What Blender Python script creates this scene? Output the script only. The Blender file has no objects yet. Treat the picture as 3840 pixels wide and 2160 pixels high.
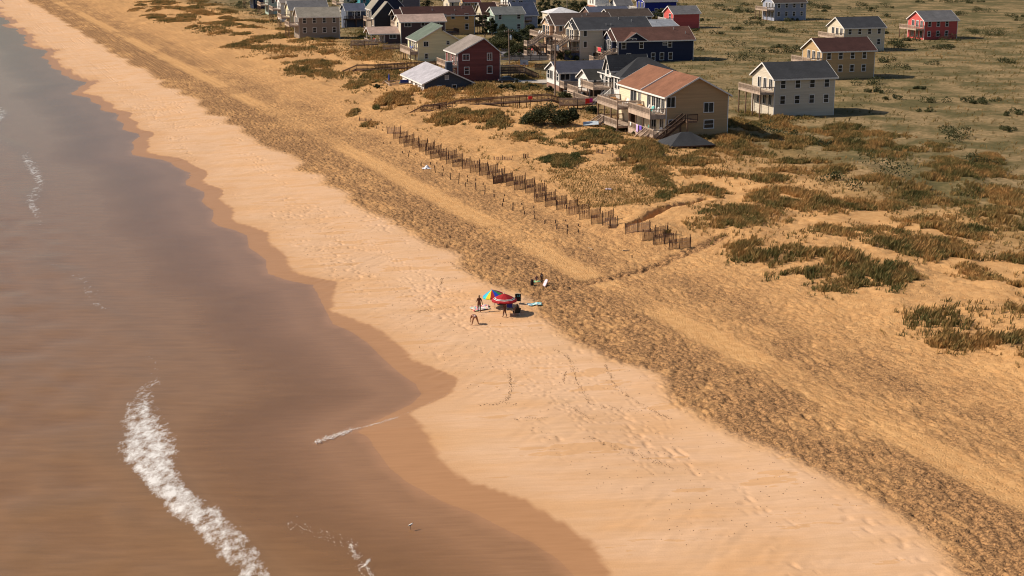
import bpy, bmesh, math, random
import numpy as np
from mathutils import Vector, Matrix
random.seed(7); rng = np.random.default_rng(7)
scene = bpy.context.scene
R = math.radians
# ------------------------------------------------------------------ camera, sky, sun, exposure
cam_data = bpy.data.cameras.new('camera'); cam = bpy.data.objects.new('camera', cam_data)
scene.collection.objects.link(cam); scene.camera = cam
cam_data.lens = 52.5; cam_data.sensor_width = 36.0
cam_data.clip_start = 1.0; cam_data.clip_end = 20000
cam.location = (0, 0, 38.3)
cam.rotation_euler = (R(90)-math.atan(0.25), 0, 0)
SUN_EL, SUN_AZ = 38.0, -86.0                     # azimuth clockwise from +Y
world = bpy.data.worlds.new('World'); scene.world = world; world.use_nodes = True
wn = world.node_tree.nodes; wl = world.node_tree.links
bg = wn['Background']; sky = wn.new('ShaderNodeTexSky'); sky.sky_type = 'NISHITA'
sky.sun_disc = False; sky.sun_elevation = R(SUN_EL); sky.sun_rotation = R(SUN_AZ % 360)
sky.air_density = 1.0; sky.dust_density = 1.5; sky.ozone_density = 1.0
bg.inputs[1].default_value = 0.06; wl.new(sky.outputs[0], bg.inputs[0])
sun_d = bpy.data.lights.new('sun', 'SUN'); sun_d.energy = 4.2; sun_d.angle = R(0.53); sun_d.color = (1.0, .86, .70)
sun = bpy.data.objects.new('sun', sun_d); scene.collection.objects.link(sun)
sdir = Vector((math.sin(R(SUN_AZ))*math.cos(R(SUN_EL)), math.cos(R(SUN_AZ))*math.cos(R(SUN_EL)), math.sin(R(SUN_EL))))
sun.rotation_euler = sdir.to_track_quat('Z', 'Y').to_euler(); sun.location = (-60, 40, 80)
scene.view_settings.view_transform = 'Standard'; scene.view_settings.look = 'None'
scene.view_settings.exposure = 0.42; scene.view_settings.gamma = 1.0
scene.view_settings.use_curve_mapping = False
scene.render.engine = 'CYCLES'
scene.cycles.filter_width = 1.1; scene.cycles.max_bounces = 6; scene.cycles.transparent_max_bounces = 12

# ------------------------------------------------------------------ survey of the place, in metres
WATER = [(-301.92, 848.77), (-301.22, 845.28), (-300.91, 841.63), (-299.87, 838.27), (-298.74, 834.95), (-298.56, 831.25), (-298.6, 827.45), (-297.25, 824.22), (-294.61, 821.52), (-292.39, 818.64), (-291.25, 815.33), (-290.08, 812.03), (-288.27, 808.98), (-286.9, 805.76), (-286.72, 802.06), (-286.52, 798.36), (-284.81, 795.28), (-282.11, 792.6), (-280.03, 789.66), (-278.67, 786.44), (-276.85, 783.4), (-274.49, 780.58), (-273.0, 777.41), (-272.83, 773.7), (-272.52, 770.05), (-270.98, 766.9), (-269.17, 763.85), (-268.41, 760.38), (-268.17, 756.7), (-267.16, 753.34), (-265.61, 750.19), (-264.84, 746.72), (-264.72, 742.99), (-263.6, 739.67), (-260.92, 736.98), (-258.13, 734.34), (-256.38, 731.27), (-254.92, 728.09), (-252.85, 725.15), (-250.97, 722.13), (-250.48, 718.56), (-250.66, 714.7), (-249.76, 711.29), (-247.6, 708.4), (-245.64, 705.41), (-244.51, 702.09), (-243.14, 698.87), (-241.01, 695.96), (-239.38, 692.85), (-239.21, 689.13), (-239.44, 685.26), (-238.5, 681.87), (-236.71, 678.82), (-235.51, 675.53), (-234.88, 672.01), (-233.53, 668.78), (-231.29, 665.91), (-229.58, 662.82), (-228.95, 659.3), (-228.0, 655.91), (-225.63, 653.1), (-222.79, 650.47), (-220.92, 647.45), (-219.68, 644.18), (-217.93, 641.11), (-216.05, 638.1), (-215.45, 634.57), (-216.04, 630.55), (-216.06, 626.76), (-214.62, 623.57), (-212.86, 620.51), (-211.77, 617.17), (-210.56, 613.89), (-208.36, 611.0), (-206.11, 608.14), (-205.24, 604.71), (-205.28, 600.92), (-204.52, 597.45), (-202.63, 594.44), (-200.94, 591.35), (-199.94, 587.98), (-198.46, 584.8), (-195.92, 582.05), (-193.6, 579.22), (-192.63, 575.84), (-192.11, 572.27), (-190.55, 569.12), (-188.27, 566.27), (-186.73, 563.12), (-186.01, 559.64), (-184.85, 556.33), (-183.09, 553.26), (-182.15, 549.87), (-182.59, 545.91), (-182.94, 541.99), (-181.83, 538.67), (-179.91, 535.67), (-178.44, 532.49), (-177.02, 529.29), (-174.56, 526.51), (-171.57, 523.94), (-169.75, 520.91), (-169.36, 517.29), (-168.79, 513.74), (-167.17, 510.62), (-165.5, 507.52), (-164.61, 504.11), (-163.59, 500.74), (-161.42, 497.85), (-158.99, 495.06), (-157.84, 491.75), (-157.69, 488.03), (-156.92, 484.56), (-155.23, 481.47), (-153.89, 478.24), (-153.4, 474.66), (-152.54, 471.23), (-150.64, 468.23), (-148.9, 465.15), (-148.5, 461.54), (-148.52, 457.75), (-147.37, 454.44), (-145.18, 451.56), (-143.29, 448.55), (-141.78, 445.38), (-139.46, 442.55), (-136.29, 440.06), (-133.94, 437.23), (-133.33, 433.7), (-133.24, 429.96), (-132.33, 426.55), (-131.11, 423.27), (-130.63, 419.69), (-130.28, 416.05), (-128.72, 412.91), (-126.27, 410.13), (-124.64, 407.01), (-124.24, 403.4), (-123.67, 399.85), (-122.08, 396.72), (-120.48, 393.59), (-119.74, 390.11), (-118.89, 386.68), (-116.82, 383.74), (-114.32, 380.98), (-112.95, 377.76), (-112.53, 374.15), (-111.48, 370.8), (-109.4, 367.87), (-107.54, 364.85), (-106.4, 361.53), (-104.82, 358.39), (-102.17, 355.69), (-99.79, 352.89), (-99.06, 349.4), (-99.33, 345.51), (-99.01, 341.87), (-98.09, 338.46), (-97.67, 334.85), (-97.59, 331.11), (-96.34, 327.84), (-93.66, 325.15), (-91.15, 322.39), (-89.91, 319.12), (-88.98, 315.72), (-87.22, 312.66), (-85.26, 309.68), (-84.24, 306.31), (-83.59, 302.8), (-81.87, 299.72), (-79.26, 297.0), (-77.43, 293.97), (-76.87, 290.42), (-76.21, 286.91), (-74.62, 283.77), (-73.07, 280.63), (-72.4, 277.12), (-71.68, 273.63), (-69.74, 270.65), (-67.33, 267.85), (-66.15, 264.55), (-66.16, 260.77), (-65.84, 257.12), (-64.69, 253.81), (-63.79, 250.4), (-63.45, 246.76), (-62.31, 243.44), (-59.49, 240.81), (-56.27, 238.34), (-54.23, 235.39), (-53.01, 232.11), (-51.33, 229.01), (-49.4, 226.02), (-48.46, 222.62), (-48.4, 218.87), (-47.61, 215.41), (-45.57, 212.46), (-43.71, 209.44), (-43.07, 205.93), (-42.69, 202.3), (-41.4, 199.05), (-39.83, 195.91), (-39.12, 192.42), (-38.74, 188.8), (-37.19, 185.65), (-34.58, 182.93), (-32.6, 179.96), (-31.87, 176.47), (-31.17, 172.98), (-29.62, 169.83), (-28.15, 166.65), (-27.54, 163.12), (-26.74, 159.67), (-24.4, 156.84), (-21.19, 154.37), (-17.23, 138.88), (-15.39, 136.51), (-13.28, 132.41), (-11.38, 127.29), (-9.65, 123.07), (-8.08, 119.91), (-7.42, 117.17), (-8.07, 114.61), (-9.87, 111.64), (-11.13, 109.42), (-11.71, 108.01), (-10.78, 106.69), (-9.82, 103.8), (-8.91, 101.05), (-7.45, 97.92), (-5.04, 94.39), (-2.1, 91.62), (-0.34, 89.29), (1.34, 87.19), (2.94, 84.59), (3.81, 82.13), (10.67, 69.09), (12.2, 65.39), (13.01, 61.41), (13.49, 57.28), (14.2, 53.25), (15.57, 49.49), (17.69, 46.04), (20.21, 42.74), (22.57, 39.39), (24.31, 35.77), (25.29, 31.86), (25.8, 27.75), (26.4, 23.67), (27.57, 19.83), (29.5, 16.3), (31.97, 12.98), (34.43, 9.66), (36.36, 6.13), (37.53, 2.29), (38.13, -1.79), (38.64, -5.9), (39.62, -9.81), (41.36, -13.43), (43.72, -16.78), (46.24, -20.08), (48.36, -23.54), (49.73, -27.29), (50.44, -31.32), (50.92, -35.45), (51.73, -39.43), (-3683.5, -1560.5), (-4044.7, -671.0)]
WET = [(-299.61, 849.71), (-298.9, 846.22), (-298.59, 842.57), (-297.56, 839.21), (-296.43, 835.89), (-296.25, 832.19), (-296.28, 828.39), (-294.93, 825.17), (-292.3, 822.46), (-290.08, 819.58), (-288.93, 816.27), (-287.76, 812.97), (-285.95, 809.92), (-284.58, 806.7), (-284.4, 803.0), (-284.2, 799.3), (-282.49, 796.22), (-279.79, 793.54), (-277.71, 790.61), (-276.36, 787.38), (-274.53, 784.34), (-272.17, 781.52), (-270.68, 778.35), (-270.51, 774.64), (-270.2, 770.99), (-268.66, 767.84), (-266.86, 764.79), (-266.09, 761.32), (-265.86, 757.64), (-264.84, 754.28), (-263.3, 751.13), (-262.53, 747.66), (-262.4, 743.94), (-261.28, 740.61), (-258.61, 737.92), (-255.82, 735.28), (-254.06, 732.21), (-252.6, 729.03), (-250.53, 726.09), (-248.66, 723.07), (-248.16, 719.5), (-248.35, 715.64), (-247.45, 712.23), (-245.28, 709.34), (-243.33, 706.35), (-242.19, 703.03), (-240.82, 699.81), (-238.69, 696.9), (-237.06, 693.79), (-236.9, 690.07), (-237.13, 686.2), (-236.18, 682.81), (-234.4, 679.76), (-233.19, 676.47), (-232.56, 672.95), (-231.21, 669.72), (-228.98, 666.85), (-227.27, 663.76), (-226.63, 660.25), (-225.68, 656.85), (-223.31, 654.04), (-220.48, 651.41), (-218.6, 648.4), (-217.36, 645.12), (-215.61, 642.05), (-213.73, 639.04), (-213.13, 635.51), (-213.73, 631.49), (-213.74, 627.7), (-212.3, 624.51), (-210.54, 621.45), (-209.45, 618.11), (-208.24, 614.83), (-206.04, 611.94), (-203.79, 609.08), (-202.92, 605.65), (-202.97, 601.86), (-202.2, 598.39), (-200.31, 595.38), (-198.62, 592.29), (-197.62, 588.92), (-196.14, 585.74), (-193.61, 582.99), (-191.28, 580.16), (-190.31, 576.78), (-189.79, 573.21), (-188.23, 570.07), (-185.96, 567.21), (-184.42, 564.06), (-183.7, 560.58), (-182.54, 557.27), (-180.78, 554.21), (-179.83, 550.81), (-180.27, 546.86), (-180.62, 542.93), (-179.51, 539.61), (-177.6, 536.61), (-176.12, 533.43), (-174.7, 530.23), (-172.24, 527.45), (-169.26, 524.89), (-167.44, 521.85), (-167.04, 518.23), (-166.48, 514.68), (-164.86, 511.56), (-163.18, 508.47), (-162.29, 505.05), (-161.27, 501.69), (-159.1, 498.79), (-156.67, 496.0), (-155.52, 492.69), (-155.37, 488.97), (-154.61, 485.5), (-152.91, 482.41), (-151.58, 479.18), (-151.08, 475.6), (-150.23, 472.17), (-148.33, 469.17), (-146.59, 466.09), (-146.18, 462.48), (-146.21, 458.69), (-145.05, 455.39), (-142.86, 452.5), (-140.97, 449.49), (-139.47, 446.32), (-137.15, 443.49), (-133.97, 441.0), (-131.62, 438.17), (-131.01, 434.64), (-130.92, 430.9), (-130.01, 427.5), (-128.79, 424.21), (-128.31, 420.63), (-127.96, 416.99), (-126.4, 413.85), (-123.95, 411.07), (-122.32, 407.95), (-121.93, 404.34), (-121.35, 400.79), (-119.76, 397.66), (-118.17, 394.53), (-117.42, 391.05), (-116.58, 387.62), (-114.51, 384.68), (-112.0, 381.92), (-110.63, 378.7), (-110.22, 375.09), (-109.16, 371.74), (-107.08, 368.81), (-105.22, 365.79), (-104.08, 362.47), (-102.51, 359.33), (-99.86, 356.63), (-97.47, 353.83), (-96.75, 350.34), (-97.01, 346.46), (-96.7, 342.81), (-95.77, 339.4), (-95.36, 335.8), (-95.27, 332.05), (-94.03, 328.78), (-91.34, 326.09), (-88.83, 323.33), (-87.59, 320.06), (-86.66, 316.66), (-84.9, 313.6), (-82.94, 310.62), (-81.92, 307.25), (-81.27, 303.74), (-79.55, 300.66), (-76.94, 297.94), (-75.11, 294.91), (-74.55, 291.36), (-73.9, 287.85), (-72.31, 284.71), (-70.75, 281.57), (-70.09, 278.06), (-69.37, 274.58), (-67.42, 271.59), (-65.02, 268.79), (-63.84, 265.49), (-63.85, 261.71), (-63.52, 258.06), (-62.37, 254.75), (-61.47, 251.34), (-61.14, 247.7), (-59.99, 244.38), (-57.18, 241.75), (-53.96, 239.28), (-51.91, 236.33), (-50.69, 233.05), (-49.02, 229.95), (-47.09, 226.96), (-46.15, 223.56), (-46.08, 219.81), (-45.29, 216.36), (-43.26, 213.4), (-41.4, 210.38), (-40.75, 206.87), (-40.37, 203.24), (-39.09, 199.99), (-37.51, 196.85), (-36.81, 193.36), (-36.42, 189.74), (-34.87, 186.59), (-32.26, 183.87), (-30.28, 180.9), (-29.56, 177.41), (-28.85, 173.92), (-27.31, 170.77), (-25.84, 167.59), (-25.23, 164.06), (-24.42, 160.61), (-22.08, 157.78), (-18.88, 155.31), (-18.05, 143.7), (-15.85, 140.96), (-12.65, 136.51), (-10.22, 130.92), (-8.45, 125.91), (-6.46, 123.69), (-4.99, 121.39), (-4.57, 119.75), (-5.05, 117.23), (-6.46, 114.8), (-8.19, 112.27), (-7.43, 109.59), (-6.44, 106.55), (-5.41, 102.0), (-4.13, 98.81), (-2.2, 96.39), (0.54, 93.89), (2.28, 91.59), (3.75, 88.96), (4.84, 86.87), (5.52, 84.09), (5.87, 82.02), (13.45, 70.22), (14.98, 66.52), (15.79, 62.54), (16.27, 58.41), (16.98, 54.38), (18.35, 50.62), (20.47, 47.17), (22.99, 43.87), (25.35, 40.51), (27.09, 36.9), (28.07, 32.98), (28.58, 28.88), (29.18, 24.8), (30.35, 20.96), (32.28, 17.43), (34.74, 14.11), (37.21, 10.79), (39.14, 7.26), (40.31, 3.42), (40.91, -0.66), (41.42, -4.77), (42.4, -8.69), (44.14, -12.3), (46.5, -15.65), (49.02, -18.95), (51.14, -22.41), (52.51, -26.17), (53.22, -30.2), (53.7, -34.32), (54.51, -38.31), (-3683.5, -1560.5), (-4044.7, -671.0)]
MOUNDS = [(-6.56, 261.97, 7, 9, 0.9), (6.52, 260.21, 5.5, 5, 1.2), (13.24, 237.8, 6, 5, 0.7), (20.15, 223.95, 6, 6, 0.8), (-22.71, 289.23, 5, 5, 0.8), (-14.66, 293.58, 5, 5, 0.6), (-6.56, 306.78, 7, 6, 0.5), (7.87, 218.23, 4, 3, 0.5), (-27.77, 267.54, 4, 4, 0.5), (16.87, 168.09, 4.5, 4, 1.0), (13.47, 180.73, 4, 3, 0.5)]
PATHLINE = [(1.85, 143.39), (3.78, 146.58), (7.12, 148.88), (10.55, 151.09), (14.1, 153.7), (17.48, 157.25), (23.23, 163.09)]
SCARP = [(11.9, 171.83), (13.37, 170.61), (15.16, 173.39), (16.99, 176.24), (19.76, 179.04), (23.97, 183.35)]
# ------------------------------------------------------------------ terrain (metres; sea level = 0)
COAST = math.radians(22.1)
CC, SC = math.cos(COAST), math.sin(COAST)
def to_ca(x, y): return x*CC + y*SC, x*SC - y*CC          # c = distance inland, a = along the shore towards us
def to_xy(c, a): return c*CC + a*SC, c*SC - a*CC
def _hash(i, j, seed):
    n = (i.astype(np.int64)*374761393 + j.astype(np.int64)*668265263 + seed*974634777) & 0xffffffff
    n = ((n ^ (n >> 13))*1274126177) & 0xffffffff
    n = (n ^ (n >> 16)) & 0xffff
    return n/65535.0
def vnoise(x, y, seed=0):                                    # smooth value noise, -1..1
    x = np.asarray(x, float); y = np.asarray(y, float)
    i = np.floor(x); j = np.floor(y); u = x-i; v = y-j
    u = u*u*(3-2*u); v = v*v*(3-2*v)
    a = _hash(i, j, seed); b = _hash(i+1, j, seed); c = _hash(i, j+1, seed); d = _hash(i+1, j+1, seed)
    return 2*((a*(1-u)+b*u)*(1-v) + (c*(1-u)+d*u)*v) - 1
def sstep(a, b, x):
    t = np.clip((x-a)/(b-a), 0, 1); return t*t*(3-2*t)
def poly_sd(x, y, P, cmax=62):                                        # signed distance to a closed polygon, negative inside
    x = np.asarray(x, float); y = np.asarray(y, float)
    c = x*CC+y*SC; out = np.where(c > 40, 40.0, -40.0); near = (c > 10) & (c < cmax) & (x > -260) & (y < 800)
    if near.any(): out[near] = _poly_sd(x[near], y[near], P)
    return out
def _poly_sd(x, y, P):
    d2 = np.full(x.shape, 1e18); ins = np.zeros(x.shape, bool)
    P = [p for p in P if abs(p[0]) < 900]; P = [(P[0][0]-900, P[0][1])]+P+[(P[-1][0]-900, P[-1][1])] if P else P
    n = len(P)
    for k in range(n):
        x0, y0 = P[k]; x1, y1 = P[(k+1) % n]
        ex, ey = x1-x0, y1-y0; L = ex*ex+ey*ey+1e-9
        t = np.clip(((x-x0)*ex+(y-y0)*ey)/L, 0, 1)
        d2 = np.minimum(d2, (x-x0-t*ex)**2+(y-y0-t*ey)**2)
        cond = ((y0 > y) != (y1 > y))
        xi = ex*(y-y0)/(ey if abs(ey) > 1e-9 else 1e-9)+x0
        ins ^= cond & (x < xi)
    d = np.sqrt(d2)
    return np.where(ins, -d, d)
def line_sd(x, y, P):                                        # distance to an open polyline
    d2 = np.full(np.shape(x), 1e18)
    for (x0, y0), (x1, y1) in zip(P[:-1], P[1:]):
        ex, ey = x1-x0, y1-y0; t = np.clip(((x-x0)*ex+(y-y0)*ey)/(ex*ex+ey*ey+1e-9), 0, 1)
        d2 = np.minimum(d2, (x-x0-t*ex)**2+(y-y0-t*ey)**2)
    return np.sqrt(d2)
PROF_C = [-3000, -200, 0, 30, 40, 46, 54, 58, 65, 73, 77, 83, 92, 104, 116, 130, 160, 9000]
PROF_Z = [-8, -4, -1.2, -.3, .15, .55, 1.25, 1.5, 1.75, 2.15, 2.75, 3.3, 3.7, 3.5, 3.1, 3.0, 3.0, 3.0]
def ground_h(x, y, fine=False):
    """height of the sand; fine adds footprints, tracks and churned sand"""
    x = np.asarray(x, float); y = np.asarray(y, float)
    c, a = to_ca(x, y)
    z = np.interp(c, PROF_C, PROF_Z)
    near = sstep(52, 44, c)*sstep(-60, 5, c)
    sd = poly_sd(x, y, WATER, 52)
    z = z*(1-near) + near*np.where(sd > 0, .06*sd, .03*np.maximum(sd, -14))
    dune = sstep(74, 84, c)*sstep(190, 120, c)
    z = z + dune*(.45*vnoise(c/11, a/13, 1)+.3*vnoise(c/4.5, a/5, 2)+.15*vnoise(c/1.8, a/2.4, 3))
    z = z + sstep(50, 58, c)*.12*vnoise(c/9, a/14, 4)
    for (mx, my, mr, ms, mh) in MOUNDS:                      # named dune mounds
        dx, dy = x-mx, y-my
        u = dx*CC+dy*SC; v = dx*SC-dy*CC
        z = z + mh*np.exp(-(u/mr)**2-(v/ms)**2)
    if fine:
        soft = sstep(50, 52, c)*.0 + sstep(53.2+1.4*vnoise(a/7, c/50, 9), 55.6+1.4*vnoise(a/7, c/50, 9), c)
        soft *= sstep(112, 96, c)
        tr = np.exp(-((c-64.6-.25*vnoise(a/20, 0*a, 5))/2.0)**4)*(.35+.65*sstep(-.35, .1, vnoise(a/16+3, 0*a, 6)))
        soft = soft*(1-.8*tr)
        ch = .35*vnoise(c/.5, a/.8, 11)+.8*vnoise(c/.2, a/.42, 12)+.2*vnoise(c/1.5, a/1.7, 13)
        ch = np.where(ch < -.15, (ch+.15)*1.9-.15, ch*.75)
        z = z + soft*(.075+.04*sstep(66, 62, c)+.02*sstep(78, 70, c))*ch
        z = z + tr*.022*np.cos((c-64.6)*4.6+1.5*vnoise(a/9, 0*a, 7))*(.5+.5*vnoise(a/14, c/3, 8)) - tr*.05
        # the trodden path that crosses the upper beach
        pth = np.exp(-(line_sd(x, y, PATHLINE)/.85)**2)*sstep(54, 58, c)
        z = z - pth*.16 + pth*.32*vnoise(c/.35, a/.5, 22)
        # the wind-cut scarp beside the end of the fence row
        sc = np.abs(line_sd(x, y, SCARP)+.35*vnoise(c/1.1, a/1.3, 25)+.18*vnoise(c/.4, a/.5, 26))
        z = z - .9*np.exp(-(sc/.6)**4) + .2*np.exp(-((sc-1.5)/1.0)**2)
        # footprint trails on the firm sand
        firm = sstep(40, 43, c)*sstep(56, 53, c)
        trail = sstep(.15, .5, vnoise(c/2.6, a/11, 31))+.8*sstep(.35, .6, vnoise(c/1.7+9, a/23, 32))
        pits = sstep(.42, .72, vnoise(c/.34, a/.62, 33))
        z = z - firm*np.clip(trail+.08, 0, 1)*pits*.09
        z = z + firm*.012*vnoise(c/.8, a/.35, 34)
        rip = sstep(37, 40, c)*sstep(53, 46, c)
        z = z + rip*.035*vnoise((a*.84+c*.54)/.42, (c*.84-a*.54)/1.7, 35)*(.55+.45*vnoise(c/4, a/6, 36))
    return z

FENCE = [(-21.06, 251.0, -18.6, 249.0), (-19.63, 245.5, -17.17, 245.0), (-18.27, 240.5, -15.9, 241.25), (-17.28, 237.25, -14.94, 237.75), (-15.82, 235.0, -13.34, 235.25), (-14.53, 231.75, -12.15, 232.5), (-13.33, 228.75, -11.02, 230.0), (-12.38, 225.5, -9.97, 226.5), (-10.84, 223.25, -8.46, 224.5), (-9.76, 220.25, -7.33, 221.25), (-8.71, 217.25, -6.15, 217.0), (-7.25, 215.25, -4.67, 214.75), (-5.97, 212.0, -3.45, 212.25), (-4.61, 209.25, -2.07, 210.5), (-3.49, 206.25, -0.98, 207.0), (-2.52, 203.0, -0.14, 203.5), (-2.58, 203.0, 0.08, 203.25), (-0.79, 200.75, 1.84, 201.25), (0.31, 197.75, 3.03, 198.5), (1.79, 195.0, 4.35, 195.0), (2.94, 192.25, 4.48, 193.0), (2.96, 189.5, 5.62, 189.75), (4.28, 186.75, 6.91, 187.0), (5.58, 184.25, 8.21, 184.0), (6.8, 180.75, 9.42, 180.25), (8.15, 177.75, 10.68, 177.5), (9.47, 175.0, 12.15, 176.0), (10.7, 173.25, 12.42, 172.5), (12.95, 167.25, 15.67, 166.0), (14.69, 164.0, 17.58, 165.0), (15.76, 162.5, 18.27, 162.75), (17.28, 160.5, 19.69, 161.0)]
FRAG = [(12.57, 220.0, 13.33, 219.5), (15.23, 215.0, 16.74, 218.0), (1.69, 219.5, 2.34, 219.75), (-27.2, 265.25, -24.79, 263.5), (-2.67, 219.0, -0.15, 217.25)]
STUMPS = [(-17.12, 231.5, 0.34), (-16.09, 232.25, 0.2), (-15.94, 228.5, 0.44), (-14.89, 229.25, 0.29), (-13.51, 219.5, 0.65), (-12.16, 220.5, 0.42), (-11.22, 220.75, 0.3), (-11.12, 214.0, 1.05), (-10.27, 218.0, 0.28), (-9.98, 214.75, 0.41), (-8.89, 215.5, 0.23), (-9.98, 211.0, 0.52), (-8.68, 208.0, 1.02), (-7.41, 205.0, 1.57), (-6.33, 209.25, 0.27), (-6.23, 205.75, 0.44), (-6.37, 202.5, 0.61), (-5.09, 206.5, 0.31), (-4.87, 199.5, 1.11), (-3.98, 203.25, 0.33), (-3.67, 200.25, 0.47), (-3.65, 197.0, 0.51), (-2.43, 197.5, 0.38), (-2.38, 194.5, 0.42), (-1.01, 195.0, 0.25), (-1.12, 191.5, 0.41), (-22.7, 260.5, 0.22), (-24.6, 260.75, 0.28), (-23.45, 260.25, 0.2), (-23.44, 257.5, 0.3), (-22.3, 257.0, 0.24), (-21.03, 256.0, 0.3), (-22.16, 254.25, 0.3), (-21.02, 242.25, 0.14), (-19.87, 242.0, 0.14), (-1.15, 191.5, 0.39), (-1.25, 188.75, 0.42), (0.11, 189.0, 0.39), (1.24, 189.0, 0.22), (0.11, 185.75, 0.52), (1.41, 186.25, 0.33), (2.76, 186.75, 0.2), (1.55, 183.0, 0.48), (2.77, 183.75, 0.3), (2.8, 180.25, 0.51), (3.98, 177.5, 0.5), (5.26, 177.5, 0.42), (5.33, 174.5, 0.53), (6.63, 175.0, 0.31), (6.48, 171.75, 0.55), (7.94, 175.25, 0.21), (7.81, 172.25, 0.33), (6.52, 178.0, 0.26), (13.09, 158.75, 0.3), (15.72, 166.0, 0.41), (8.8, 228.0, 0.41), (10.81, 224.5, 0.65), (14.0, 221.25, 0.42), (14.84, 217.75, 0.58), (19.04, 204.25, 0.83), (9.66, 223.75, 0.38)]
PATCH = [(-22.53, 287.0, 3.69, 12.25, 1500, 0.95, 0.86), (-29.4, 330.75, 5.58, 20.88, 1300, 0.75, 0.45), (-32.17, 317.0, 3.38, 10.75, 500, 0.7, 0.5), (-14.03, 291.5, 3.74, 15.25, 1300, 0.9, 0.82), (-7.02, 303.0, 5.93, 15.0, 1500, 0.85, 0.75), (-36.29, 394.0, 6.98, 24.12, 1300, 0.85, 0.75), (2.23, 312.5, 4.73, 7.38, 700, 0.8, 0.4), (-10.26, 260.5, 4.19, 7.0, 1500, 0.9, 0.66), (-3.22, 256.75, 4.59, 10.62, 1700, 0.9, 0.6), (13.01, 233.75, 7.55, 9.88, 2300, 0.75, 0.42), (2.78, 238.0, 2.99, 7.38, 700, 0.6, 0.5), (19.8, 220.0, 4.55, 14.0, 3000, 0.8, 0.55), (7.37, 215.25, 3.49, 5.75, 1400, 0.55, 0.22), (19.2, 204.5, 3.32, 7.0, 700, 0.5, 0.5), (2.9, 363.0, 5.47, 7.5, 500, 0.7, 0.8), (2.98, 335.25, 5.07, 9.12, 500, 0.6, 0.45), (-44.76, 456.75, 4.43, 22.5, 600, 0.6, 0.15), (-25.42, 279.0, 0.9, 3.12, 150, 0.6, 0.2), (-29.34, 275.75, 1.23, 3.75, 200, 0.6, 0.7), (11.1, 220.25, 1.58, 2.62, 200, 0.5, 0.6), (-7.18, 287.25, 4.61, 4.88, 350, 0.6, 0.7), (17.46, 165.0, 1.2, 1.2, 160, 0.5, 0.6), (19.3, 186.75, 1.52, 6.0, 260, 0.4, 0.25), (17.15, 251.75, 2.71, 5.12, 350, 0.6, 0.3), (-25.28, 261.25, 2.34, 3.12, 160, 0.5, 0.7), (-19.53, 304.5, 2.17, 8.25, 250, 0.8, 0.85), (19.86, 196.0, 2.13, 2.88, 160, 0.4, 0.4)]
SPRIG = [(5.29, 209.25), (21.97, 210.0), (18.68, 177.25), (8.6, 182.0)]
FOAM = [([(-12.3, 108.38), (-11.31, 109.12), (-10.15, 110.05), (-8.9, 111.25)], 260, 0.12, 0.035), ([(-8.9, 111.25), (-6.87, 114.28), (-5.26, 117.03)], 60, 0.03, 0.02), ([(-10.17, 86.99), (-9.71, 85.38), (-9.41, 84.9)], 60, 0.12, 0.045), ([(-9.23, 83.06), (-8.73, 84.67), (-8.87, 83.82), (-8.55, 82.69), (-8.18, 82.13)], 130, 0.12, 0.045), ([(-14.75, 105.52), (-12.3, 108.38)], 420, 0.3, 0.05), ([(-14.54, 90.37), (-12.25, 88.65), (-10.17, 86.99), (-8.99, 83.06), (-7.08, 77.4)], 220, 0.5, 0.05)]
WRACK = [[(-7.39, 153.5), (-7.43, 149.5), (-7.59, 147.0)], [(3.66, 127.0), (4.87, 124.5), (5.21, 121.5), (5.39, 117.5), (5.91, 114.75), (6.11, 112.25)], [(7.86, 122.25), (8.14, 119.5), (8.3, 116.75), (8.81, 114.75), (10.05, 111.5), (11.3, 109.25), (12.14, 107.5)], [(-0.23, 121.75), (-0.04, 118.0), (-0.22, 115.0), (-0.68, 113.75)], [(-2.76, 113.25), (-1.28, 113.5), (0.32, 113.0)], [(0.31, 109.25), (1.03, 109.5), (2.66, 108.75)], [(4.43, 112.25), (5.56, 109.5), (5.91, 108.25)], [(4.3, 117.75), (4.47, 119.75), (4.55, 120.75)], [(-8.76, 159.25), (-6.75, 160.0), (-5.75, 156.75)], [(-7.89, 153.25), (-5.64, 153.5)], [(6.11, 112.25), (8.51, 110.5), (9.92, 110.0)], [(5.52, 104.5), (7.89, 101.75), (9.5, 100.25), (11.29, 98.0)], [(-9.42, 141.5), (-7.36, 142.25), (-4.47, 142.5)]]
TRAILS = [[(-3.33, 138.5), (-1.74, 134.0), (0.71, 126.25), (3.55, 118.5), (5.54, 113.5), (7.73, 108.0), (9.76, 103.25), (12.02, 99.0)], [(-10.45, 158.25), (-7.73, 150.0), (-5.27, 142.75), (-3.01, 135.25), (-0.95, 128.25), (0.91, 122.0), (2.81, 115.25), (4.58, 110.75), (6.84, 106.75)], [(-19.03, 176.75), (-14.2, 165.0), (-10.77, 154.25), (-7.49, 145.0), (-5.73, 141.0), (-3.61, 139.5)], [(-0.5, 135.25), (1.91, 128.25), (4.57, 122.5), (7.22, 117.0), (9.63, 111.5), (12.1, 105.75)], [(-17.98, 161.25), (-14.27, 155.25), (-10.91, 148.0), (-7.27, 140.5), (-4.55, 136.5), (-3.01, 135.5)], [(-2.89, 129.5), (-0.45, 121.5), (1.52, 116.25), (3.58, 112.25), (5.57, 105.5), (7.86, 101.25), (10.3, 96.75)], [(-15.47, 169.25), (-10.39, 157.25), (-5.98, 147.5), (-2.08, 140.5)], [(0.25, 132.5), (2.77, 123.75), (5.04, 117.0), (7.15, 112.0), (9.7, 107.25), (11.71, 103.25)]]
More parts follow.
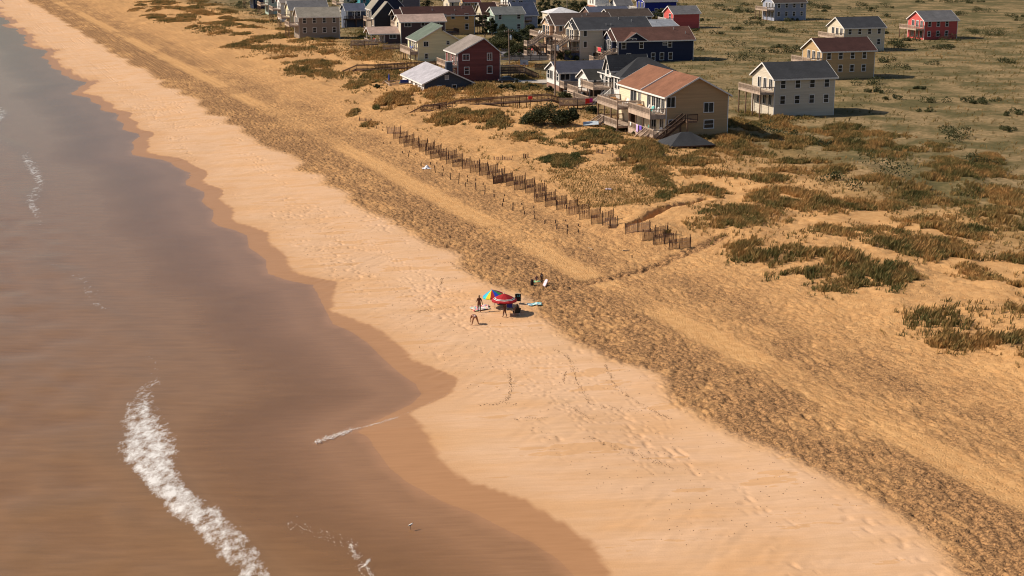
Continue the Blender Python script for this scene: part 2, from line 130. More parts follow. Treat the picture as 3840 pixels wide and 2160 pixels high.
SHRUBS = [(5.86, 251.75, 3.75, 8.56, 3.83, 0.12, 'broad dark wax myrtle thicket on the dune below the boardwalk', 'shrub'), (9.73, 252.75, 3.97, 4.07, 2.81, 0.06, 'dark rounded shrub at the right end of the dune thicket', 'shrub'), (2.94, 252.5, 3.99, 3.17, 1.81, 0.62, 'golden brown shrub at the left end of the dune thicket', 'shrub'), (13.78, 309.25, 3.04, 4.41, 1.98, 0.1, 'dark shrub in front of the slate roofed cottage deck', 'shrub'), (10.45, 292.75, 3.28, 3.13, 1.57, 0.18, 'green shrub behind the boardwalk end near the utility pole', 'shrub'), (14.43, 273.5, 2.96, 2.93, 1.66, 0.1, 'green bush below the pink towels on the railing', 'shrub'), (-1.1, 307.5, 3.52, 3.83, 1.31, 0.12, 'low dark bush in front of the parked car', 'shrub'), (4.15, 311.0, 3.22, 3.32, 1.11, 0.2, 'low green bush in front of the pale driveway', 'shrub'), (7.54, 302.25, 3.58, 2.15, 1.4, 0.1, 'dark bush at the foot of the white cottage skirt', 'shrub'), (-2.84, 400.75, 2.86, 9.22, 4.4, 0.3, 'long olive hedge behind the red house roof', 'shrub'), (4.73, 411.5, 3.0, 5.09, 4.51, 0.05, 'dark green bush between hedge and peach house stairs', 'shrub'), (3.09, 437.75, 3.03, 4.64, 3.56, 0.08, 'dark shrub under the slate roofed porch', 'shrub'), (0.34, 381.75, 3.19, 4.74, 2.03, 0.08, 'low dark hedge behind the patio fence', 'shrub'), (13.93, 374.25, 3.24, 5.31, 3.05, 0.2, 'leafy green bush beside the beige house stairs', 'shrub'), (18.86, 244.51, 3.4, 8.77, 0.79, 0.25, 'grassy green shrub line under the red brown roofed house deck', 'shrub'), (3.03, 241.5, 3.63, 2.43, 0.61, 0.2, 'small dark green dune bush left of the grass patch', 'shrub'), (3.15, 510.0, 3.0, 3.59, 3.59, 0.2, 'brown green bush beside the slate porch', 'shrub'), (9.08, 490.25, 3.07, 5.19, 3.46, 0.3, 'olive bush left of the peach house roof', 'shrub'), (-27.45, 308.25, 3.74, 2.19, 0.77, 0.15, 'small dark bush at the dune edge by the cottage steps', 'shrub'), (-1.13, 426.0, 2.86, 8.29, 4.52, 0.05, 'dark dense bush behind the long olive hedge', 'shrub'), (1.74, 392.75, 2.87, 6.26, 3.13, 0.12, 'dark green bush behind the patio red chairs', 'shrub'), (5.15, 448.25, 2.97, 4.75, 4.59, 0.02, 'very dark bush under the slate roofed house porch', 'shrub'), (-4.37, 411.75, 2.98, 5.82, 3.64, 0.1, 'dark bush rising over the red house roof ridge', 'shrub'), (-10.41, 491.75, 2.98, 3.47, 4.33, 0.03, 'dark bush between ochre house deck and mint house', 'shrub')]
TREES = [(-2.77, 447.77, 3.0, 4.9, 4.11, 0.02, 'dark green conifer bush in front of the mint house', 'conifer'), (-6.0, 452.79, 3.0, 3.68, 5.76, 0.0, 'dark leafy tree between ochre house and mint house', 'tree'), (-8.07, 447.77, 3.0, 2.06, 6.72, 0.04, 'tall narrow dark tree beside the ochre house decks', 'tree'), (11.43, 518.9, 3.0, 6.4, 8.23, 0.05, 'large dark green tree at the top centre', 'tree'), (16.33, 529.73, 3.0, 5.6, 6.72, 0.08, 'dark green tree right of the large one at top centre', 'tree'), (21.91, 541.0, 3.0, 6.67, 5.33, 0.12, 'olive green tree behind the white hip roof', 'tree'), (25.45, 535.31, 3.0, 4.71, 5.66, 0.03, 'dark pointed tree beside the brick based white house', 'tree'), (49.76, 505.97, 3.0, 7.13, 4.64, 0.18, 'dark olive round tree right of the cobalt house', 'tree'), (46.98, 500.97, 3.0, 2.3, 2.65, 0.75, 'small orange yellow shrub tree beside the olive one', 'tree'), (-56.49, 543.9, 3.0, 5.75, 5.75, 0.0, 'dark tree behind the slate roof in the top left corner', 'tree'), (-29.54, 532.5, 3.0, 5.63, 6.19, 0.02, 'dark tree between grey and cream houses at the top', 'tree'), (55.05, 529.73, 3.0, 3.73, 4.66, 0.1, 'dark shrub tree under the cobalt house corner', 'tree')]
WALK0 = [(-16.24, 271.47, 3.6), (-13.17, 271.16, 3.8), (-10.85, 273.56, 3.9)]
WALK1 = [(-35.26, 340.52, 4.2), (-30.4, 341.02, 4.2), (-24.02, 344.55, 4.3), (-17.38, 345.58, 4.4)]
WALK1S = [(-37.3, 343.48, 3.2)]
WALK2 = [(-9.51, 277.49, 3.9), (-6.3, 277.2, 4.1), (-1.63, 278.25, 4.3), (1.42, 279.12, 4.4), (7.52, 282.21, 4.4)]
WALK3 = [(-43.1, 403.06, 4.6), (-39.44, 403.06, 4.6), (-35.97, 405.16, 4.6)]
WALK3B = [(-33.41, 394.32, 4.3), (-27.54, 396.32, 4.3)]
WALK4 = [(8.94, 278.07, 4.0), (12.25, 278.07, 4.0), (15.06, 279.42, 4.0)]
TERR = [(-2.35, 335.06, 4.6), (1.7, 336.04, 4.6)]
PT = {'woman': (-3.18, 140.0, 0.85), 'child': (-3.5, 136.0, 0.67), 'rainbow': (-1.64, 141.25, 1.04), 'red': (-0.74, 138.5, 1.01), 'walker': (-0.69, 137.75, 0.99), 'seat1': (0.41, 138.0, 1.08), 'seat2': (-0.18, 140.0, 1.1), 'black': (0.55, 142.0, 1.22), 'towel1': (-3.13, 141.25, 0.9), 'towel2': (2.19, 141.25, 1.28), 'kid1': (3.04, 149.0, 1.49), 'kid2': (2.68, 150.25, 1.49), 'bag': (2.05, 148.5, 1.46), 'board': (3.11, 148.5, 1.49), 'bag2': (-12.56, 217.5, 2.04), 'bird': (-6.53, 89.5, -0.14), 'green': (2.48, 149.75, 1.48), 'seat0': (-0.44, 140.5, 1.1), 'cooler': (-1.36, 142.0, 1.08), 'pole1': (-0.58, 364.24, 3.0), 'pole2': (8.45, 294.25, 3.58), 'pole3': (18.37, 505.97, 3.0), 'car': (-0.86, 322.75, 3.16), 'bin': (0.9, 317.75, 3.42), 'hoop': (2.74, 335.25, 2.91), 'log': (-1.36, 187.5, 1.93)}
DRIVE = [(0.28, 319.93), (8.0, 320.96), (11.57, 325.16), (11.66, 327.84), (7.57, 327.31), (0.29, 325.7)]
YARD = [(-2.65, 373.06), (10.62, 374.45), (11.28, 398.22), (-2.81, 396.65)]
HOUSES = [
    {'key': 'A', 'name': 'beach_house', 'label': 'low navy blue cottage with pale grey roof half sunk in the dune', 'pos': (-17.81, 302.53, 2.6), 'th': 16.7, 'L': 10.13, 'W': 19.5, 'eave': 2.75, 'axis': 'Y', 'rise': 2.35, 'rf': 0.51, 'oh': 0.45, 'side': 'navy_dull', 'front': 'white_wash', 'roof': 'pale_grey', 'trim': 'white', 'side_win': [(4.46, 3.32, 5.15, 4.1, 'vent'), (2.84, 1.23, 3.58, 2.05, 'double'), (5.93, 0.95, 6.73, 2.13, 'double')], 'front_win': [(1.0, 1.0, 1.7, 2.3, 'double'), (3.3, 1.2, 3.8, 2.2, 'double'), (6.0, 0.9, 7.6, 2.3, 'slider'), (9.6, 0.5, 11.4, 2.4, 'door'), (13.5, 0.9, 15.3, 2.3, 'slider')], 'chimney': (6.9, 8.6, 2.6, 5.9, 'navy_dull')},
    {'key': 'B', 'name': 'beach_house', 'label': 'dark red two storey house with board siding and grey gable roof', 'pos': (-11.69, 323.51, 3.0), 'th': 16.7, 'L': 9.52, 'W': 10.2, 'eave': 6.56, 'axis': 'Y', 'rise': 3.04, 'rf': 0.61, 'oh': 0.45, 'side': 'red', 'front': 'red', 'roof': 'taupe', 'trim': 'white', 'side_win': [(1.2, 4.91, 2.51, 6.12, 'slider'), (6.65, 4.8, 7.59, 6.23, 'slider'), (1.52, 1.91, 2.47, 3.35, 'double'), (6.62, 1.95, 7.64, 3.45, 'plain')], 'front_win': [(1.0, 4.0, 2.2, 6.1, 'door'), (3.6, 4.2, 4.6, 6.1, 'double'), (6.2, 4.0, 8.2, 6.1, 'door'), (2.0, 0.6, 3.4, 2.7, 'door')], 'boards': 0.5},
    {'key': 'C', 'name': 'beach_house', 'label': 'pale yellow two storey house with sage green split gable roof', 'pos': (-23.2, 371.67, 3.0), 'th': 16.7, 'L': 10.4, 'W': 11.0, 'eave': 5.35, 'axis': 'Y', 'rise': 3.32, 'rf': 0.585, 'oh': 0.45, 'side': 'yellow', 'front': 'yellow', 'roof': 'sage', 'trim': 'white', 'step': 0.95, 'side_win': [(1.51, 3.76, 2.59, 4.86, 'slider'), (7.3, 4.1, 7.99, 4.9, 'double'), (1.74, 0.77, 2.46, 1.95, 'double')], 'front_win': [(1.0, 2.9, 2.2, 5.0, 'door'), (3.2, 3.0, 4.2, 5.0, 'double'), (4.8, 3.0, 5.8, 5.0, 'double'), (7.0, 2.9, 9.2, 5.0, 'door'), (2.0, 0.2, 3.4, 2.3, 'door')]},
    {'key': 'D1', 'name': 'house_wing', 'label': '', 'pos': (-35.79, 424.24, 3.0), 'th': 16.7, 'L': 5.2, 'W': 7.0, 'eave': 3.11, 'axis': 'X', 'rise': 1.5, 'rf': 0.5, 'oh': 0.5, 'side': 'plum', 'front': 'plum_light', 'roof': 'rose', 'trim': 'white', 'side_win': [(1.48, 1.52, 3.22, 2.89, 'slider')], 'front_win': [(1.5, 0.1, 3.4, 2.2, 'door'), (4.4, 0.8, 5.6, 2.0, 'slider')], 'porch': 4.0},
    {'key': 'D2', 'name': 'beach_house', 'label': 'plum brown house with long rose coloured roof and low ocean side wing', 'pos': (-31.21, 424.24, 3.0), 'th': 16.7, 'L': 12.83, 'W': 7.8, 'eave': 6.29, 'axis': 'X', 'rise': 1.7, 'rf': 0.5, 'oh': 0.45, 'side': 'plum', 'front': 'cream', 'roof': 'rose', 'trim': 'white', 'side_win': [(1.18, 4.81, 2.89, 6.03, 'slider'), (5.92, 4.92, 6.86, 6.07, 'plain'), (9.73, 5.15, 11.15, 6.07, 'slider')], 'front_win': [(3.0, 4.3, 4.6, 5.8, 'double')]},
    {'key': 'E', 'name': 'beach_house', 'label': 'tan ochre house with long dark maroon roof behind the plum one', 'pos': (-32.07, 452.79, 3.0), 'th': 16.7, 'L': 21.59, 'W': 8.5, 'eave': 6.1, 'axis': 'X', 'rise': 2.3, 'rf': 0.5, 'oh': 0.45, 'side': 'ochre', 'front': 'ochre', 'roof': 'maroon', 'trim': 'white', 'side_win': [(14.38, 4.82, 15.41, 6.11, 'double'), (18.64, 4.67, 19.62, 6.17, 'double'), (18.66, 1.66, 19.67, 3.14, 'double'), (11.8, 5.07, 12.7, 6.1, 'double')], 'front_win': [], 'vents': [(9, 0.5), (16, 0.45), (18.5, 0.7)]},
    {'key': 'F1', 'name': 'beach_house', 'label': 'dark charcoal shingle house with two steep stepped gables', 'pos': (-41.91, 460.0, 3.0), 'th': 16.7, 'L': 8.4, 'W': 3.2, 'eave': 5.1, 'axis': 'Y', 'rise': 4.6, 'rf': 0.5, 'oh': 0.3, 'side': 'charcoal', 'front': 'driftwood', 'roof': 'ash', 'trim': 'white', 'side_win': [], 'front_win': [(0.8, 0.3, 2.4, 2.4, 'door')]},
    {'key': 'F2', 'name': 'house_tower', 'label': '', 'pos': (-43.4, 467.44, 3.0), 'th': 16.7, 'L': 10.8, 'W': 8.0, 'eave': 7.2, 'axis': 'Y', 'rise': 6.2, 'rf': 0.5, 'oh': 0.3, 'side': 'charcoal_blue', 'front': 'driftwood', 'roof': 'ash', 'trim': 'white', 'side_win': [], 'front_win': [(1.2, 4.3, 3.0, 6.6, 'door'), (4.5, 4.5, 5.8, 6.3, 'double')]},
    {'key': 'G', 'name': 'beach_house', 'label': 'plain slate grey house at the top edge left of centre', 'pos': (-40.16, 522.91, 3.0), 'th': 16.7, 'L': 8.66, 'W': 9.0, 'eave': 8.3, 'axis': 'X', 'rise': 2.2, 'rf': 0.5, 'oh': 0.45, 'side': 'slate_wall', 'front': 'slate_wall', 'roof': 'grey', 'trim': 'white', 'side_win': [(0.69, 6.15, 2.5, 7.5, 'slider')], 'front_win': []},
    {'key': 'H1', 'name': 'beach_house', 'label': 'dark blue house with slate roof and veranda at top left corner', 'pos': (-53.21, 486.54, 3.0), 'th': 16.7, 'L': 6.2, 'W': 9.0, 'eave': 5.6, 'axis': 'X', 'rise': 1.9, 'rf': 0.5, 'oh': 0.45, 'side': 'steel_blue', 'front': 'steel_blue', 'roof': 'slate', 'trim': 'white', 'side_win': [(2.01, 3.69, 3.09, 5.02, 'double'), (3.57, 3.66, 4.48, 4.99, 'double')], 'front_win': []},
    {'key': 'H2', 'name': 'beach_house', 'label': 'turquoise house sliver above the slate roof at top left', 'pos': (-54.82, 548.3, 3.0), 'th': 16.7, 'L': 3.6, 'W': 8.0, 'eave': 7.0, 'axis': 'X', 'rise': 1.8, 'rf': 0.5, 'oh': 0.45, 'side': 'turquoise', 'front': 'turquoise', 'roof': 'grey', 'trim': 'white', 'side_win': [(1.09, 4.45, 1.99, 5.38, 'double')], 'front_win': []},
    {'key': 'I1', 'name': 'beach_house', 'label': 'white and cream house with ocean gable at the top left of centre', 'pos': (-22.29, 541.0, 3.0), 'th': 16.7, 'L': 3.57, 'W': 8.5, 'eave': 5.4, 'axis': 'X', 'rise': 1.9, 'rf': 0.5, 'oh': 0.45, 'side': 'cream', 'front': 'cream', 'roof': 'taupe', 'trim': 'white', 'side_win': [(0.88, 3.47, 1.47, 4.93, 'plain')], 'front_win': [(2.6, 2.6, 3.4, 4.4, 'double'), (4.2, 2.6, 5.0, 4.4, 'double')]},
    {'key': 'I2', 'name': 'beach_house', 'label': 'small tan house with dark red hip style roof near the top', 'pos': (-17.33, 546.82, 3.0), 'th': 16.7, 'L': 5.91, 'W': 6.5, 'eave': 4.9, 'axis': 'X', 'rise': 1.7, 'rf': 0.5, 'oh': 0.45, 'side': 'ochre_pale', 'front': 'ochre_pale', 'roof': 'maroon_red', 'trim': 'white', 'side_win': [(0.37, 3.53, 2.28, 4.28, 'slider'), (4.05, 3.47, 5.29, 4.39, 'slider')], 'front_win': [(1.0, 2.6, 1.8, 4.2, 'double'), (2.4, 2.6, 3.2, 4.2, 'double'), (4.0, 2.6, 4.8, 4.2, 'double')]},
    {'key': 'I3', 'name': 'beach_house', 'label': 'grey white house with balconies at the top centre edge', 'pos': (-1.48, 558.84, 3.0), 'th': 16.7, 'L': 10.82, 'W': 9.5, 'eave': 6.6, 'axis': 'X', 'rise': 2.2, 'rf': 0.5, 'oh': 0.45, 'side': 'pale_blue_grey', 'front': 'white_wall', 'roof': 'grey', 'trim': 'white', 'side_win': [(1.54, 3.65, 2.77, 4.6, 'double'), (4.21, 3.61, 5.65, 4.55, 'door')], 'front_win': [(2, 2.9, 3.6, 5.0, 'door'), (5, 3, 6.4, 5, 'double')]},
    {'key': 'J', 'name': 'beach_house', 'label': 'pale mint green house with white ocean gable behind dark conifers', 'pos': (-5.29, 461.05, 3.0), 'th': 16.7, 'L': 9.44, 'W': 8.4, 'eave': 6.18, 'axis': 'X', 'rise': 1.75, 'rf': 0.5, 'oh': 0.45, 'side': 'mint', 'front': 'mint', 'roof': 'grey_mid', 'trim': 'white', 'side_win': [(1.22, 4.39, 2.17, 5.76, 'double'), (7.17, 4.41, 8.2, 5.85, 'double'), (7.17, 1.41, 8.2, 2.79, 'double')], 'front_win': [(1.0, 2.9, 2.2, 5.1, 'door'), (3.6, 4.0, 4.2, 5.4, 'double')]},
    {'key': 'K', 'name': 'beach_house', 'label': 'slate blue roofed house with dark porch behind the mint green house', 'pos': (1.28, 484.21, 3.0), 'th': 16.7, 'L': 7.2, 'W': 11.0, 'eave': 4.3, 'axis': 'X', 'rise': 3.6, 'rf': 0.5, 'oh': 0.45, 'side': 'pale_blue_grey', 'front': 'pale_blue_grey', 'roof': 'blue_slate', 'trim': 'white', 'side_win': [(3.57, 1.78, 4.38, 2.44, 'plain')], 'front_win': []},
    {'key': 'L', 'name': 'beach_house', 'label': 'narrow dark maroon roofed house behind the mint green one', 'pos': (-9.54, 500.97, 3.0), 'th': 16.7, 'L': 5.0, 'W': 9.0, 'eave': 3.6, 'axis': 'X', 'rise': 3.4, 'rf': 0.5, 'oh': 0.45, 'side': 'cream', 'front': 'cream', 'roof': 'maroon', 'trim': 'white', 'side_win': [], 'front_win': [(3, 1.5, 4.5, 3.2, 'double')]},
    {'key': 'M', 'name': 'beach_house', 'label': 'peach orange three storey house with brown roof and tall ocean decks', 'pos': (11.15, 385.98, 3.0), 'th': 16.7, 'L': 15.5, 'W': 9.3, 'eave': 8.24, 'axis': 'X', 'rise': 2.45, 'rf': 0.5, 'oh': 0.45, 'side': 'peach', 'front': 'peach', 'roof': 'umber', 'trim': 'white', 'side_win': [(0.99, 6.47, 1.72, 7.79, 'plain')], 'front_win': [(0.8, 5.4, 1.7, 7.6, 'double'), (2.2, 5.4, 3.1, 7.6, 'double'), (3.7, 5.4, 4.6, 7.6, 'double'), (5.4, 5.2, 7.4, 7.6, 'door'), (2.5, 2.7, 4.4, 4.8, 'door'), (3.0, 8.2, 3.8, 9.2, 'plain'), (4.4, 8.2, 5.2, 9.2, 'plain')], 'vents': [(8, 0.55), (9.5, 0.75)], 'prow': 1.0},
    {'key': 'N', 'name': 'beach_house', 'label': 'beige three storey house with dark grey roof and ocean gable windows', 'pos': (16.87, 374.45, 3.0), 'th': 16.7, 'L': 18.8, 'W': 9.6, 'eave': 7.87, 'axis': 'X', 'rise': 2.45, 'rf': 0.5, 'oh': 0.45, 'side': 'beige', 'front': 'beige', 'roof': 'asphalt', 'trim': 'white', 'side_win': [(0.97, 6.02, 1.77, 7.47, 'plain'), (5.93, 6.01, 6.74, 7.45, 'plain'), (1.0, 3.33, 1.8, 4.72, 'plain'), (3.46, 0.63, 4.17, 1.94, 'plain'), (7.03, 4.01, 7.55, 4.66, 'plain')], 'front_win': [(0.8, 5.2, 1.7, 7.4, 'double'), (2.2, 5.2, 3.1, 7.4, 'double'), (3.7, 5.2, 4.6, 7.4, 'double'), (5.4, 5.0, 7.4, 7.4, 'door'), (1.0, 2.6, 2.2, 4.6, 'door'), (3.4, 2.6, 5.2, 4.6, 'door'), (3.3, 7.9, 4.1, 8.9, 'plain'), (4.6, 7.9, 5.4, 8.9, 'plain')], 'vents': [(7.3, 0.25), (8.6, 0.25), (11.5, 0.75), (14.6, 0.55)], 'prow': 1.0},
    {'key': 'O', 'name': 'beach_house', 'label': 'navy blue house with russet brown roof and white framed windows', 'pos': (26.03, 369.62, 3.0), 'th': 16.7, 'L': 20.0, 'W': 9.0, 'eave': 5.45, 'axis': 'X', 'rise': 2.75, 'rf': 0.5, 'oh': 0.45, 'side': 'navy', 'front': 'navy', 'roof': 'russet', 'trim': 'white', 'side_win': [(0.99, 3.37, 1.95, 5.08, 'double'), (5.61, 3.36, 6.57, 5.08, 'double'), (11.85, 4.05, 12.88, 5.12, 'grid'), (13.16, 3.5, 14.11, 5.12, 'double'), (2.33, 0.45, 3.29, 2.12, 'door'), (8.78, 0.41, 9.71, 2.11, 'double'), (11.11, 0.44, 12.05, 2.14, 'double'), (13.38, 0.43, 14.33, 2.13, 'double'), (2.68, 5.35, 4.85, 5.93, 'arch')], 'front_win': [(0.8, 2.7, 1.7, 5.0, 'double'), (2.2, 2.7, 3.1, 5.3, 'double'), (3.7, 2.7, 4.6, 5.3, 'double'), (5.4, 2.5, 7.4, 5.0, 'door')], 'vents': [(16, 0.75), (18.5, 0.4)], 'prow': 1.0, 'cross': (1.7, 7.3, 1.75)},
    {'key': 'P', 'name': 'beach_house', 'label': 'low cottage with slate blue roof and white ocean gable beside the pole', 'pos': (9.68, 307.02, 3.0), 'th': 16.7, 'L': 10.6, 'W': 8.2, 'eave': 4.14, 'axis': 'X', 'rise': 1.75, 'rf': 0.5, 'oh': 0.45, 'side': 'steel_blue', 'front': 'white_wall', 'roof': 'slate_blue', 'trim': 'white', 'side_win': [(0.25, 2.44, 2.21, 3.88, 'slider'), (3.48, 2.7, 4.96, 3.93, 'slider')], 'front_win': [(0.5, 2.2, 1.6, 3.9, 'double'), (2.0, 2.2, 3.2, 3.9, 'double'), (4.2, 2.2, 5.8, 3.9, 'slider'), (6.3, 2.2, 7.7, 3.9, 'double')], 'skirt': 1.25},
    {'key': 'Q', 'name': 'beach_house', 'label': 'grey house with charcoal hip roof white ocean front and gabled dormer', 'pos': (20.71, 284.93, 3.0), 'th': 16.7, 'L': 13.0, 'W': 11.5, 'eave': 5.27, 'axis': 'H', 'rise': 3.3, 'rf': 0.5, 'oh': 0.45, 'side': 'sage_grey', 'front': 'white_wall', 'roof': 'charcoal_roof', 'trim': 'white', 'side_win': [], 'front_win': [(0.6, 3.0, 1.4, 5.0, 'plain'), (2.0, 2.9, 3.2, 5.1, 'double'), (3.8, 2.6, 6.2, 4.9, 'door'), (7.0, 2.9, 8.4, 5.0, 'double'), (9.4, 2.9, 10.4, 5.0, 'double'), (5.0, 0.2, 6.8, 2.2, 'door'), (8.0, 0.2, 9.8, 2.2, 'door')], 'dormer': (4.4, 7.6, 5.35, 2.3)},
    {'key': 'R', 'name': 'beach_house', 'label': 'small weathered wood cottage with white gable wedged between two decks', 'pos': (15.3, 294.69, 3.0), 'th': 16.7, 'L': 7.5, 'W': 6.8, 'eave': 3.98, 'axis': 'X', 'rise': 1.6, 'rf': 0.5, 'oh': 0.45, 'side': 'driftwood_dark', 'front': 'white_wall', 'roof': 'moss_roof', 'trim': 'white', 'side_win': [], 'front_win': [(1.5, 2.0, 3.2, 3.6, 'door'), (4.2, 2.2, 5.4, 3.6, 'double')]},
    {'key': 'S', 'name': 'beach_house', 'label': 'cream fronted house with red brown roof above double decks at right edge', 'pos': (24.61, 238.27, 3.0), 'th': 16.7, 'L': 10.8, 'W': 21.0, 'eave': 7.32, 'axis': 'Y', 'rise': 2.85, 'rf': 0.5, 'oh': 0.45, 'side': 'tan', 'front': 'cream_warm', 'roof': 'terracotta', 'trim': 'white', 'side_win': [(0.11, 5.48, 1.45, 7.03, 'slider'), (0.52, 2.58, 1.71, 3.36, 'slider'), (6.58, 4.47, 8.16, 5.92, 'slider'), (6.67, 1.88, 8.26, 3.12, 'double')], 'front_win': [(0.5, 4.5, 1.9, 7.0, 'door'), (2.4, 4.5, 4.1, 7.0, 'slider'), (4.4, 4.5, 5.9, 7.0, 'slider'), (6.5, 4.5, 8.0, 7.0, 'door'), (11.0, 4.5, 12.0, 6.6, 'door'), (13.0, 4.5, 15.6, 7.0, 'slider'), (1.0, 1.2, 2.4, 3.4, 'door'), (4.0, 1.2, 6.0, 3.4, 'door'), (13.5, 1.2, 15.0, 3.4, 'door')], 'jog': 9.6},
    {'key': 'U', 'name': 'beach_house', 'label': 'low house with bright white hip roof near the top centre', 'pos': (12.8, 497.28, 3.0), 'th': 16.7, 'L': 9.6, 'W': 9.0, 'eave': 3.9, 'axis': 'H', 'rise': 1.7, 'rf': 0.5, 'oh': 0.45, 'side': 'cream', 'front': 'cream', 'roof': 'white_roof', 'trim': 'white', 'side_win': [], 'front_win': []},
    {'key': 'V1', 'name': 'beach_house', 'label': 'slate roofed house with brown gable trim behind the peach house', 'pos': (26.05, 500.97, 3.0), 'th': 16.7, 'L': 14.0, 'W': 9.5, 'eave': 3.6, 'axis': 'X', 'rise': 2.0, 'rf': 0.5, 'oh': 0.45, 'side': 'umber_wall', 'front': 'umber_wall', 'roof': 'slate', 'trim': 'white', 'side_win': [], 'front_win': []},
    {'key': 'V2', 'name': 'beach_house', 'label': 'long house with dark brown roof above the beige house roof', 'pos': (30.43, 468.53, 3.0), 'th': 16.7, 'L': 13.73, 'W': 9.0, 'eave': 4.89, 'axis': 'X', 'rise': 1.9, 'rf': 0.5, 'oh': 0.45, 'side': 'slate_wall', 'front': 'slate_wall', 'roof': 'umber_dark', 'trim': 'white', 'side_win': [(7.58, 3.65, 8.52, 4.66, 'plain'), (11.3, 3.17, 12.16, 4.66, 'door')], 'front_win': []},
    {'key': 'V3', 'name': 'beach_house', 'label': 'long low pale grey metal roofed house at right above navy house', 'pos': (41.13, 447.77, 3.0), 'th': 16.7, 'L': 8.5, 'W': 12.0, 'eave': 3.3, 'axis': 'X', 'rise': 1.5, 'rf': 0.5, 'oh': 0.45, 'side': 'slate_wall', 'front': 'slate_wall', 'roof': 'pale_blue', 'trim': 'white', 'side_win': [], 'front_win': [], 'vents': [(3, 0.5)]},
    {'key': 'W1', 'name': 'beach_house', 'label': 'white house with brick ground floor at the top right of centre', 'pos': (30.85, 561.92, 3.0), 'th': 16.7, 'L': 5.2, 'W': 8.5, 'eave': 6.2, 'axis': 'X', 'rise': 2.0, 'rf': 0.5, 'oh': 0.45, 'side': 'white_wall', 'front': 'white_wall', 'roof': 'grey', 'trim': 'white', 'side_win': [], 'front_win': [(2, 3.2, 3.2, 5, 'door'), (5, 3.2, 6, 5, 'double')], 'brick': 2.6},
    {'key': 'W2', 'name': 'beach_house', 'label': 'small white gabled cottage with grey roof at the top right', 'pos': (38.55, 558.84, 3.0), 'th': 16.7, 'L': 6.0, 'W': 6.5, 'eave': 3.3, 'axis': 'X', 'rise': 1.9, 'rf': 0.5, 'oh': 0.45, 'side': 'steel_blue', 'front': 'white_wall', 'roof': 'grey', 'trim': 'white', 'side_win': [], 'front_win': [(1.6, 0.6, 2.4, 2.4, 'double'), (3.6, 0.6, 4.4, 2.4, 'double')]},
    {'key': 'W3', 'name': 'beach_house', 'label': 'bright cobalt blue house with white deck rails at top right corner', 'pos': (47.34, 541.0, 3.0), 'th': 16.7, 'L': 12.2, 'W': 8.0, 'eave': 5.4, 'axis': 'X', 'rise': 1.4, 'rf': 0.5, 'oh': 0.45, 'side': 'cobalt', 'front': 'cobalt', 'roof': 'grey', 'trim': 'white', 'side_win': [(0.57, 1.68, 1.36, 2.79, 'double'), (3.95, 1.62, 4.95, 2.73, 'double')], 'front_win': [(1.5, 2.6, 3.2, 4.8, 'door'), (4.6, 2.6, 6.2, 4.8, 'door')]},
    {'key': 'X', 'name': 'beach_house', 'label': 'coral red house just inside the right edge above the navy house', 'pos': (51.35, 481.91, 3.0), 'th': 16.7, 'L': 9.0, 'W': 8.0, 'eave': 5.0, 'axis': 'X', 'rise': 2.0, 'rf': 0.5, 'oh': 0.45, 'side': 'coral', 'front': 'coral', 'roof': 'grey', 'trim': 'white', 'side_win': [], 'front_win': [(2, 2.6, 3.4, 4.6, 'double')]}]
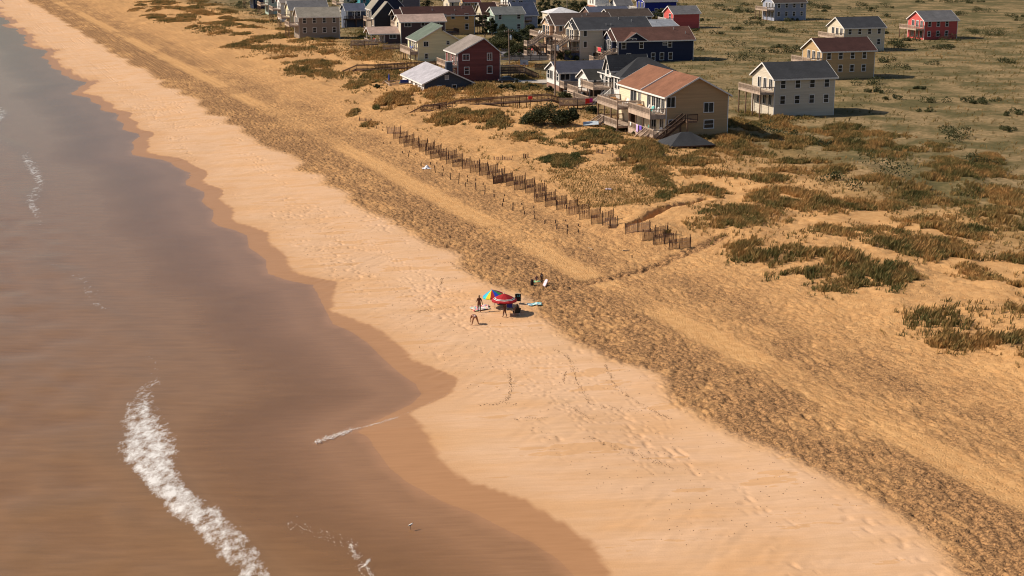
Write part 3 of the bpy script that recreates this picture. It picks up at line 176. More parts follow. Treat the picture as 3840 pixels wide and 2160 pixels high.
# ------------------------------------------------------------------ helpers
COL = scene.collection
def tag(o, label=None, cat=None, group=None, kind=None):
    if label: o['label'] = label
    if cat: o['category'] = cat
    if group: o['group'] = group
    if kind: o['kind'] = kind
    return o
def link(o, parent=None):
    COL.objects.link(o)
    if parent is not None: o.parent = parent
    return o
def empty(name, loc=(0, 0, 0), rz=0, label=None, cat=None, group=None):
    o = bpy.data.objects.new(name, None); o.location = loc; o.rotation_euler = (0, 0, rz); o.empty_display_size = .3
    link(o); return tag(o, label, cat, group)
def copy_tree(o, parent=None):
    c = o.copy(); link(c, parent)
    for ch in o.children: copy_tree(ch, c)
    return c
class MB:
    """collects faces; build() links them as one mesh object"""
    def __init__(s, off=(0, 0, 0)): s.v = []; s.f = []; s.m = []; s.o = off
    def add(s, vs, fs, mi=0):
        n = len(s.v); ox, oy, oz = s.o
        s.v += [(x+ox, y+oy, z+oz) for x, y, z in vs]
        s.f += [tuple(i+n for i in f) for f in fs]; s.m += [mi]*len(fs)
        return s
    def box(s, x0, x1, y0, y1, z0, z1, mi=0):
        return s.add([(x0, y0, z0), (x1, y0, z0), (x1, y1, z0), (x0, y1, z0), (x0, y0, z1), (x1, y0, z1), (x1, y1, z1), (x0, y1, z1)],
                     [(0, 3, 2, 1), (4, 5, 6, 7), (0, 1, 5, 4), (1, 2, 6, 5), (2, 3, 7, 6), (3, 0, 4, 7)], mi)
    def quad(s, a, b, c, d, mi=0): return s.add([a, b, c, d], [(0, 1, 2, 3)], mi)
    def bar(s, p, q, w, h=None, mi=0, up=(0, 0, 1)):
        """a rectangular bar from p to q"""
        p, q = Vector(p), Vector(q); d = (q-p).normalized(); h = h or w
        u = Vector(up)
        if abs(d.dot(u)) > .99: u = Vector((1, 0, 0))
        a = d.cross(u).normalized()*(w/2); b = a.cross(d).normalized()*(h/2)
        P = [p-a-b, p+a-b, p+a+b, p-a+b, q-a-b, q+a-b, q+a+b, q-a+b]
        return s.add([tuple(t) for t in P], [(0, 3, 2, 1), (4, 5, 6, 7), (0, 1, 5, 4), (1, 2, 6, 5), (2, 3, 7, 6), (3, 0, 4, 7)], mi)
    def tube(s, p, q, r0, r1=None, n=8, mi=0):
        p, q = Vector(p), Vector(q); r1 = r0 if r1 is None else r1
        d = (q-p).normalized(); u = Vector((0, 0, 1)) if abs(d.z) < .95 else Vector((1, 0, 0))
        a = d.cross(u).normalized(); b = a.cross(d)
        V = []
        for k in range(n):
            t = 2*math.pi*k/n; e = a*math.cos(t)+b*math.sin(t)
            V += [tuple(p+e*r0), tuple(q+e*r1)]
        F = [(2*k, 2*((k+1) % n), 2*((k+1) % n)+1, 2*k+1) for k in range(n)]
        F += [tuple(2*k for k in range(n))[::-1], tuple(2*k+1 for k in range(n))]
        return s.add(V, F, mi)
    def lathe(s, prof, n=12, c=(0, 0, 0), mi=0):
        V = []; F = []
        for r, z in prof:
            for k in range(n):
                t = 2*math.pi*k/n; V.append((c[0]+r*math.cos(t), c[1]+r*math.sin(t), c[2]+z))
        for i in range(len(prof)-1):
            for k in range(n):
                F.append((i*n+k, i*n+(k+1) % n, (i+1)*n+(k+1) % n, (i+1)*n+k))
        return s.add(V, F, mi)
    def extrude(s, poly, axis, t0, t1, mi=0):
        """closed 2-D polygon (q, z) pushed along axis 'X' or 'Y'"""
        n = len(poly)
        if axis == 'X': V = [(t0, q, z) for q, z in poly]+[(t1, q, z) for q, z in poly]
        else: V = [(q, t0, z) for q, z in poly]+[(q, t1, z) for q, z in poly]
        F = [(k, (k+1) % n, n+(k+1) % n, n+k) for k in range(n)]+[tuple(range(n))[::-1], tuple(range(n, 2*n))]
        return s.add(V, F, mi)
    def mesh(s, name, mats, smooth=False):
        me = bpy.data.meshes.new(name); me.from_pydata(s.v, [], s.f)
        for m in (mats if isinstance(mats, (list, tuple)) else [mats]): me.materials.append(m)
        if any(s.m): me.polygons.foreach_set('material_index', s.m)
        if smooth: me.polygons.foreach_set('use_smooth', [True]*len(me.polygons))
        me.update(); return me
    def build(s, name, mats, parent=None, smooth=False):
        o = bpy.data.objects.new(name, s.mesh(name, mats, smooth)); return link(o, parent)
# ------------------------------------------------------------------ materials
MATS = {}
def nodemat(name):
    m = bpy.data.materials.new(name); m.use_nodes = True
    nt = m.node_tree; return m, nt, nt.nodes, nt.links, nt.nodes['Principled BSDF']
def mix_rgb(N, L, fac, a, b, mode='MIX'):
    n = N.new('ShaderNodeMix'); n.data_type = 'RGBA'; n.blend_type = mode
    for s, v in ((0, fac), (6, a), (7, b)):
        if hasattr(v, 'is_output') or hasattr(v, 'links'): L.new(v, n.inputs[s])
        elif s == 0: n.inputs[0].default_value = v
        else: n.inputs[s].default_value = (*v, 1) if len(v) == 3 else v
    return n.outputs[2]
def noise(N, L, vec, scale, detail=3, rough=.55):
    n = N.new('ShaderNodeTexNoise'); n.inputs['Scale'].default_value = scale; n.inputs['Detail'].default_value = detail
    n.inputs['Roughness'].default_value = rough
    if vec is not None: L.new(vec, n.inputs['Vector'])
    return n.outputs[0]
def ramp(N, L, fac, a, b, ca=(0, 0, 0, 1), cb=(1, 1, 1, 1)):
    r = N.new('ShaderNodeValToRGB'); r.color_ramp.elements[0].position = a; r.color_ramp.elements[1].position = b
    r.color_ramp.elements[0].color = ca; r.color_ramp.elements[1].color = cb; L.new(fac, r.inputs[0]); return r.outputs[0]
def bump(N, L, h, strength, dist, bsdf):
    b = N.new('ShaderNodeBump'); b.inputs['Strength'].default_value = strength; b.inputs['Distance'].default_value = dist
    L.new(h, b.inputs['Height']); L.new(b.outputs[0], bsdf.inputs['Normal']); return b
def paint(name, col, rough=.75, var=.12, scale=.6, streak=True, spec=.3, courses=False, jitter=.08):
    """painted or natural surface: large weathered patches, fine grain, faint vertical streaks"""
    if name in MATS: return MATS[name]
    m, nt, N, L, P = nodemat(name)
    tc = N.new('ShaderNodeTexCoord').outputs['Object']
    mp = N.new('ShaderNodeMapping'); L.new(tc, mp.inputs[0]); mp.inputs['Scale'].default_value = (.12, .12, 4.2) if courses else (3.0, 3.0, .35) if streak else (1, 1, 1)
    a = noise(N, L, mp.outputs[0], scale*1.5, 5, .65); b = noise(N, L, tc, 9*scale, 3)
    dk = tuple(c*(1-2.2*var) for c in col); lt = tuple(min(1, c*(1+1.3*var)) for c in col)
    c1 = mix_rgb(N, L, ramp(N, L, a, .32, .7), dk, lt)
    c2 = mix_rgb(N, L, ramp(N, L, b, .3, .75), c1, mix_rgb(N, L, .25, c1, tuple(c*.75 for c in col)))
    oi = N.new('ShaderNodeObjectInfo').outputs['Random']                # alike pieces differ a little
    c2 = mix_rgb(N, L, 1.0, c2, ramp(N, L, oi, 0, 1, (1-2*jitter,)*3+(1,), (1, 1, 1, 1)), 'MULTIPLY')
    L.new(c2, P.inputs['Base Color']); P.inputs['Roughness'].default_value = rough
    P.inputs['Specular IOR Level'].default_value = spec
    bump(N, L, b, .25, .01, P)
    MATS[name] = m; return m
def shingles(name, col, var=.16):
    if name in MATS: return MATS[name]
    m, nt, N, L, P = nodemat(name)
    tc = N.new('ShaderNodeTexCoord').outputs['Object']
    a = noise(N, L, tc, .35, 5, .7); b = noise(N, L, tc, 5.5, 3, .7)
    br = N.new('ShaderNodeTexBrick'); br.inputs['Scale'].default_value = 1.0; br.inputs['Mortar Size'].default_value = .02
    br.inputs['Brick Width'].default_value = .6; br.inputs['Row Height'].default_value = .28
    br.inputs['Color1'].default_value = (1, 1, 1, 1); br.inputs['Color2'].default_value = (.72, .72, .72, 1); br.inputs['Mortar'].default_value = (.55, .55, .55, 1)
    L.new(tc, br.inputs['Vector'])
    dk = tuple(c*(1-1.8*var) for c in col); lt = tuple(min(1, c*(1+1.5*var)) for c in col)
    c1 = mix_rgb(N, L, ramp(N, L, a, .3, .7), dk, lt)
    c2 = mix_rgb(N, L, ramp(N, L, b, .25, .75), mix_rgb(N, L, .5, c1, tuple(c*.6 for c in col)), c1)
    c3 = mix_rgb(N, L, .6, c2, br.outputs[0], 'MULTIPLY')
    L.new(c3, P.inputs['Base Color']); P.inputs['Roughness'].default_value = .9; P.inputs['Specular IOR Level'].default_value = .2
    bump(N, L, b, .6, .03, P)
    MATS[name] = m; return m
def glass(name='window_glass'):
    if name in MATS: return MATS[name]
    m, nt, N, L, P = nodemat(name)
    oi = N.new('ShaderNodeObjectInfo').outputs['Random']
    L.new(ramp(N, L, oi, 0, 1, (.008, .010, .014, 1), (.03, .04, .048, 1)), P.inputs['Base Color'])
    P.inputs['Roughness'].default_value = .08; P.inputs['Specular IOR Level'].default_value = .4
    MATS[name] = m; return m
def plain(name, col, rough=.6, metal=0, spec=.4):
    if name in MATS: return MATS[name]
    m, nt, N, L, P = nodemat(name)
    tc = N.new('ShaderNodeTexCoord').outputs['Object']
    b = noise(N, L, tc, 6, 3)
    L.new(mix_rgb(N, L, ramp(N, L, b, .3, .7), tuple(c*.82 for c in col), tuple(min(1, c*1.1) for c in col)), P.inputs['Base Color'])
    P.inputs['Roughness'].default_value = rough; P.inputs['Metallic'].default_value = metal; P.inputs['Specular IOR Level'].default_value = spec
    MATS[name] = m; return m
def leafmat(name, c0, c1, c2):
    """foliage tinted by the per-leaf attribute 'tint' (0 dark green .. 1 gold)"""
    m, nt, N, L, P = nodemat(name)
    at = N.new('ShaderNodeAttribute'); at.attribute_name = 'tint'
    r = N.new('ShaderNodeValToRGB'); e = r.color_ramp.elements; e[0].color = (*c0, 1); e[1].color = (*c2, 1); x = e.new(.5); x.color = (*c1, 1)
    L.new(at.outputs['Fac'], r.inputs[0]); L.new(r.outputs[0], P.inputs['Base Color'])
    P.inputs['Roughness'].default_value = .7; P.inputs['Specular IOR Level'].default_value = .25
    tr = N.new('ShaderNodeBsdfTranslucent'); L.new(r.outputs[0], tr.inputs[0])
    mx = N.new('ShaderNodeMixShader'); mx.inputs[0].default_value = .25
    L.new(P.outputs[0], mx.inputs[1]); L.new(tr.outputs[0], mx.inputs[2]); L.new(mx.outputs[0], nt.nodes['Material Output'].inputs[0])
    MATS[name] = m; return m
WALLS = dict(navy_dull=(.06, .07, .095), white_wash=(.72, .72, .72), red=(.205, .06, .055), yellow=(.76, .68, .43), plum=(.10, .06, .062), plum_light=(.30, .22, .2),
    cream=(.62, .55, .42), ochre=(.64, .38, .15), ochre_pale=(.48, .33, .17), charcoal=(.035, .038, .05), charcoal_blue=(.035, .04, .075), driftwood=(.30, .24, .19), driftwood_dark=(.12, .095, .075),
    slate_wall=(.13, .12, .15), steel_blue=(.10, .12, .17), turquoise=(.05, .26, .32), pale_blue_grey=(.30, .33, .42), white_wall=(.74, .73, .70), mint=(.42, .54, .47),
    peach=(.68, .44, .28), beige=(.58, .52, .42), navy=(.016, .024, .06), sage_grey=(.20, .22, .17), sand_yellow=(.56, .40, .20), umber_wall=(.16, .09, .07), cobalt=(.008, .02, .22), coral=(.55, .10, .09), cream_warm=(.76, .66, .48), tan=(.52, .34, .18))
ROOFS = dict(pale_grey=(.50, .49, .54), taupe=(.30, .26, .235), sage=(.15, .19, .155), rose=(.52, .38, .32), maroon=(.075, .034, .03), ash=(.33, .30, .25), grey=(.17, .17, .18), slate=(.10, .115, .17),
    maroon_red=(.13, .035, .03), grey_mid=(.17, .18, .18), blue_slate=(.055, .07, .12), umber=(.10, .07, .06), asphalt=(.058, .062, .072), russet=(.15, .075, .06), slate_blue=(.075, .08, .11), charcoal_roof=(.055, .058, .065),
    moss_roof=(.05, .05, .045), terracotta=(.27, .125, .075), white_roof=(.75, .75, .78), umber_dark=(.085, .065, .055), pale_blue=(.30, .33, .38))
def wallmat(k): return paint('siding_'+k, WALLS[k], .7, .085, courses=True, jitter=.13 if k == 'red' else .02)
def roofmat(k): return shingles('shingles_'+k, ROOFS[k])
TRIM = paint('white_trim', (.8, .78, .75), .55, .06)
WOOD = paint('weathered_wood', (.20, .125, .085), .85, .2)
WOODP = paint('pale_weathered_wood', (.50, .385, .30), .85, .16)
WOODD = paint('dark_old_wood', (.085, .05, .035), .9, .2)
GLASS = glass(); METAL = plain('galvanised_metal', (.45, .46, .48), .4, .6)

# ------------------------------------------------------------------ ground: one sheet from the sea bed to the horizon
def lines(segs):
    out = []
    for a, b, st in segs: out += list(np.arange(a, b, st))
    return np.array(out+[segs[-1][1]])
def build_ground():
    cl = np.concatenate([[-3000, -1500, -700, -350, -200, -120, -70], lines([(-40, 26, 3), (26, 40, .4), (40, 80, .13), (80, 98, .24), (98, 135, .5), (135, 200, 3), (200, 460, 10)]), [600, 900, 1500, 3000, 6000]])
    al = np.concatenate([[2500, 900, 300, 100, 0], -lines([(40, 62, 3), (62, 100, .24), (100, 180, .19), (180, 290, .34), (290, 360, .8), (360, 700, 5)]), [-800, -1000, -1400, -2200, -4000, -7000]])
    Cg, Ag = np.meshgrid(cl, al, indexing='ij')
    X, Y = to_xy(Cg, Ag)
    Z = ground_h(X, Y, True)
    order = np.argsort(al); als = al[order]
    for P in TRAILS:                                               # single footprints along the walkers' trails
        side = 1
        for (x0, y0), (x1, y1) in zip(P[:-1], P[1:]):
            ln = math.hypot(x1-x0, y1-y0); n = int(ln/.62); nx, ny = -(y1-y0)/ln, (x1-x0)/ln
            for k in range(n):
                side = -side; t = (k+random.uniform(-.2, .2))/n; o = side*.13+random.gauss(0, .22)
                if random.random() < .15: continue
                fc, fa = to_ca(x0+(x1-x0)*t+nx*o, y0+(y1-y0)*t+ny*o)
                i0, i1 = np.searchsorted(cl, [fc-.4, fc+.4]); j0, j1 = np.searchsorted(als, [fa-.5, fa+.5])
                if i1 <= i0 or j1 <= j0: continue
                jj = order[j0:j1]; dc = (cl[i0:i1]-fc)[:, None]; da = (al[jj]-fa)[None, :]; r2_ = (dc/.13)**2+(da/.2)**2
                Z[np.ix_(range(i0, i1), jj)] += -.07*np.exp(-r2_)+.018*np.exp(-(np.sqrt(r2_)-1.7)**2*2)
    nc, na = Cg.shape
    co = np.stack([X, Y, Z], -1).reshape(-1, 3)
    idx = np.arange(nc*na).reshape(nc, na)
    q = np.stack([idx[:-1, :-1], idx[1:, :-1], idx[1:, 1:], idx[:-1, 1:]], -1).reshape(-1, 4)
    me = np_mesh('ground', co, q)
    wet = sstep(.25, -.12, poly_sd(X, Y, WET)+.18*vnoise(X/.9, Y/1.3, 41)+.1*vnoise(X/.3, Y/.4, 42)).ravel()
    damp = sstep(3.5, 0, poly_sd(X, Y, WET)+1.2*vnoise(X/5, Y/7, 43)).ravel()
    c = Cg
    soft = sstep(53.2+1.4*vnoise(Ag/7, c/50, 9), 55.6+1.4*vnoise(Ag/7, c/50, 9), c)
    tw = c-64.7-.25*vnoise(Ag/20, 0*Ag, 5); coarse_shade = (soft*(.72+.28*sstep(66, 60, c))*(.42+.58*sstep(82, 68, c))*sstep(104, 84, c)*(.95+.35*vnoise(c/4, Ag/8, 44)+.3*vnoise(c/1.3, Ag/2.5, 46)+.35*vnoise(c/.35, Ag/.8, 47))*(1-.85*np.exp(-(tw/1.75)**6)*(.35+.65*sstep(-.45, -.1, vnoise(Ag/16+3, 0*Ag, 6))))).ravel()  # darker churned sand, with footprint shade painted into its tone
    coarse_shade = np.maximum(coarse_shade, 1.6*np.exp(-(line_sd(X, Y, PATHLINE)/1.0)**2).ravel()*sstep(53, 57, c).ravel())  # shade of the trodden path painted in as darker sand
    soil = (sstep(103, 128, c+6*vnoise(c/9, Ag/9, 45))).ravel()
    bed = sstep(.2, -1.3, poly_sd(X, Y, WATER)+.5*vnoise(X/1.6, Y/2.4, 48)+.25*vnoise(X/.5, Y/.8, 49)).ravel()
    for n, v in (('bed', bed), ('wet', wet), ('damp', damp), ('soft', soft.ravel()), ('coarse_shade', np.clip(coarse_shade, 0, 1)), ('soil', soil)):
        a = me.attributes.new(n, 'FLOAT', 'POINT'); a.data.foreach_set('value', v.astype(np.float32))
    m, nt, N, L, P = nodemat('sand')
    def A(n):
        x = N.new('ShaderNodeAttribute'); x.attribute_name = n; return x.outputs['Fac']
    pos = N.new('ShaderNodeNewGeometry').outputs['Position']
    big = noise(N, L, pos, .12, 4); mid = noise(N, L, pos, 1.1, 4, .65); fine = noise(N, L, pos, 9, 3, .7); grit = noise(N, L, pos, 4.2, 3, .75)
    mp = N.new('ShaderNodeMapping'); L.new(pos, mp.inputs[0]); mp.inputs['Rotation'].default_value = (0, 0, R(-52)); mp.inputs['Scale'].default_value = (.25, 2.2, 1)
    streak = noise(N, L, mp.outputs[0], 1.3, 4, .6)
    firm = mix_rgb(N, L, ramp(N, L, big, .35, .68), (.61, .36, .185), (.60, .39, .235))
    mp2 = N.new('ShaderNodeMapping'); L.new(pos, mp2.inputs[0]); mp2.inputs['Rotation'].default_value = (0, 0, R(68)); mp2.inputs['Scale'].default_value = (.05, .30, 1)
    band = noise(N, L, mp2.outputs[0], 1.0, 5, .6)
    firm = mix_rgb(N, L, ramp(N, L, band, .38, .66), firm, (.645, .43, .28))
    firm = mix_rgb(N, L, ramp(N, L, band, .60, .28), firm, mix_rgb(N, L, .55, firm, (.55, .30, .12)))
    firm = mix_rgb(N, L, ramp(N, L, streak, .35, .7), mix_rgb(N, L, .28, firm, (.40, .25, .14)), firm)
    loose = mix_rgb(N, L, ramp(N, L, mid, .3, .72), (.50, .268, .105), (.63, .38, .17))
    loose = mix_rgb(N, L, A('coarse_shade'), loose, mix_rgb(N, L, ramp(N, L, grit, .40, .60), (.135, .075, .037), (.42, .235, .105)))  # dark sand tones that also carry painted footprint and path shade
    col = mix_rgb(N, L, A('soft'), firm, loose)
    col = mix_rgb(N, L, A('damp'), col, mix_rgb(N, L, .35, col, (.47, .26, .12)))
    soilc = mix_rgb(N, L, ramp(N, L, mid, .35, .65), mix_rgb(N, L, ramp(N, L, big, .4, .6), (.085, .075, .032), (.16, .12, .055)), mix_rgb(N, L, ramp(N, L, big, .42, .58), (.14, .115, .05), (.34, .24, .125)))
    col = mix_rgb(N, L, A('soil'), col, soilc)
    wetc = mix_rgb(N, L, ramp(N, L, streak, .3, .7), (.37, .19, .082), (.42, .22, .10))
    col = mix_rgb(N, L, A('wet'), col, wetc)
    col = mix_rgb(N, L, A('bed'), col, mix_rgb(N, L, ramp(N, L, streak, .3, .7), (.28, .142, .056), (.345, .18, .076)))
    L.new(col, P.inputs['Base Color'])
    rr = N.new('ShaderNodeMapRange'); L.new(A('wet'), rr.inputs[0]); rr.inputs[3].default_value = .95; rr.inputs[4].default_value = .42
    L.new(rr.outputs[0], P.inputs['Roughness'])
    sp = N.new('ShaderNodeMapRange'); L.new(A('wet'), sp.inputs[0]); sp.inputs[3].default_value = .1; sp.inputs[4].default_value = .4
    L.new(sp.outputs[0], P.inputs['Specular IOR Level'])
    inv = N.new('ShaderNodeMapRange'); L.new(A('wet'), inv.inputs[0]); inv.inputs[3].default_value = .8; inv.inputs[4].default_value = .03
    vo = N.new('ShaderNodeTexVoronoi'); vo.inputs['Scale'].default_value = 4.4; L.new(pos, vo.inputs['Vector'])
    pit = ramp(N, L, vo.outputs['Distance'], .05, .42)
    hgt = mix_rgb(N, L, .4, mix_rgb(N, L, .5, grit, mid), pit)
    mp4 = N.new('ShaderNodeMapping'); L.new(pos, mp4.inputs[0]); mp4.inputs['Rotation'].default_value = (0, 0, R(14)); mp4.inputs['Scale'].default_value = (.55, 3.4, 1)
    rpl = noise(N, L, mp4.outputs[0], 1.0, 4, .65)
    b = bump(N, L, mix_rgb(N, L, A('soft'), mix_rgb(N, L, .75, fine, rpl), hgt), .5, .16, P); sf = N.new('ShaderNodeMapRange'); L.new(A('soft'), sf.inputs[0]); sf.inputs[3].default_value = .6; sf.inputs[4].default_value = 1.0
    ms = N.new('ShaderNodeMath'); ms.operation = 'MULTIPLY'; L.new(inv.outputs[0], ms.inputs[0]); L.new(sf.outputs[0], ms.inputs[1]); L.new(ms.outputs[0], b.inputs['Strength'])
    me.materials.append(m)
    me.polygons.foreach_set('use_smooth', np.ones(len(me.polygons), bool))
    o = bpy.data.objects.new('ground', me); link(o); return tag(o, kind='structure')
def np_mesh(name, co, q):
    me = bpy.data.meshes.new(name); k = q.shape[1]
    me.vertices.add(len(co)); me.vertices.foreach_set('co', co.astype(np.float32).ravel())
    me.loops.add(len(q)*k); me.loops.foreach_set('vertex_index', q.astype(np.int32).ravel())
    me.polygons.add(len(q)); me.polygons.foreach_set('loop_start', np.arange(0, len(q)*k, k, dtype=np.int32))
    me.update(calc_edges=True); return me
build_ground()
def gz(x, y): return float(ground_h(np.array([x]), np.array([y]))[0])
# ------------------------------------------------------------------ sea
def build_water():
    cl = np.concatenate([[-3000, -1200, -500, -250], lines([(-150, -50, 2.0), (-50, 24, .45), (24, 44, .3)])])
    al = np.concatenate([[300, 100], -lines([(20, 62, 2), (62, 200, .6), (200, 420, 2.5), (420, 900, 10)]), [-1500, -3000, -7000]])
    Cg, Ag = np.meshgrid(cl, al, indexing='ij'); X, Y = to_xy(Cg, Ag)
    g = ground_h(X, Y)
    w = sstep(24, 2, Cg)
    ph = Cg*.42+1.7*vnoise(Ag/26, Cg/40, 51)+.5*vnoise(Ag/9, Cg/9, 52)
    crest = np.maximum(0, np.cos(ph))**3
    Z = w*(.38*crest*(.55+.45*vnoise(Ag/18, Cg/6, 53))+.08*vnoise(Cg/2.2, Ag/3.5, 54)) + .006*vnoise(Cg/1.1, Ag/1.6, 55)*sstep(36, 28, Cg)
    depth = np.clip(Z-g, 0, 3)
    foam = sstep(27, 14, Cg)*np.clip(crest*(.75+.45*vnoise(Ag/30, Cg/9, 56))+.5*np.maximum(0, np.cos(ph-.75))**2*(.5+.5*vnoise(Ag/20, Cg/9, 57)), 0, 1)
    edge = 0*foam
    nc, na = Cg.shape
    co = np.stack([X, Y, Z], -1).reshape(-1, 3); idx = np.arange(nc*na).reshape(nc, na)
    q = np.stack([idx[:-1, :-1], idx[1:, :-1], idx[1:, 1:], idx[:-1, 1:]], -1).reshape(-1, 4)
    keep = (g.ravel()[q] < .02).any(1)
    me = np_mesh('sea_water', co, q[keep])
    for n, v in (('depth', depth), ('foam', foam)):
        a = me.attributes.new(n, 'FLOAT', 'POINT'); a.data.foreach_set('value', v.ravel().astype(np.float32))
    m, nt, N, L, P = nodemat('sea_water')
    pos = N.new('ShaderNodeNewGeometry').outputs['Position']
    d = N.new('ShaderNodeAttribute'); d.attribute_name = 'depth'; f = N.new('ShaderNodeAttribute'); f.attribute_name = 'foam'
    mp = N.new('ShaderNodeMapping'); L.new(pos, mp.inputs[0]); mp.inputs['Rotation'].default_value = (0, 0, R(-10)); mp.inputs['Scale'].default_value = (.35, 1.6, 1)
    n1 = noise(N, L, mp.outputs[0], .8, 4); n2 = noise(N, L, pos, 3.2, 4, .7)
    mud = mix_rgb(N, L, ramp(N, L, n1, .3, .7), (.23, .12, .05), (.285, .15, .064))
    deep = mix_rgb(N, L, ramp(N, L, d.outputs['Fac'], .35, 1.2), mud, (.09, .085, .06))
    P.inputs['Roughness'].default_value = .12; P.inputs['IOR'].default_value = 1.33; P.inputs['Specular IOR Level'].default_value = .3
    mp3 = N.new('ShaderNodeMapping'); L.new(pos, mp3.inputs[0]); mp3.inputs['Rotation'].default_value = (0, 0, R(-22)); mp3.inputs['Scale'].default_value = (1.0, .45, 1)
    n3 = noise(N, L, mp3.outputs[0], 1.1, 6, .8)
    sub = N.new('ShaderNodeMath'); sub.operation = 'SUBTRACT'; fs = N.new('ShaderNodeMath'); fs.operation = 'MULTIPLY'; fs.inputs[1].default_value = .64; L.new(f.outputs['Fac'], fs.inputs[0]); L.new(fs.outputs[0], sub.inputs[0]); L.new(n3, sub.inputs[1])
    lace = ramp(N, L, sub.outputs[0], .0, .22)
    L.new(mix_rgb(N, L, lace, deep, (.8, .78, .75)), P.inputs['Base Color'])
    hh = mix_rgb(N, L, .5, n1, n2)
    bump(N, L, hh, .3, .08, P)
    geo = N.new('ShaderNodeNewGeometry'); dt = N.new('ShaderNodeVectorMath'); dt.operation = 'DOT_PRODUCT'; L.new(geo.outputs['Normal'], dt.inputs[0]); L.new(geo.outputs['Incoming'], dt.inputs[1])
    def mth(op, x, y=None):
        n = N.new('ShaderNodeMath'); n.operation = op
        for i, v in enumerate((x, y)):
            if v is None: continue
            if isinstance(v, (int, float)): n.inputs[i].default_value = v
            else: L.new(v, n.inputs[i])
        return n.outputs[0]
    sch = mth('ADD', mth('MULTIPLY', mth('POWER', mth('SUBTRACT', 1.0, mth('ABSOLUTE', dt.outputs['Value'])), 5.0), .9), .02)
    gl = N.new('ShaderNodeBsdfGlossy'); gl.inputs['Roughness'].default_value = .1; gl.inputs['Color'].default_value = (.62, .62, .62, 1)
    b2 = N.new('ShaderNodeBump'); b2.inputs['Strength'].default_value = .10; b2.inputs['Distance'].default_value = .03; L.new(hh, b2.inputs['Height']); L.new(b2.outputs[0], gl.inputs['Normal'])
    tr = N.new('ShaderNodeBsdfTransparent'); clear = N.new('ShaderNodeMixShader'); L.new(sch, clear.inputs[0]); L.new(tr.outputs[0], clear.inputs[1]); L.new(gl.outputs[0], clear.inputs[2])
    mx = N.new('ShaderNodeMixShader')                              # clear film at the edge, silty brown where it is deeper
    L.new(ramp(N, L, d.outputs['Fac'], .10, .42), mx.inputs[0]); L.new(clear.outputs[0], mx.inputs[1]); L.new(P.outputs[0], mx.inputs[2])
    L.new(mx.outputs[0], nt.nodes['Material Output'].inputs[0])
    me.materials.append(m); me.polygons.foreach_set('use_smooth', np.ones(len(me.polygons), bool))
    o = bpy.data.objects.new('sea_water', me); link(o); tag(o, kind='structure')
build_water()
def build_foam():
    V = []; F = []
    def fleck(x, y, r, z_):
        n = 6; k = len(V); z = z_; a0 = random.random()*6.3; st = random.uniform(.35, 1)
        ca, sa = math.cos(a0*.3-.4), math.sin(a0*.3-.4)
        for i in range(n):
            t = i*math.pi*2/n; rr = r*random.uniform(.6, 1.2); u, v = rr*math.cos(t), rr*st*math.sin(t)
            V.append((x+u*ca-v*sa, y+u*sa+v*ca, z))
        V.append((x, y, z+r*.35))
        for i in range(n): F.append((k+i, k+(i+1) % n, k+n))
    FL = []
    for pts, cnt, sp, r in FOAM:
        seg = [math.dist(pts[i], pts[i+1]) for i in range(len(pts)-1)]; tot = sum(seg)
        for _ in range(cnt):
            t = random.random()*tot; i = 0
            while i < len(seg)-1 and t > seg[i]: t -= seg[i]; i += 1
            u = t/seg[i]; x = pts[i][0]+(pts[i+1][0]-pts[i][0])*u; y = pts[i][1]+(pts[i+1][1]-pts[i][1])*u
            FL.append((x+random.gauss(0, sp*.35), y+random.gauss(0, sp), r*random.uniform(.4, 1.3)))
    zs = np.maximum(0, ground_h(np.array([q[0] for q in FL]), np.array([q[1] for q in FL])))+.012
    for q, z in zip(FL, zs): fleck(*q, float(z))
    me = bpy.data.meshes.new('sea_foam'); me.from_pydata(V, [], F); me.materials.append(plain('foam', (.85, .82, .78), .6))
    o = bpy.data.objects.new('sea_foam', me); link(o); tag(o, 'white lacy foam flecks on the shallow brown water', 'foam', kind='stuff')
build_foam()
def build_wrack():
    """seaweed and shell bits left along old swash lines"""
    X = []; Y = []
    for P in WRACK:
        for (x0, y0), (x1, y1) in zip(P[:-1], P[1:]):
            n = int(math.hypot(x1-x0, y1-y0)*14)
            for _ in range(n):
                t = random.random(); X.append(x0+(x1-x0)*t+random.gauss(0, .09)); Y.append(y0+(y1-y0)*t+random.gauss(0, .22))
    for _ in range(1500):
        a = -random.uniform(75, 190); c = random.uniform(41, 55); x, y = to_xy(c, a); X.append(x); Y.append(y)
    X = np.array(X); Y = np.array(Y); Z = ground_h(X, Y, True); V = []; F = []
    for x, y, z in zip(X, Y, Z):
        k = len(V); r = random.uniform(.018, .05); a = random.uniform(0, 6.3)
        for i in range(5): t = a+i*1.2566; q = r*random.uniform(.5, 1.3); V.append((x+q*math.cos(t), y+1.5*q*math.sin(t), z+.005))
        V.append((x, y, z+.02+r*.5)); F += [(k+i, k+(i+1) % 5, k+5) for i in range(5)]
    me = bpy.data.meshes.new('beach_wrack'); me.from_pydata(V, [], F); me.materials.append(plain('dry_seaweed', (.17, .10, .05), .9))
    o = bpy.data.objects.new('beach_wrack', me); link(o); tag(o, 'thin dark lines of seaweed and shell bits on the firm sand', 'seaweed', kind='stuff')
build_wrack()
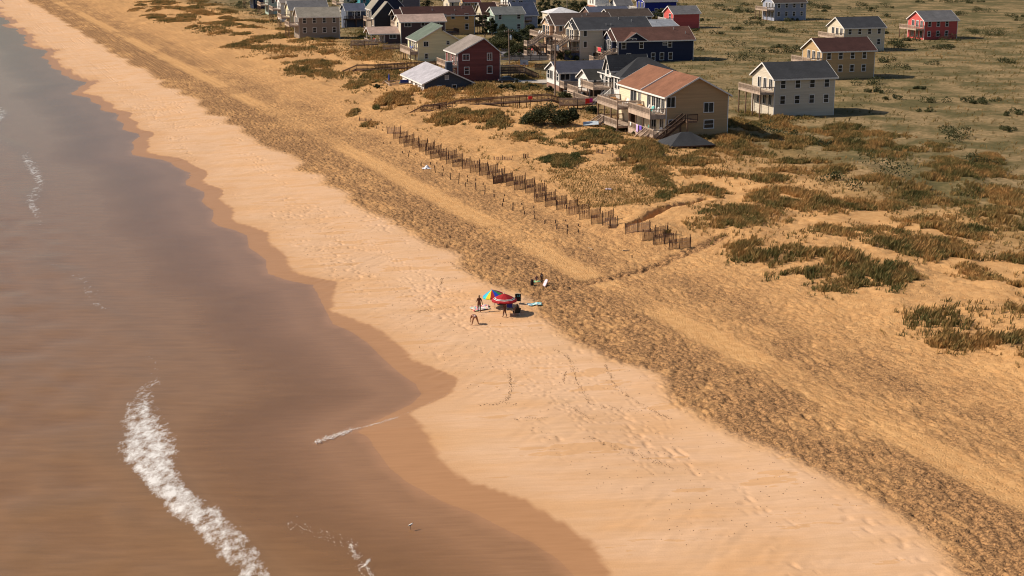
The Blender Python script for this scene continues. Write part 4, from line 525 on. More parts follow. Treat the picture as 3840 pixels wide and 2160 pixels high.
# ------------------------------------------------------------------ houses
def lap_wall(mb, face, prof, z0, z1, plane, step=.3, lip=.022):
    """lapped siding on one wall; prof(z) -> (u0, u1)"""
    n = max(1, int(math.ceil((z1-z0)/step)))
    for k in range(n):
        a = z0+(z1-z0)*k/n; b = z0+(z1-z0)*(k+1)/n
        (l0, r0), (l1, r1) = prof(a), prof(b)
        if r0-l0 < .02: continue
        def P(u, o, z):
            if face == 'side': return (u, plane-o, z)
            if face == 'back_side': return (u, plane+o, z)
            if face == 'front': return (plane-o, u, z)
            return (plane+o, u, z)
        mb.add([P(l0, lip, a), P(r0, lip, a), P(r1, .002, b), P(l1, .002, b), P(l0, 0, a), P(r0, 0, a)], [(0, 1, 2, 3), (4, 5, 1, 0)])
def window(house, face, plane, u0, z0, u1, z1, kind, off=(0, 0, 0), trim=None):
    trim = trim or TRIM
    def box(mb, a, b, c, d, o0, o1, mi=0):
        if face == 'side': mb.box(a, b, plane-o1, plane-o0, c, d, mi)
        else: mb.box(plane-o1, plane-o0, a, b, c, d, mi)
    t = .12 if (u1-u0) > .7 else .08
    fr = MB(off)
    if kind == 'arch':                                           # low arched transom in two lights
        n = 8; um = (u0+u1)/2; top = []
        for k in range(n+1):
            u = u0+(u1-u0)*k/n; top.append((u, z1-(abs(u-um)/(um-u0))**2*.35*(z1-z0)))
        for k in range(n):
            a, b = top[k], top[k+1]
            box(fr, a[0], b[0], min(a[1], b[1])-t, max(a[1], b[1]), .03, .085)
        box(fr, u0, u0+t, z0, top[0][1], .03, .08); box(fr, u1-t, u1, z0, top[-1][1], .03, .08); box(fr, u0, u1, z0-.03, z0+t, .03, .09); box(fr, um-t, um+t, z0, z1-.05, .03, .08)
    else:
        box(fr, u0-t, u0, z0-t, z1+t, .03, .08); box(fr, u1, u1+t, z0-t, z1+t, .03, .08)
        box(fr, u0, u1, z1, z1+t, .03, .082); box(fr, u0-t*1.3, u1+t*1.3, z0-t, z0, .03, .12)
        if kind == 'slider' or kind == 'door': m = (u0+u1)/2; box(fr, m-.04, m+.04, z0, z1, .035, .06)
        if kind == 'double' or kind == 'grid': m = (z0+z1)/2; box(fr, u0, u1, m-.035, m+.035, .035, .06)
        if kind == 'grid':
            for q in (.33, .66): box(fr, u0+(u1-u0)*q-.02, u0+(u1-u0)*q+.02, z0, z1, .035, .055)
        if kind == 'vent':
            k = z0
            while k < z1: box(fr, u0, u1, k, k+.06, .035, .06); k += .13
    w = fr.build('louvre_vent' if kind == 'vent' else 'patio_door' if kind == 'door' else 'window', trim, house)
    pn = MB(off)
    if kind == 'arch': box(pn, u0+.03, u1-.03, z0+.02, z1-.3*(z1-z0), .026, .032)
    else: box(pn, u0, u1, z0, z1, .026, .032)
    if kind == 'vent': pn.build('vent_backing', WOODD, w)
    else: pn.build('pane', GLASS, w)
    return w
def gable_roof(house, ax, p0, p1, W, eave, rise, rf, oh, rmat, off=(0, 0, 0), th=.16, step=0, trim=None):
    """chevron roof; p runs along the ridge, q across"""
    q0, q1, qr = 0, W, W*rf
    s0 = rise/max(.3, qr-q0); zr = eave+rise
    s1 = (rise-step)/max(.3, q1-qr)
    a0, a1 = p0-oh, p1+oh
    lo0, lo1 = eave-oh*s0, eave-oh*s1
    rb = MB(off)
    if step:
        rb.extrude([(q0-oh, lo0), (qr+.25, zr+.25*s0), (qr+.25, zr+.25*s0-th), (q0-oh, lo0-th)], ax, a0, a1)
        rb.extrude([(qr+.02, zr-step), (q1+oh, lo1), (q1+oh, lo1-th), (qr+.02, zr-step-th)], ax, a0, a1)
    else:
        rb.extrude([(q0-oh, lo0), (qr, zr), (q1+oh, lo1), (q1+oh, lo1-th), (qr, zr-th), (q0-oh, lo0-th)], ax, a0, a1)
    r = rb.build('roof', rmat, house)
    b = .24
    for e0, e1 in ((a0-.05, a0-.004), (a1+.004, a1+.05)):        # barge boards
        fb = MB(off)
        if step:
            fb.extrude([(q0-oh, lo0+.02), (qr+.25, zr+.25*s0+.02), (qr+.25, zr+.25*s0-b), (q0-oh, lo0-b)], ax, e0, e1)
            fb.build('barge_board', trim or TRIM, r); fb = MB(off)
            fb.extrude([(qr+.27, zr-step-.2*s1), (q1+oh, lo1+.02), (q1+oh, lo1-b), (qr+.27, zr-step-b-.2*s1)], ax, e0, e1)
        else:
            fb.extrude([(q0-oh, lo0+.02), (qr, zr+.02), (q1+oh, lo1+.02), (q1+oh, lo1-b), (qr, zr-b), (q0-oh, lo0-b)], ax, e0, e1)
        fb.build('barge_board', trim or TRIM, r)
    for q, z in ((q0-oh-.05, lo0), (q1+oh+.004, lo1)):            # eave boards
        g = MB(off)
        if ax == 'X': g.box(a0, a1, q, q+.046, z-.27, z+.0)
        else: g.box(q, q+.046, a0, a1, z-.27, z+.0)
        g.build('eave_board', trim or TRIM, r)
    return r
def hip_roof(house, L, W, eave, rise, oh, rmat, off=(0, 0, 0), trim=None):
    x0, x1, y0, y1 = -oh, L+oh, -oh, W+oh; t = .15
    h = min(x1-x0, y1-y0)/2
    if (x1-x0) >= (y1-y0): a, b = (x0+h, (y0+y1)/2), (x1-h+.02, (y0+y1)/2)
    else: a, b = ((x0+x1)/2, y0+h), ((x0+x1)/2, y1-h+.02)
    z = eave
    V = [(x0, y0, z), (x1, y0, z), (x1, y1, z), (x0, y1, z), (a[0], a[1], z+rise), (b[0], b[1], z+rise)]
    if (x1-x0) >= (y1-y0): F = [(0, 1, 5, 4), (1, 2, 5), (2, 3, 4, 5), (3, 0, 4), (3, 2, 1, 0)]
    else: F = [(0, 1, 4), (1, 2, 5, 4), (2, 3, 5), (3, 0, 4, 5), (3, 2, 1, 0)]
    mb = MB(off); mb.add(V, F); r = mb.build('roof', rmat, house)
    for (p, q) in (((x0, y0), (x1, y0)), ((x1, y0), (x1, y1)), ((x1, y1), (x0, y1)), ((x0, y1), (x0, y0))):
        g = MB(off); g.bar((p[0], p[1], z-.08), (q[0], q[1], z-.08), .05, .2); g.build('eave_board', trim or TRIM, r)
    return r
def shell(house, sp, off=(0, 0, 0), zb=-1.5):
    """walls and roof of one block"""
    L, W, ev, ax, rise, rf = sp['L'], sp['W'], sp['eave'], sp['axis'], sp['rise'], sp['rf']
    st = sp.get('step', 0)
    def flat(n): return lambda z: (0, n)
    def gab(n):
        def f(z):
            if z <= ev: return (0, n)
            k = (z-ev)/rise; k2 = (z-ev)/max(.01, rise-st)
            return (n*rf*k, n*rf if k2 >= 1 else n-(n-n*rf)*k2)
        return f
    top = ev+rise-.03 if ax in 'XY' else ev
    fs, ff = (flat(L), gab(W)) if ax == 'X' else (gab(L), flat(W)) if ax == 'Y' else (flat(L), flat(W))
    ts, tf = (ev, top) if ax == 'X' else (top, ev) if ax == 'Y' else (ev, ev)
    sk = sp.get('skirt', 0); z0 = sk if sk else zb
    if sp.get('boards'):
        z = zb; bm_ = wallmat(sp['side'])
        MB(off).box(0.005, L-.005, .004, .03, zb, ev).build('wall', WOODD, house)
        while z < ts-.05:
            b = min(z+sp['boards'], ts); (l0, r0), (l1, r1) = fs(z+.012), fs(b)
            g = MB(off); g.add([(l0, -.045, z+.012), (r0, -.045, z+.012), (r1, -.012, b), (l1, -.012, b), (l0, .003, z+.012), (r0, .003, z+.012), (r1, .003, b), (l1, .003, b)],
                [(0, 1, 2, 3), (4, 7, 6, 5), (0, 4, 5, 1), (1, 5, 6, 2), (2, 6, 7, 3), (3, 7, 4, 0)])
            g.build('siding_board', bm_, house); z = b
    else:
        mb = MB(off); lap_wall(mb, 'side', fs, z0, ts, 0); mb.build('wall', wallmat(sp['side']), house)
    mb = MB(off); lap_wall(mb, 'front', ff, z0, tf, 0); mb.build('wall', wallmat(sp['front']), house)
    mb = MB(off); lap_wall(mb, 'back_side', fs, zb, ts, W, 1.2); lap_wall(mb, 'back', ff, zb, tf, L, 1.2); mb.build('wall', wallmat(sp['side']), house)
    if sp.get('brick'):
        g = MB(off); g.box(-.06, L+.05, -.06, W, zb, sp['brick']); g.build('brick_base', BRICK, house)
    for b in ((-.05, .1, -.05, .1), (L-.1, L+.04, -.05, .1), (-.05, .1, W-.1, W+.04)):
        MB(off).box(*b, z0, ev-.05).build('corner_board', TRIM, house)
    rm = roofmat(sp['roof'])
    if ax == 'X': r = gable_roof(house, 'X', -sp.get('porch', 0), L, W, ev, rise, rf, sp['oh'], rm, off)
    elif ax == 'Y': r = gable_roof(house, 'Y', 0, W, L, ev, rise, rf, sp['oh'], rm, off, step=st)
    else: r = hip_roof(house, L, W, ev, rise, sp['oh'], rm, off)
    for w in sp['side_win']: window(house, 'side', 0, *w, off=off)
    pr = sp.get('prow', 0); pa, pb = W*.16, W*.84
    for w in sp['front_win']:
        inp = pr and w[0] > pa-.2 and w[2] < pb+.2
        window(house, 'front', -pr if inp else 0, *w, off=off)
    if pr:                                                       # shallow gabled bay on the ocean front
        ro = (off[0], off[1]+pa, off[2]); w2 = pb-pa; rs = rise*w2/W
        g = MB(ro)
        def pf(z): k = max(0, (z-ev)/rs); return (w2*.5*k, w2-w2*.5*k)
        lap_wall(g, 'front', pf, ev-3.0, ev+rs-.03, -pr); lap_wall(g, 'side', lambda z: (-pr, 0), ev-3.0, ev, 0); lap_wall(g, 'back_side', lambda z: (-pr, 0), ev-3.0, ev, w2)
        g.build('bay_wall', wallmat(sp['front']), house)
        gable_roof(house, 'X', -pr, 1.5, w2, ev, rs, .5, .35, rm, ro)
    for (vx, vf) in sp.get('vents', ()):                          # plumbing vents on the near slope
        y = W*rf*vf if ax == 'X' else 0; z = ev+rise*vf
        MB(off).tube((vx, y, z-.1), (vx, y, z+.55), .09, .09, 8).build('vent_pipe', METAL, r)
    if sp.get('cross'):
        u0, u1, rs = sp['cross']; d = rs/(rise/(W*rf)); um = (u0+u1)/2
        g = MB(off); lap_wall(g, 'side', lambda z: (um+(u0-um)*(1-max(0, (z-ev+.25))/(rs+.25)), um+(u1-um)*(1-max(0, (z-ev+.25))/(rs+.25))), ev-.25, ev+rs-.04, -.04)
        g.build('gable_wall', wallmat(sp['side']), house)
        g = MB(off); t = .14; o = .5; k = rs/((u1-u0)/2)
        P0 = [(u0-o, ev-o*k), (um, ev+rs), (u1+o, ev-o*k), (u1+o, ev-o*k-t), (um, ev+rs-t), (u0-o, ev-o*k-t)]
        g.extrude([(a, b+.05) for a, b in P0], 'Y', -.55, d+.2); rr = g.build('cross_gable_roof', rm, house)
        g = MB(off); g.extrude([(a, b+.07) if i < 3 else (a, b-.02) for i, (a, b) in enumerate(P0)], 'Y', -.6, -.554); g.build('barge_board', TRIM, rr)
    if sp.get('dormer'):
        v0, v1, zb_, rs = sp['dormer']; vm = (v0+v1)/2; o2 = (off[0]-.4, off[1]+v0, off[2]); w2 = v1-v0
        g = MB(o2); lap_wall(g, 'front', lambda z: (0, w2) if z < zb_+1.4 else (w2*.5*(z-zb_-1.4)/rs, w2-w2*.5*(z-zb_-1.4)/rs), zb_-.5, zb_+1.4+rs-.03, 0)
        lap_wall(g, 'side', lambda z: (0, 4), zb_-.5, zb_+1.4, 0); lap_wall(g, 'back_side', lambda z: (0, 4), zb_-.5, zb_+1.4, w2); g.build('dormer_wall', wallmat(sp['front']), house)
        gable_roof(house, 'X', 0, 7.5, w2, zb_+1.4, rs, .5, .45, rm, o2)
        window(house, 'front', 0, w2*.3, zb_-.1, w2*.7, zb_+1.9, 'double', off=o2)
    if sp.get('chimney'):
        x, y, z0_, z1_, k = sp['chimney']
        g = MB(off); g.box(x, x+1.35, y, y+1.0, z0_, z1_); c = g.build('chimney', wallmat(k), house)
        MB(off).box(x-.06, x+1.41, y-.06, y+1.06, z1_+.003, z1_+.1).build('chimney_cap', METAL, c)
    return r
def railing(parent, p, q, h=1.0, mat=None, gap=.13, n_post=None, off=(0, 0, 0), horiz=False, balu=True, name='railing'):
    """posts, rails and pickets of one straight run"""
    mat = mat or WOODP; P, Q = Vector(p), Vector(q); d = Q-P; ln = d.length
    m = MB(off); up = Vector((0, 0, 1)); np_ = n_post or max(1, round(ln/1.9))
    m.bar(P+up*h, Q+up*h, .14, .05); m.bar(P+up*(h-.1), Q+up*(h-.1), .045, .1); m.bar(P+up*.1, Q+up*.1, .045, .09)
    for k in range(np_+1):
        t = P+d*(k/np_); m.box(t.x-.05, t.x+.05, t.y-.05, t.y+.05, t.z-.1, t.z+h+.03)
    if horiz:
        for z in (.33, .55, .77): m.bar(P+up*h*z, Q+up*h*z, .03, .09)
    elif balu:
        k = gap
        while k < ln:
            t = P+d*(k/ln); m.box(t.x-.018, t.x+.018, t.y-.018, t.y+.018, t.z+.1, t.z+h-.1); k += gap
    return m.build(name, mat, parent)
def deck(house, x0, x1, y0, y1, z, rails='fn', zb=-2.0, mat=None, rmat=None, h=1.0, posts=True, fascia=.35, off=(0, 0, 0), horiz=False):
    """raised deck; rails: f ocean side, n near side, b far side, r inland side"""
    mat = mat or WOODP
    m = MB(off); n = max(1, int((y1-y0)/.16))
    for k in range(n):
        a = y0+(y1-y0)*k/n; m.box(x0, x1, a+.006, a+(y1-y0)/n-.006, z-.04, z)
    m.box(x0-.04, x0-.002, y0, y1, z-fascia, z-.045); m.box(x1-.1, x1-.06, y0, y1, z-fascia, z-.045)
    m.box(x0, x1-.11, y0-.04, y0-.002, z-fascia, z-.045); m.box(x0, x1-.11, y1+.002, y1+.04, z-fascia, z-.045)
    d = m.build('deck', mat, house)
    if posts:
        nx = max(1, round((x1-x0)/3)); ny = max(1, round((y1-y0)/3))
        for i in range(nx):
            for j in range(ny+1):
                x = x0+.1+(x1-x0)*i/nx; y = y0+.1+(y1-y0-.2)*j/ny
                MB(off).box(x-.09, x+.09, y-.09, y+.09, zb, z-.05).build('post', WOOD, d)
    for c in rails:
        a, b = dict(f=((x0+.04, y0, z), (x0+.04, y1, z)), n=((x0, y0+.04, z), (x1, y0+.04, z)), b=((x0, y1-.04, z), (x1, y1-.04, z)), r=((x1-.04, y0, z), (x1-.04, y1, z)))[c]
        railing(d, a, b, h, rmat or WOODP, off=off, horiz=horiz)
    return d
def stairs(deck_o, top, bot, width, mat=None, off=(0, 0, 0), rail=True, rmat=None):
    """straight flight from top to bottom; treads are parts of their own"""
    mat = mat or WOODP; T, B = Vector(top), Vector(bot); d = B-T; hd = Vector((d.x, d.y, 0)); n = max(2, round(abs(d.z)/.19))
    s = Vector((-hd.y, hd.x, 0)).normalized()*(width/2)
    for k in range(1, n):
        c = T+d*(k/n); g = MB(off); e = hd/n*.55
        g.add([tuple(c-s-e), tuple(c+s-e), tuple(c+s+e), tuple(c-s+e)]+[tuple(v+Vector((0, 0, .05))) for v in (c-s-e, c+s-e, c+s+e, c-s+e)],
              [(0, 3, 2, 1), (4, 5, 6, 7), (0, 1, 5, 4), (1, 2, 6, 5), (2, 3, 7, 6), (3, 0, 4, 7)]); g.build('tread', mat, deck_o)
    for sg in (-1, 1):
        MB(off).bar(T+s*sg*1.04-Vector((0, 0, .1)), B+s*sg*1.04-Vector((0, 0, .1)), .06, .3).build('stringer', mat, deck_o)
        if rail: railing(deck_o, T+s*sg, B+s*sg, .95, rmat or mat, off=off, n_post=max(2, round(d.length/1.8)), name='stair_railing')
BRICK = None
def brickmat():
    m, nt, N, L, P = nodemat('brick'); br = N.new('ShaderNodeTexBrick'); tc = N.new('ShaderNodeTexCoord').outputs['Object']
    mp = N.new('ShaderNodeMapping'); L.new(tc, mp.inputs[0]); mp.inputs['Rotation'].default_value = (R(90), 0, 0); L.new(mp.outputs[0], br.inputs[0])
    br.inputs['Scale'].default_value = 2.2; br.inputs['Color1'].default_value = (.42, .15, .07, 1); br.inputs['Color2'].default_value = (.5, .22, .12, 1); br.inputs['Mortar'].default_value = (.6, .5, .42, 1)
    L.new(br.outputs[0], P.inputs['Base Color']); P.inputs['Roughness'].default_value = .9; return m
BRICK = brickmat()
HO = {}
def build_houses():
    for sp in HOUSES:
        if sp['key'] in ('D1', 'F2'): continue
        h = empty(sp['name'], sp['pos'], R(sp['th']), sp['label'], 'house', 'beach houses'); shell(h, sp); HO[sp['key']] = h
    for sp in HOUSES:
        if sp['key'] in ('D1', 'F2'):
            h = HO['D2' if sp['key'] == 'D1' else 'F1']
            d = Vector(sp['pos'])-h.location; d.rotate(Matrix.Rotation(-h.rotation_euler.z, 3, 'Z')); shell(h, sp, tuple(d))
build_houses()

# ------------------------------------------------------------------ decks, stairs and porches that belong to the houses
def build_decks():
    h = HO['A']
    d = deck(h, -4.6, -.05, 11.5, 17.5, .55, 'fnb', mat=WOOD, rmat=WOODP, horiz=True)
    stairs(d, (-4.7, 16.2, .55), (-6.6, 16.2, -.6), 1.2, WOODP)
    h = HO['B']
    d = deck(h, -2.1, -.06, 0, 10.2, 3.7, 'fn', rmat=WOODP)
    deck(h, -2.0, -.06, .6, 9.6, .6, 'f', rmat=WOOD, posts=False)
    d = deck(h, 9.7, 16.4, 4.0, 5.6, 1.6, 'nb', mat=WOOD, rmat=WOOD); stairs(d, (16.4, 4.8, 1.6), (19.6, 4.8, .1), 1.3, WOOD)
    h = HO['C']; deck(h, -2.0, -.06, 0, 11.0, 2.5, 'fn', rmat=WOODP, fascia=.75)
    deck(h, 10.6, 13.5, 6.0, 10.5, 2.4, 'nr', mat=WOOD, rmat=WOODD)
    h = HO['D2']; deck(h, 12.95, 17.0, .5, 6.5, 2.8, 'nrf', mat=WOOD, rmat=WOODD)
    d = deck(h, -9.2, -4.8, .2, 6.5, .5, 'fn', rmat=WOODP, mat=WOOD)
    for y in (.2, 6.4): MB().box(-8.5, -8.35, y, y+.15, -1.5, 3.0).build('porch_post', TRIM, h)
    h = HO['E']
    for z in (5.4, 2.6): deck(h, 21.7, 26.5, .2, 6.5, z, 'nr', mat=WOODD, rmat=WOODD)
    deck(h, -2.6, -.06, .4, 8.0, 3.2, 'fn', rmat=WOODP, fascia=.6)
    for y in (.5, 7.8): MB().box(-2.55, -2.42, y, y+.13, 3.2, 6.0).build('porch_post', TRIM, h)
    gable_roof(h, 'X', -2.7, 0, 8.2, 6.0, 1.7, .5, .3, roofmat('maroon'))
    h = HO['F1']; deck(h, -2.6, -.06, -.2, 3.0, 1.2, 'fn', rmat=WOODP); deck(h, -1.6, -.06, 3.6, 8.5, 4.0, 'fn', rmat=WOODP)
    h = HO['H1']; deck(h, -1, 6.4, -2.4, -.06, 2.9, 'nr', mat=WOODD, rmat=WOODD)
    for x in (0, 2.1, 4.2, 6.2): MB().box(x, x+.12, -2.4, -2.28, 2.9, 5.5).build('porch_post', TRIM, h)
    h = HO['I1']; deck(h, -4.5, -.06, 0, 8, 2.4, 'fn', rmat=WOODP)
    h = HO['I3']; deck(h, -3.5, -.06, 0, 9, 3.0, 'fn', rmat=WOODP); deck(h, 0, 10, -2.0, -.06, 3.0, 'n', rmat=WOODP)
    h = HO['J']; deck(h, -1.6, -.06, .4, 8.2, 2.7, 'fn', rmat=WOODP)
    h = HO['K']; deck(h, .2, 4.5, -2.6, -.06, 2.5, 'nf', mat=WOODD, rmat=WOODD)
    for k, zt, zm in (('M', 5.3, 2.6), ('N', 5.1, 2.4)):          # tall ocean decks with switchback stairs
        h = HO[k]
        d = deck(h, -4.1, -1.1, 2.4, 9.0, zt, 'fb', rmat=WOODP); deck(h, -2.5, -.06, -.05, 2.35, zt, 'n', rmat=WOOD, posts=True)
        d2 = deck(h, -4.1, -.06, 0, 9.0, zm, 'nf', mat=WOOD, rmat=WOODP)
        stairs(d, (-2.6, 1.2, zt), (-6.2, 1.2, zm+.5), 1.3, WOODP)
        t = deck(h, -7.5, -6.2, .4, 3.2, zm+.5, 'fn', rmat=WOODP); deck(h, -7.5, -6.2, .4, 3.2, .6, 'fn', rmat=WOODP, posts=False)
        stairs(t, (-6.2, 2.6, zm+.5), (-3.0, 2.6, .3), 1.2, WOOD)
    MB().box(-4.0, -.1, -.03, .03, -1.0, 1.9).build('privacy_screen', paint('screen_grey_blue', (.07, .08, .13), .8, .08), HO['N'])
    h = HO['O']
    d = deck(h, -3.6, -.06, 1.6, 9.2, 2.5, 'fb', rmat=WOODP); deck(h, -1.2, -.06, 0, 1.55, 2.5, 'n', rmat=WOODP)
    stairs(d, (-1.3, .8, 2.5), (-4.4, .8, .7), 1.3, WOODP)
    t = deck(h, -6.4, -4.4, 0, 3.0, .7, 'fn', rmat=WOODP)
    h = HO['P']; d = deck(h, .1, 7.2, -2.8, -.06, 1.35, 'nf', rmat=WOODP)
    sk = MB()
    for k in range(5): MB().box(0, 3.4, -2.9, -2.86, -1.2+k*.42, -1.0+k*.42).build('skirt_slat', TRIM if k % 2 == 0 else WOODP, d)
    MB().box(-.03, 3, -.03, 8.2, -1.5, 1.2).build('foundation', paint('foundation_brown', (.26, .15, .11), .85, .1), h)
    h = HO['Q']
    d = deck(h, -4.0, -.06, 4.3, 11.4, 2.9, 'fnb', rmat=WOODP); deck(h, -5.5, -.06, 2.5, 12.0, .5, 'fnb', mat=WOOD, rmat=WOODP)
    stairs(d, (-.9, 3.9, 1.9), (-4.8, 3.0, -.8), 1.2, TRIM, rmat=TRIM)
    h = HO['R']; d = deck(h, -2.4, -.06, .2, 6.6, 1.4, 'fn', rmat=WOODP)
    for k in range(5): MB().box(-2.5, -2.46, .2, 6.6, -.9+k*.4, -.7+k*.4).build('skirt_slat', WOODP, d)
    h = HO['S']                                                   # the two level decks of the red brown roofed house
    d1 = deck(h, -2.75, -.06, 0, 9.6, 4.3, 'fnb', rmat=WOODP, fascia=.7); d2 = deck(h, -4.2, -.06, 10.9, 20.5, 4.3, 'fnb', rmat=WOODP, fascia=.4)
    d3 = deck(h, -2.75, -.06, 1.8, 9.4, 1.15, 'f', rmat=WOODP, mat=WOODP, fascia=.8); d4 = deck(h, -4.2, -.06, 11.0, 19.0, 1.15, 'fb', rmat=WOODP)
    deck(h, -2.75, 1.6, -1.6, 1.7, 1.15, 'nf', rmat=WOODP)
    for dk, x, a, b in ((d3, -2.82, 1.8, 9.4), (d4, -4.28, 11.0, 19.0)):
        for k in range(8): MB().box(x, x+.03, a, b, -1.5+k*.27, -1.35+k*.27).build('skirt_slat', WOODP, dk)
    stairs(d4, (-4.3, 18.2, 1.15), (-8.9, 17.6, -1.6), 1.5, WOODP, rmat=WOODP)
    stairs(d3, (-2.8, 1.0, 1.15), (-5.8, .6, -1.0), 1.4, WOODP, rmat=WOODP)
    MB().box(-2.3, -1.3, 9.75, 10.75, -1.8, 4.4).build('gap_shade_box', WOODD, h)  # dark box standing in for the shade in the gap between decks
    jb = MB(); jb.bar((-.47, 9.9, HOUSE_S['eave']-.1), (5.2, 9.9, HOUSE_S['eave']+HOUSE_S['rise']-.02), .12, .22); jb.build('roof_divider', TRIM, h)
    st = deck(h, 2.4, 4.2, -3.0, -.1, 3.6, 'n', mat=WOOD, rmat=WOODD); stairs(st, (2.4, -1.6, 3.6), (-2.6, -1.9, .1), 1.2, WOODD)
    h = HO['W3']; deck(h, -3, -.06, 0, 8, 2.4, 'fn', rmat=TRIM)
    h = HO['W1']; d = deck(h, 0, 5, -2.2, -.06, 2.7, 'nr', rmat=TRIM, mat=TRIM); stairs(d, (5, -1.2, 2.7), (8.6, -1.2, 0), 1.2, TRIM)
    h = HO['X']; deck(h, -2.4, -.06, 0, 7, 2.4, 'fn', rmat=TRIM)
HOUSE_S = [s for s in HOUSES if s['key'] == 'S'][0]
build_decks()
# ------------------------------------------------------------------ houses further along the shore, past the photograph's edges
def more_houses():
    W_ = list(WALLS); Rf = list(ROOFS)
    rows = [
        ('R4', (47, 268), 'beige', 'beige', 'charcoal_roof', 12, 9, 7.0, 'X', 'behind the red brown roofed house at right'),
        ('R7', (68, 330), 'ochre', 'ochre_pale', 'maroon', 13, 9, 6.4, 'X', 'inland behind the navy house at right'),
        ('R9', (88, 400), 'cream', 'cream', 'asphalt', 12, 9, 6.4, 'X', 'far inland at upper right beside a scrub lot'),
        ('R10', (120, 440), 'coral', 'coral', 'grey', 11, 9, 5.6, 'X', 'far inland near the upper right corner'),
        ('R11', (90, 520), 'pale grey', 'pale_blue_grey', 'umber_dark', 12, 9, 6.2, 'X', 'farthest inland at upper right'),
        ('L1', (-62, 440), 'driftwood brown', 'driftwood', 'ash', 12, 9, 6.6, 'X', 'left of the charcoal shingle house behind the dune'),
        ('L2', (-70, 478), 'pale yellow', 'yellow', 'grey', 12, 9, 6.4, 'X', 'left of the slate roofed blue house'),
        ('L3', (-78, 512), 'white', 'white_wall', 'taupe', 12, 9, 6.8, 'X', 'second from the left in the upper left row'),
        ('L4', (-88, 548), 'mint', 'mint', 'umber', 12, 9, 6.2, 'X', 'third along the far upper left row'),
        ('L5', (-100, 586), 'navy', 'navy', 'grey', 12, 9, 6.6, 'X', 'farthest along the upper left shore'),
        ('L6', (-62, 560), 'beige', 'beige', 'slate', 12, 9, 6.0, 'X', 'inland of the upper left row')]
    for k, (x, y), cw, wc, rc, L, W, ev, ax, where in rows:
        z = 3.0
        sp = dict(key=k, L=L, W=W, eave=ev, axis=ax, rise=2.4, rf=.5, oh=.45, side=wc, front=wc, roof=rc, side_win=[], front_win=[])
        for lv in (ev-2.5, ev-5.3):
            for u in np.arange(1.2, L-1.5, 2.9): sp['side_win'].append((round(float(u), 2), lv+.6, round(float(u)+.9, 2), lv+2.0, 'double'))
            for v in np.arange(.9, W-1.6, 2.3): sp['front_win'].append((round(float(v), 2), lv+.3, round(float(v)+1.2, 2), lv+2.1, 'door'))
        h = empty('beach_house', (x, y, z), R(16.7), f'{cw} house {where}', 'house', 'beach houses'); shell(h, sp)
        deck(h, -2.8, -.06, 0, W, ev-2.6, 'fn', rmat=WOODP); HO[k] = h
more_houses()
# ------------------------------------------------------------------ foliage
GRASS = leafmat('grass_blades', (.075, .085, .026), (.24, .17, .06), (.44, .25, .09))
LEAF = leafmat('leaves', (.032, .042, .017), (.10, .095, .032), (.25, .16, .055))
BARK = paint('bark', (.11, .08, .06), .9, .2)
def attr_mesh(name, co, q, tint, mat):
    me = np_mesh(name, co, q); a = me.attributes.new('tint', 'FLOAT', 'POINT'); a.data.foreach_set('value', np.clip(tint, 0, 1).astype(np.float32)); me.materials.append(mat); return me
def blades(px, py, pz, h, tint, k, w=.05, plume=False):
    """k bent blades for every tuft; returns vertices, triangles, tints"""
    n = len(px); X = np.repeat(px, k); Y = np.repeat(py, k); Z = np.repeat(pz, k); Hh = np.repeat(h, k)*rng.uniform(.45, 1.1, n*k); T = np.repeat(tint, k)+rng.normal(0, .1, n*k)
    an = rng.uniform(0, 2*np.pi, n*k); ln = rng.uniform(.1, .6, n*k)*Hh; r = rng.uniform(0, .16, n*k)
    bx = X+np.cos(an)*r; by = Y+np.sin(an)*r; wa = rng.uniform(0, 2*np.pi, n*k); wx, wy = np.cos(wa)*w/2, np.sin(wa)*w/2
    tx = bx+np.cos(an)*ln+.1*Hh; ty = by+np.sin(an)*ln; mx, my = bx+np.cos(an)*ln*.35, by+np.sin(an)*ln*.35
    V = np.stack([np.stack([bx-wx, by-wy, Z-.05], -1), np.stack([bx+wx, by+wy, Z-.05], -1), np.stack([mx+wx*.9, my+wy*.9, Z+Hh*.6], -1), np.stack([tx, ty, Z+Hh], -1)], 1).reshape(-1, 3)
    i = np.arange(n*k)*4; Q = np.stack([i, i+1, i+2, i+3], -1)
    tt = np.stack([T-.12, T-.12, T, T+.12], -1).ravel()
    return V, Q, tt
def occupied(x, y):
    """true where a house stands"""
    m = np.zeros(x.shape, bool)
    for k, h in HO.items():
        L, W = HDIM.get(k, (12, 9)); t = h.rotation_euler.z; dx, dy = x-h.location.x, y-h.location.y
        u = dx*math.cos(t)+dy*math.sin(t); v = -dx*math.sin(t)+dy*math.cos(t); m |= (u > -.6) & (u < L+.6) & (v > -.6) & (v < W+.6)
    return m
HDIM = {s['key']: (s['L'], s['W']) for s in HOUSES}
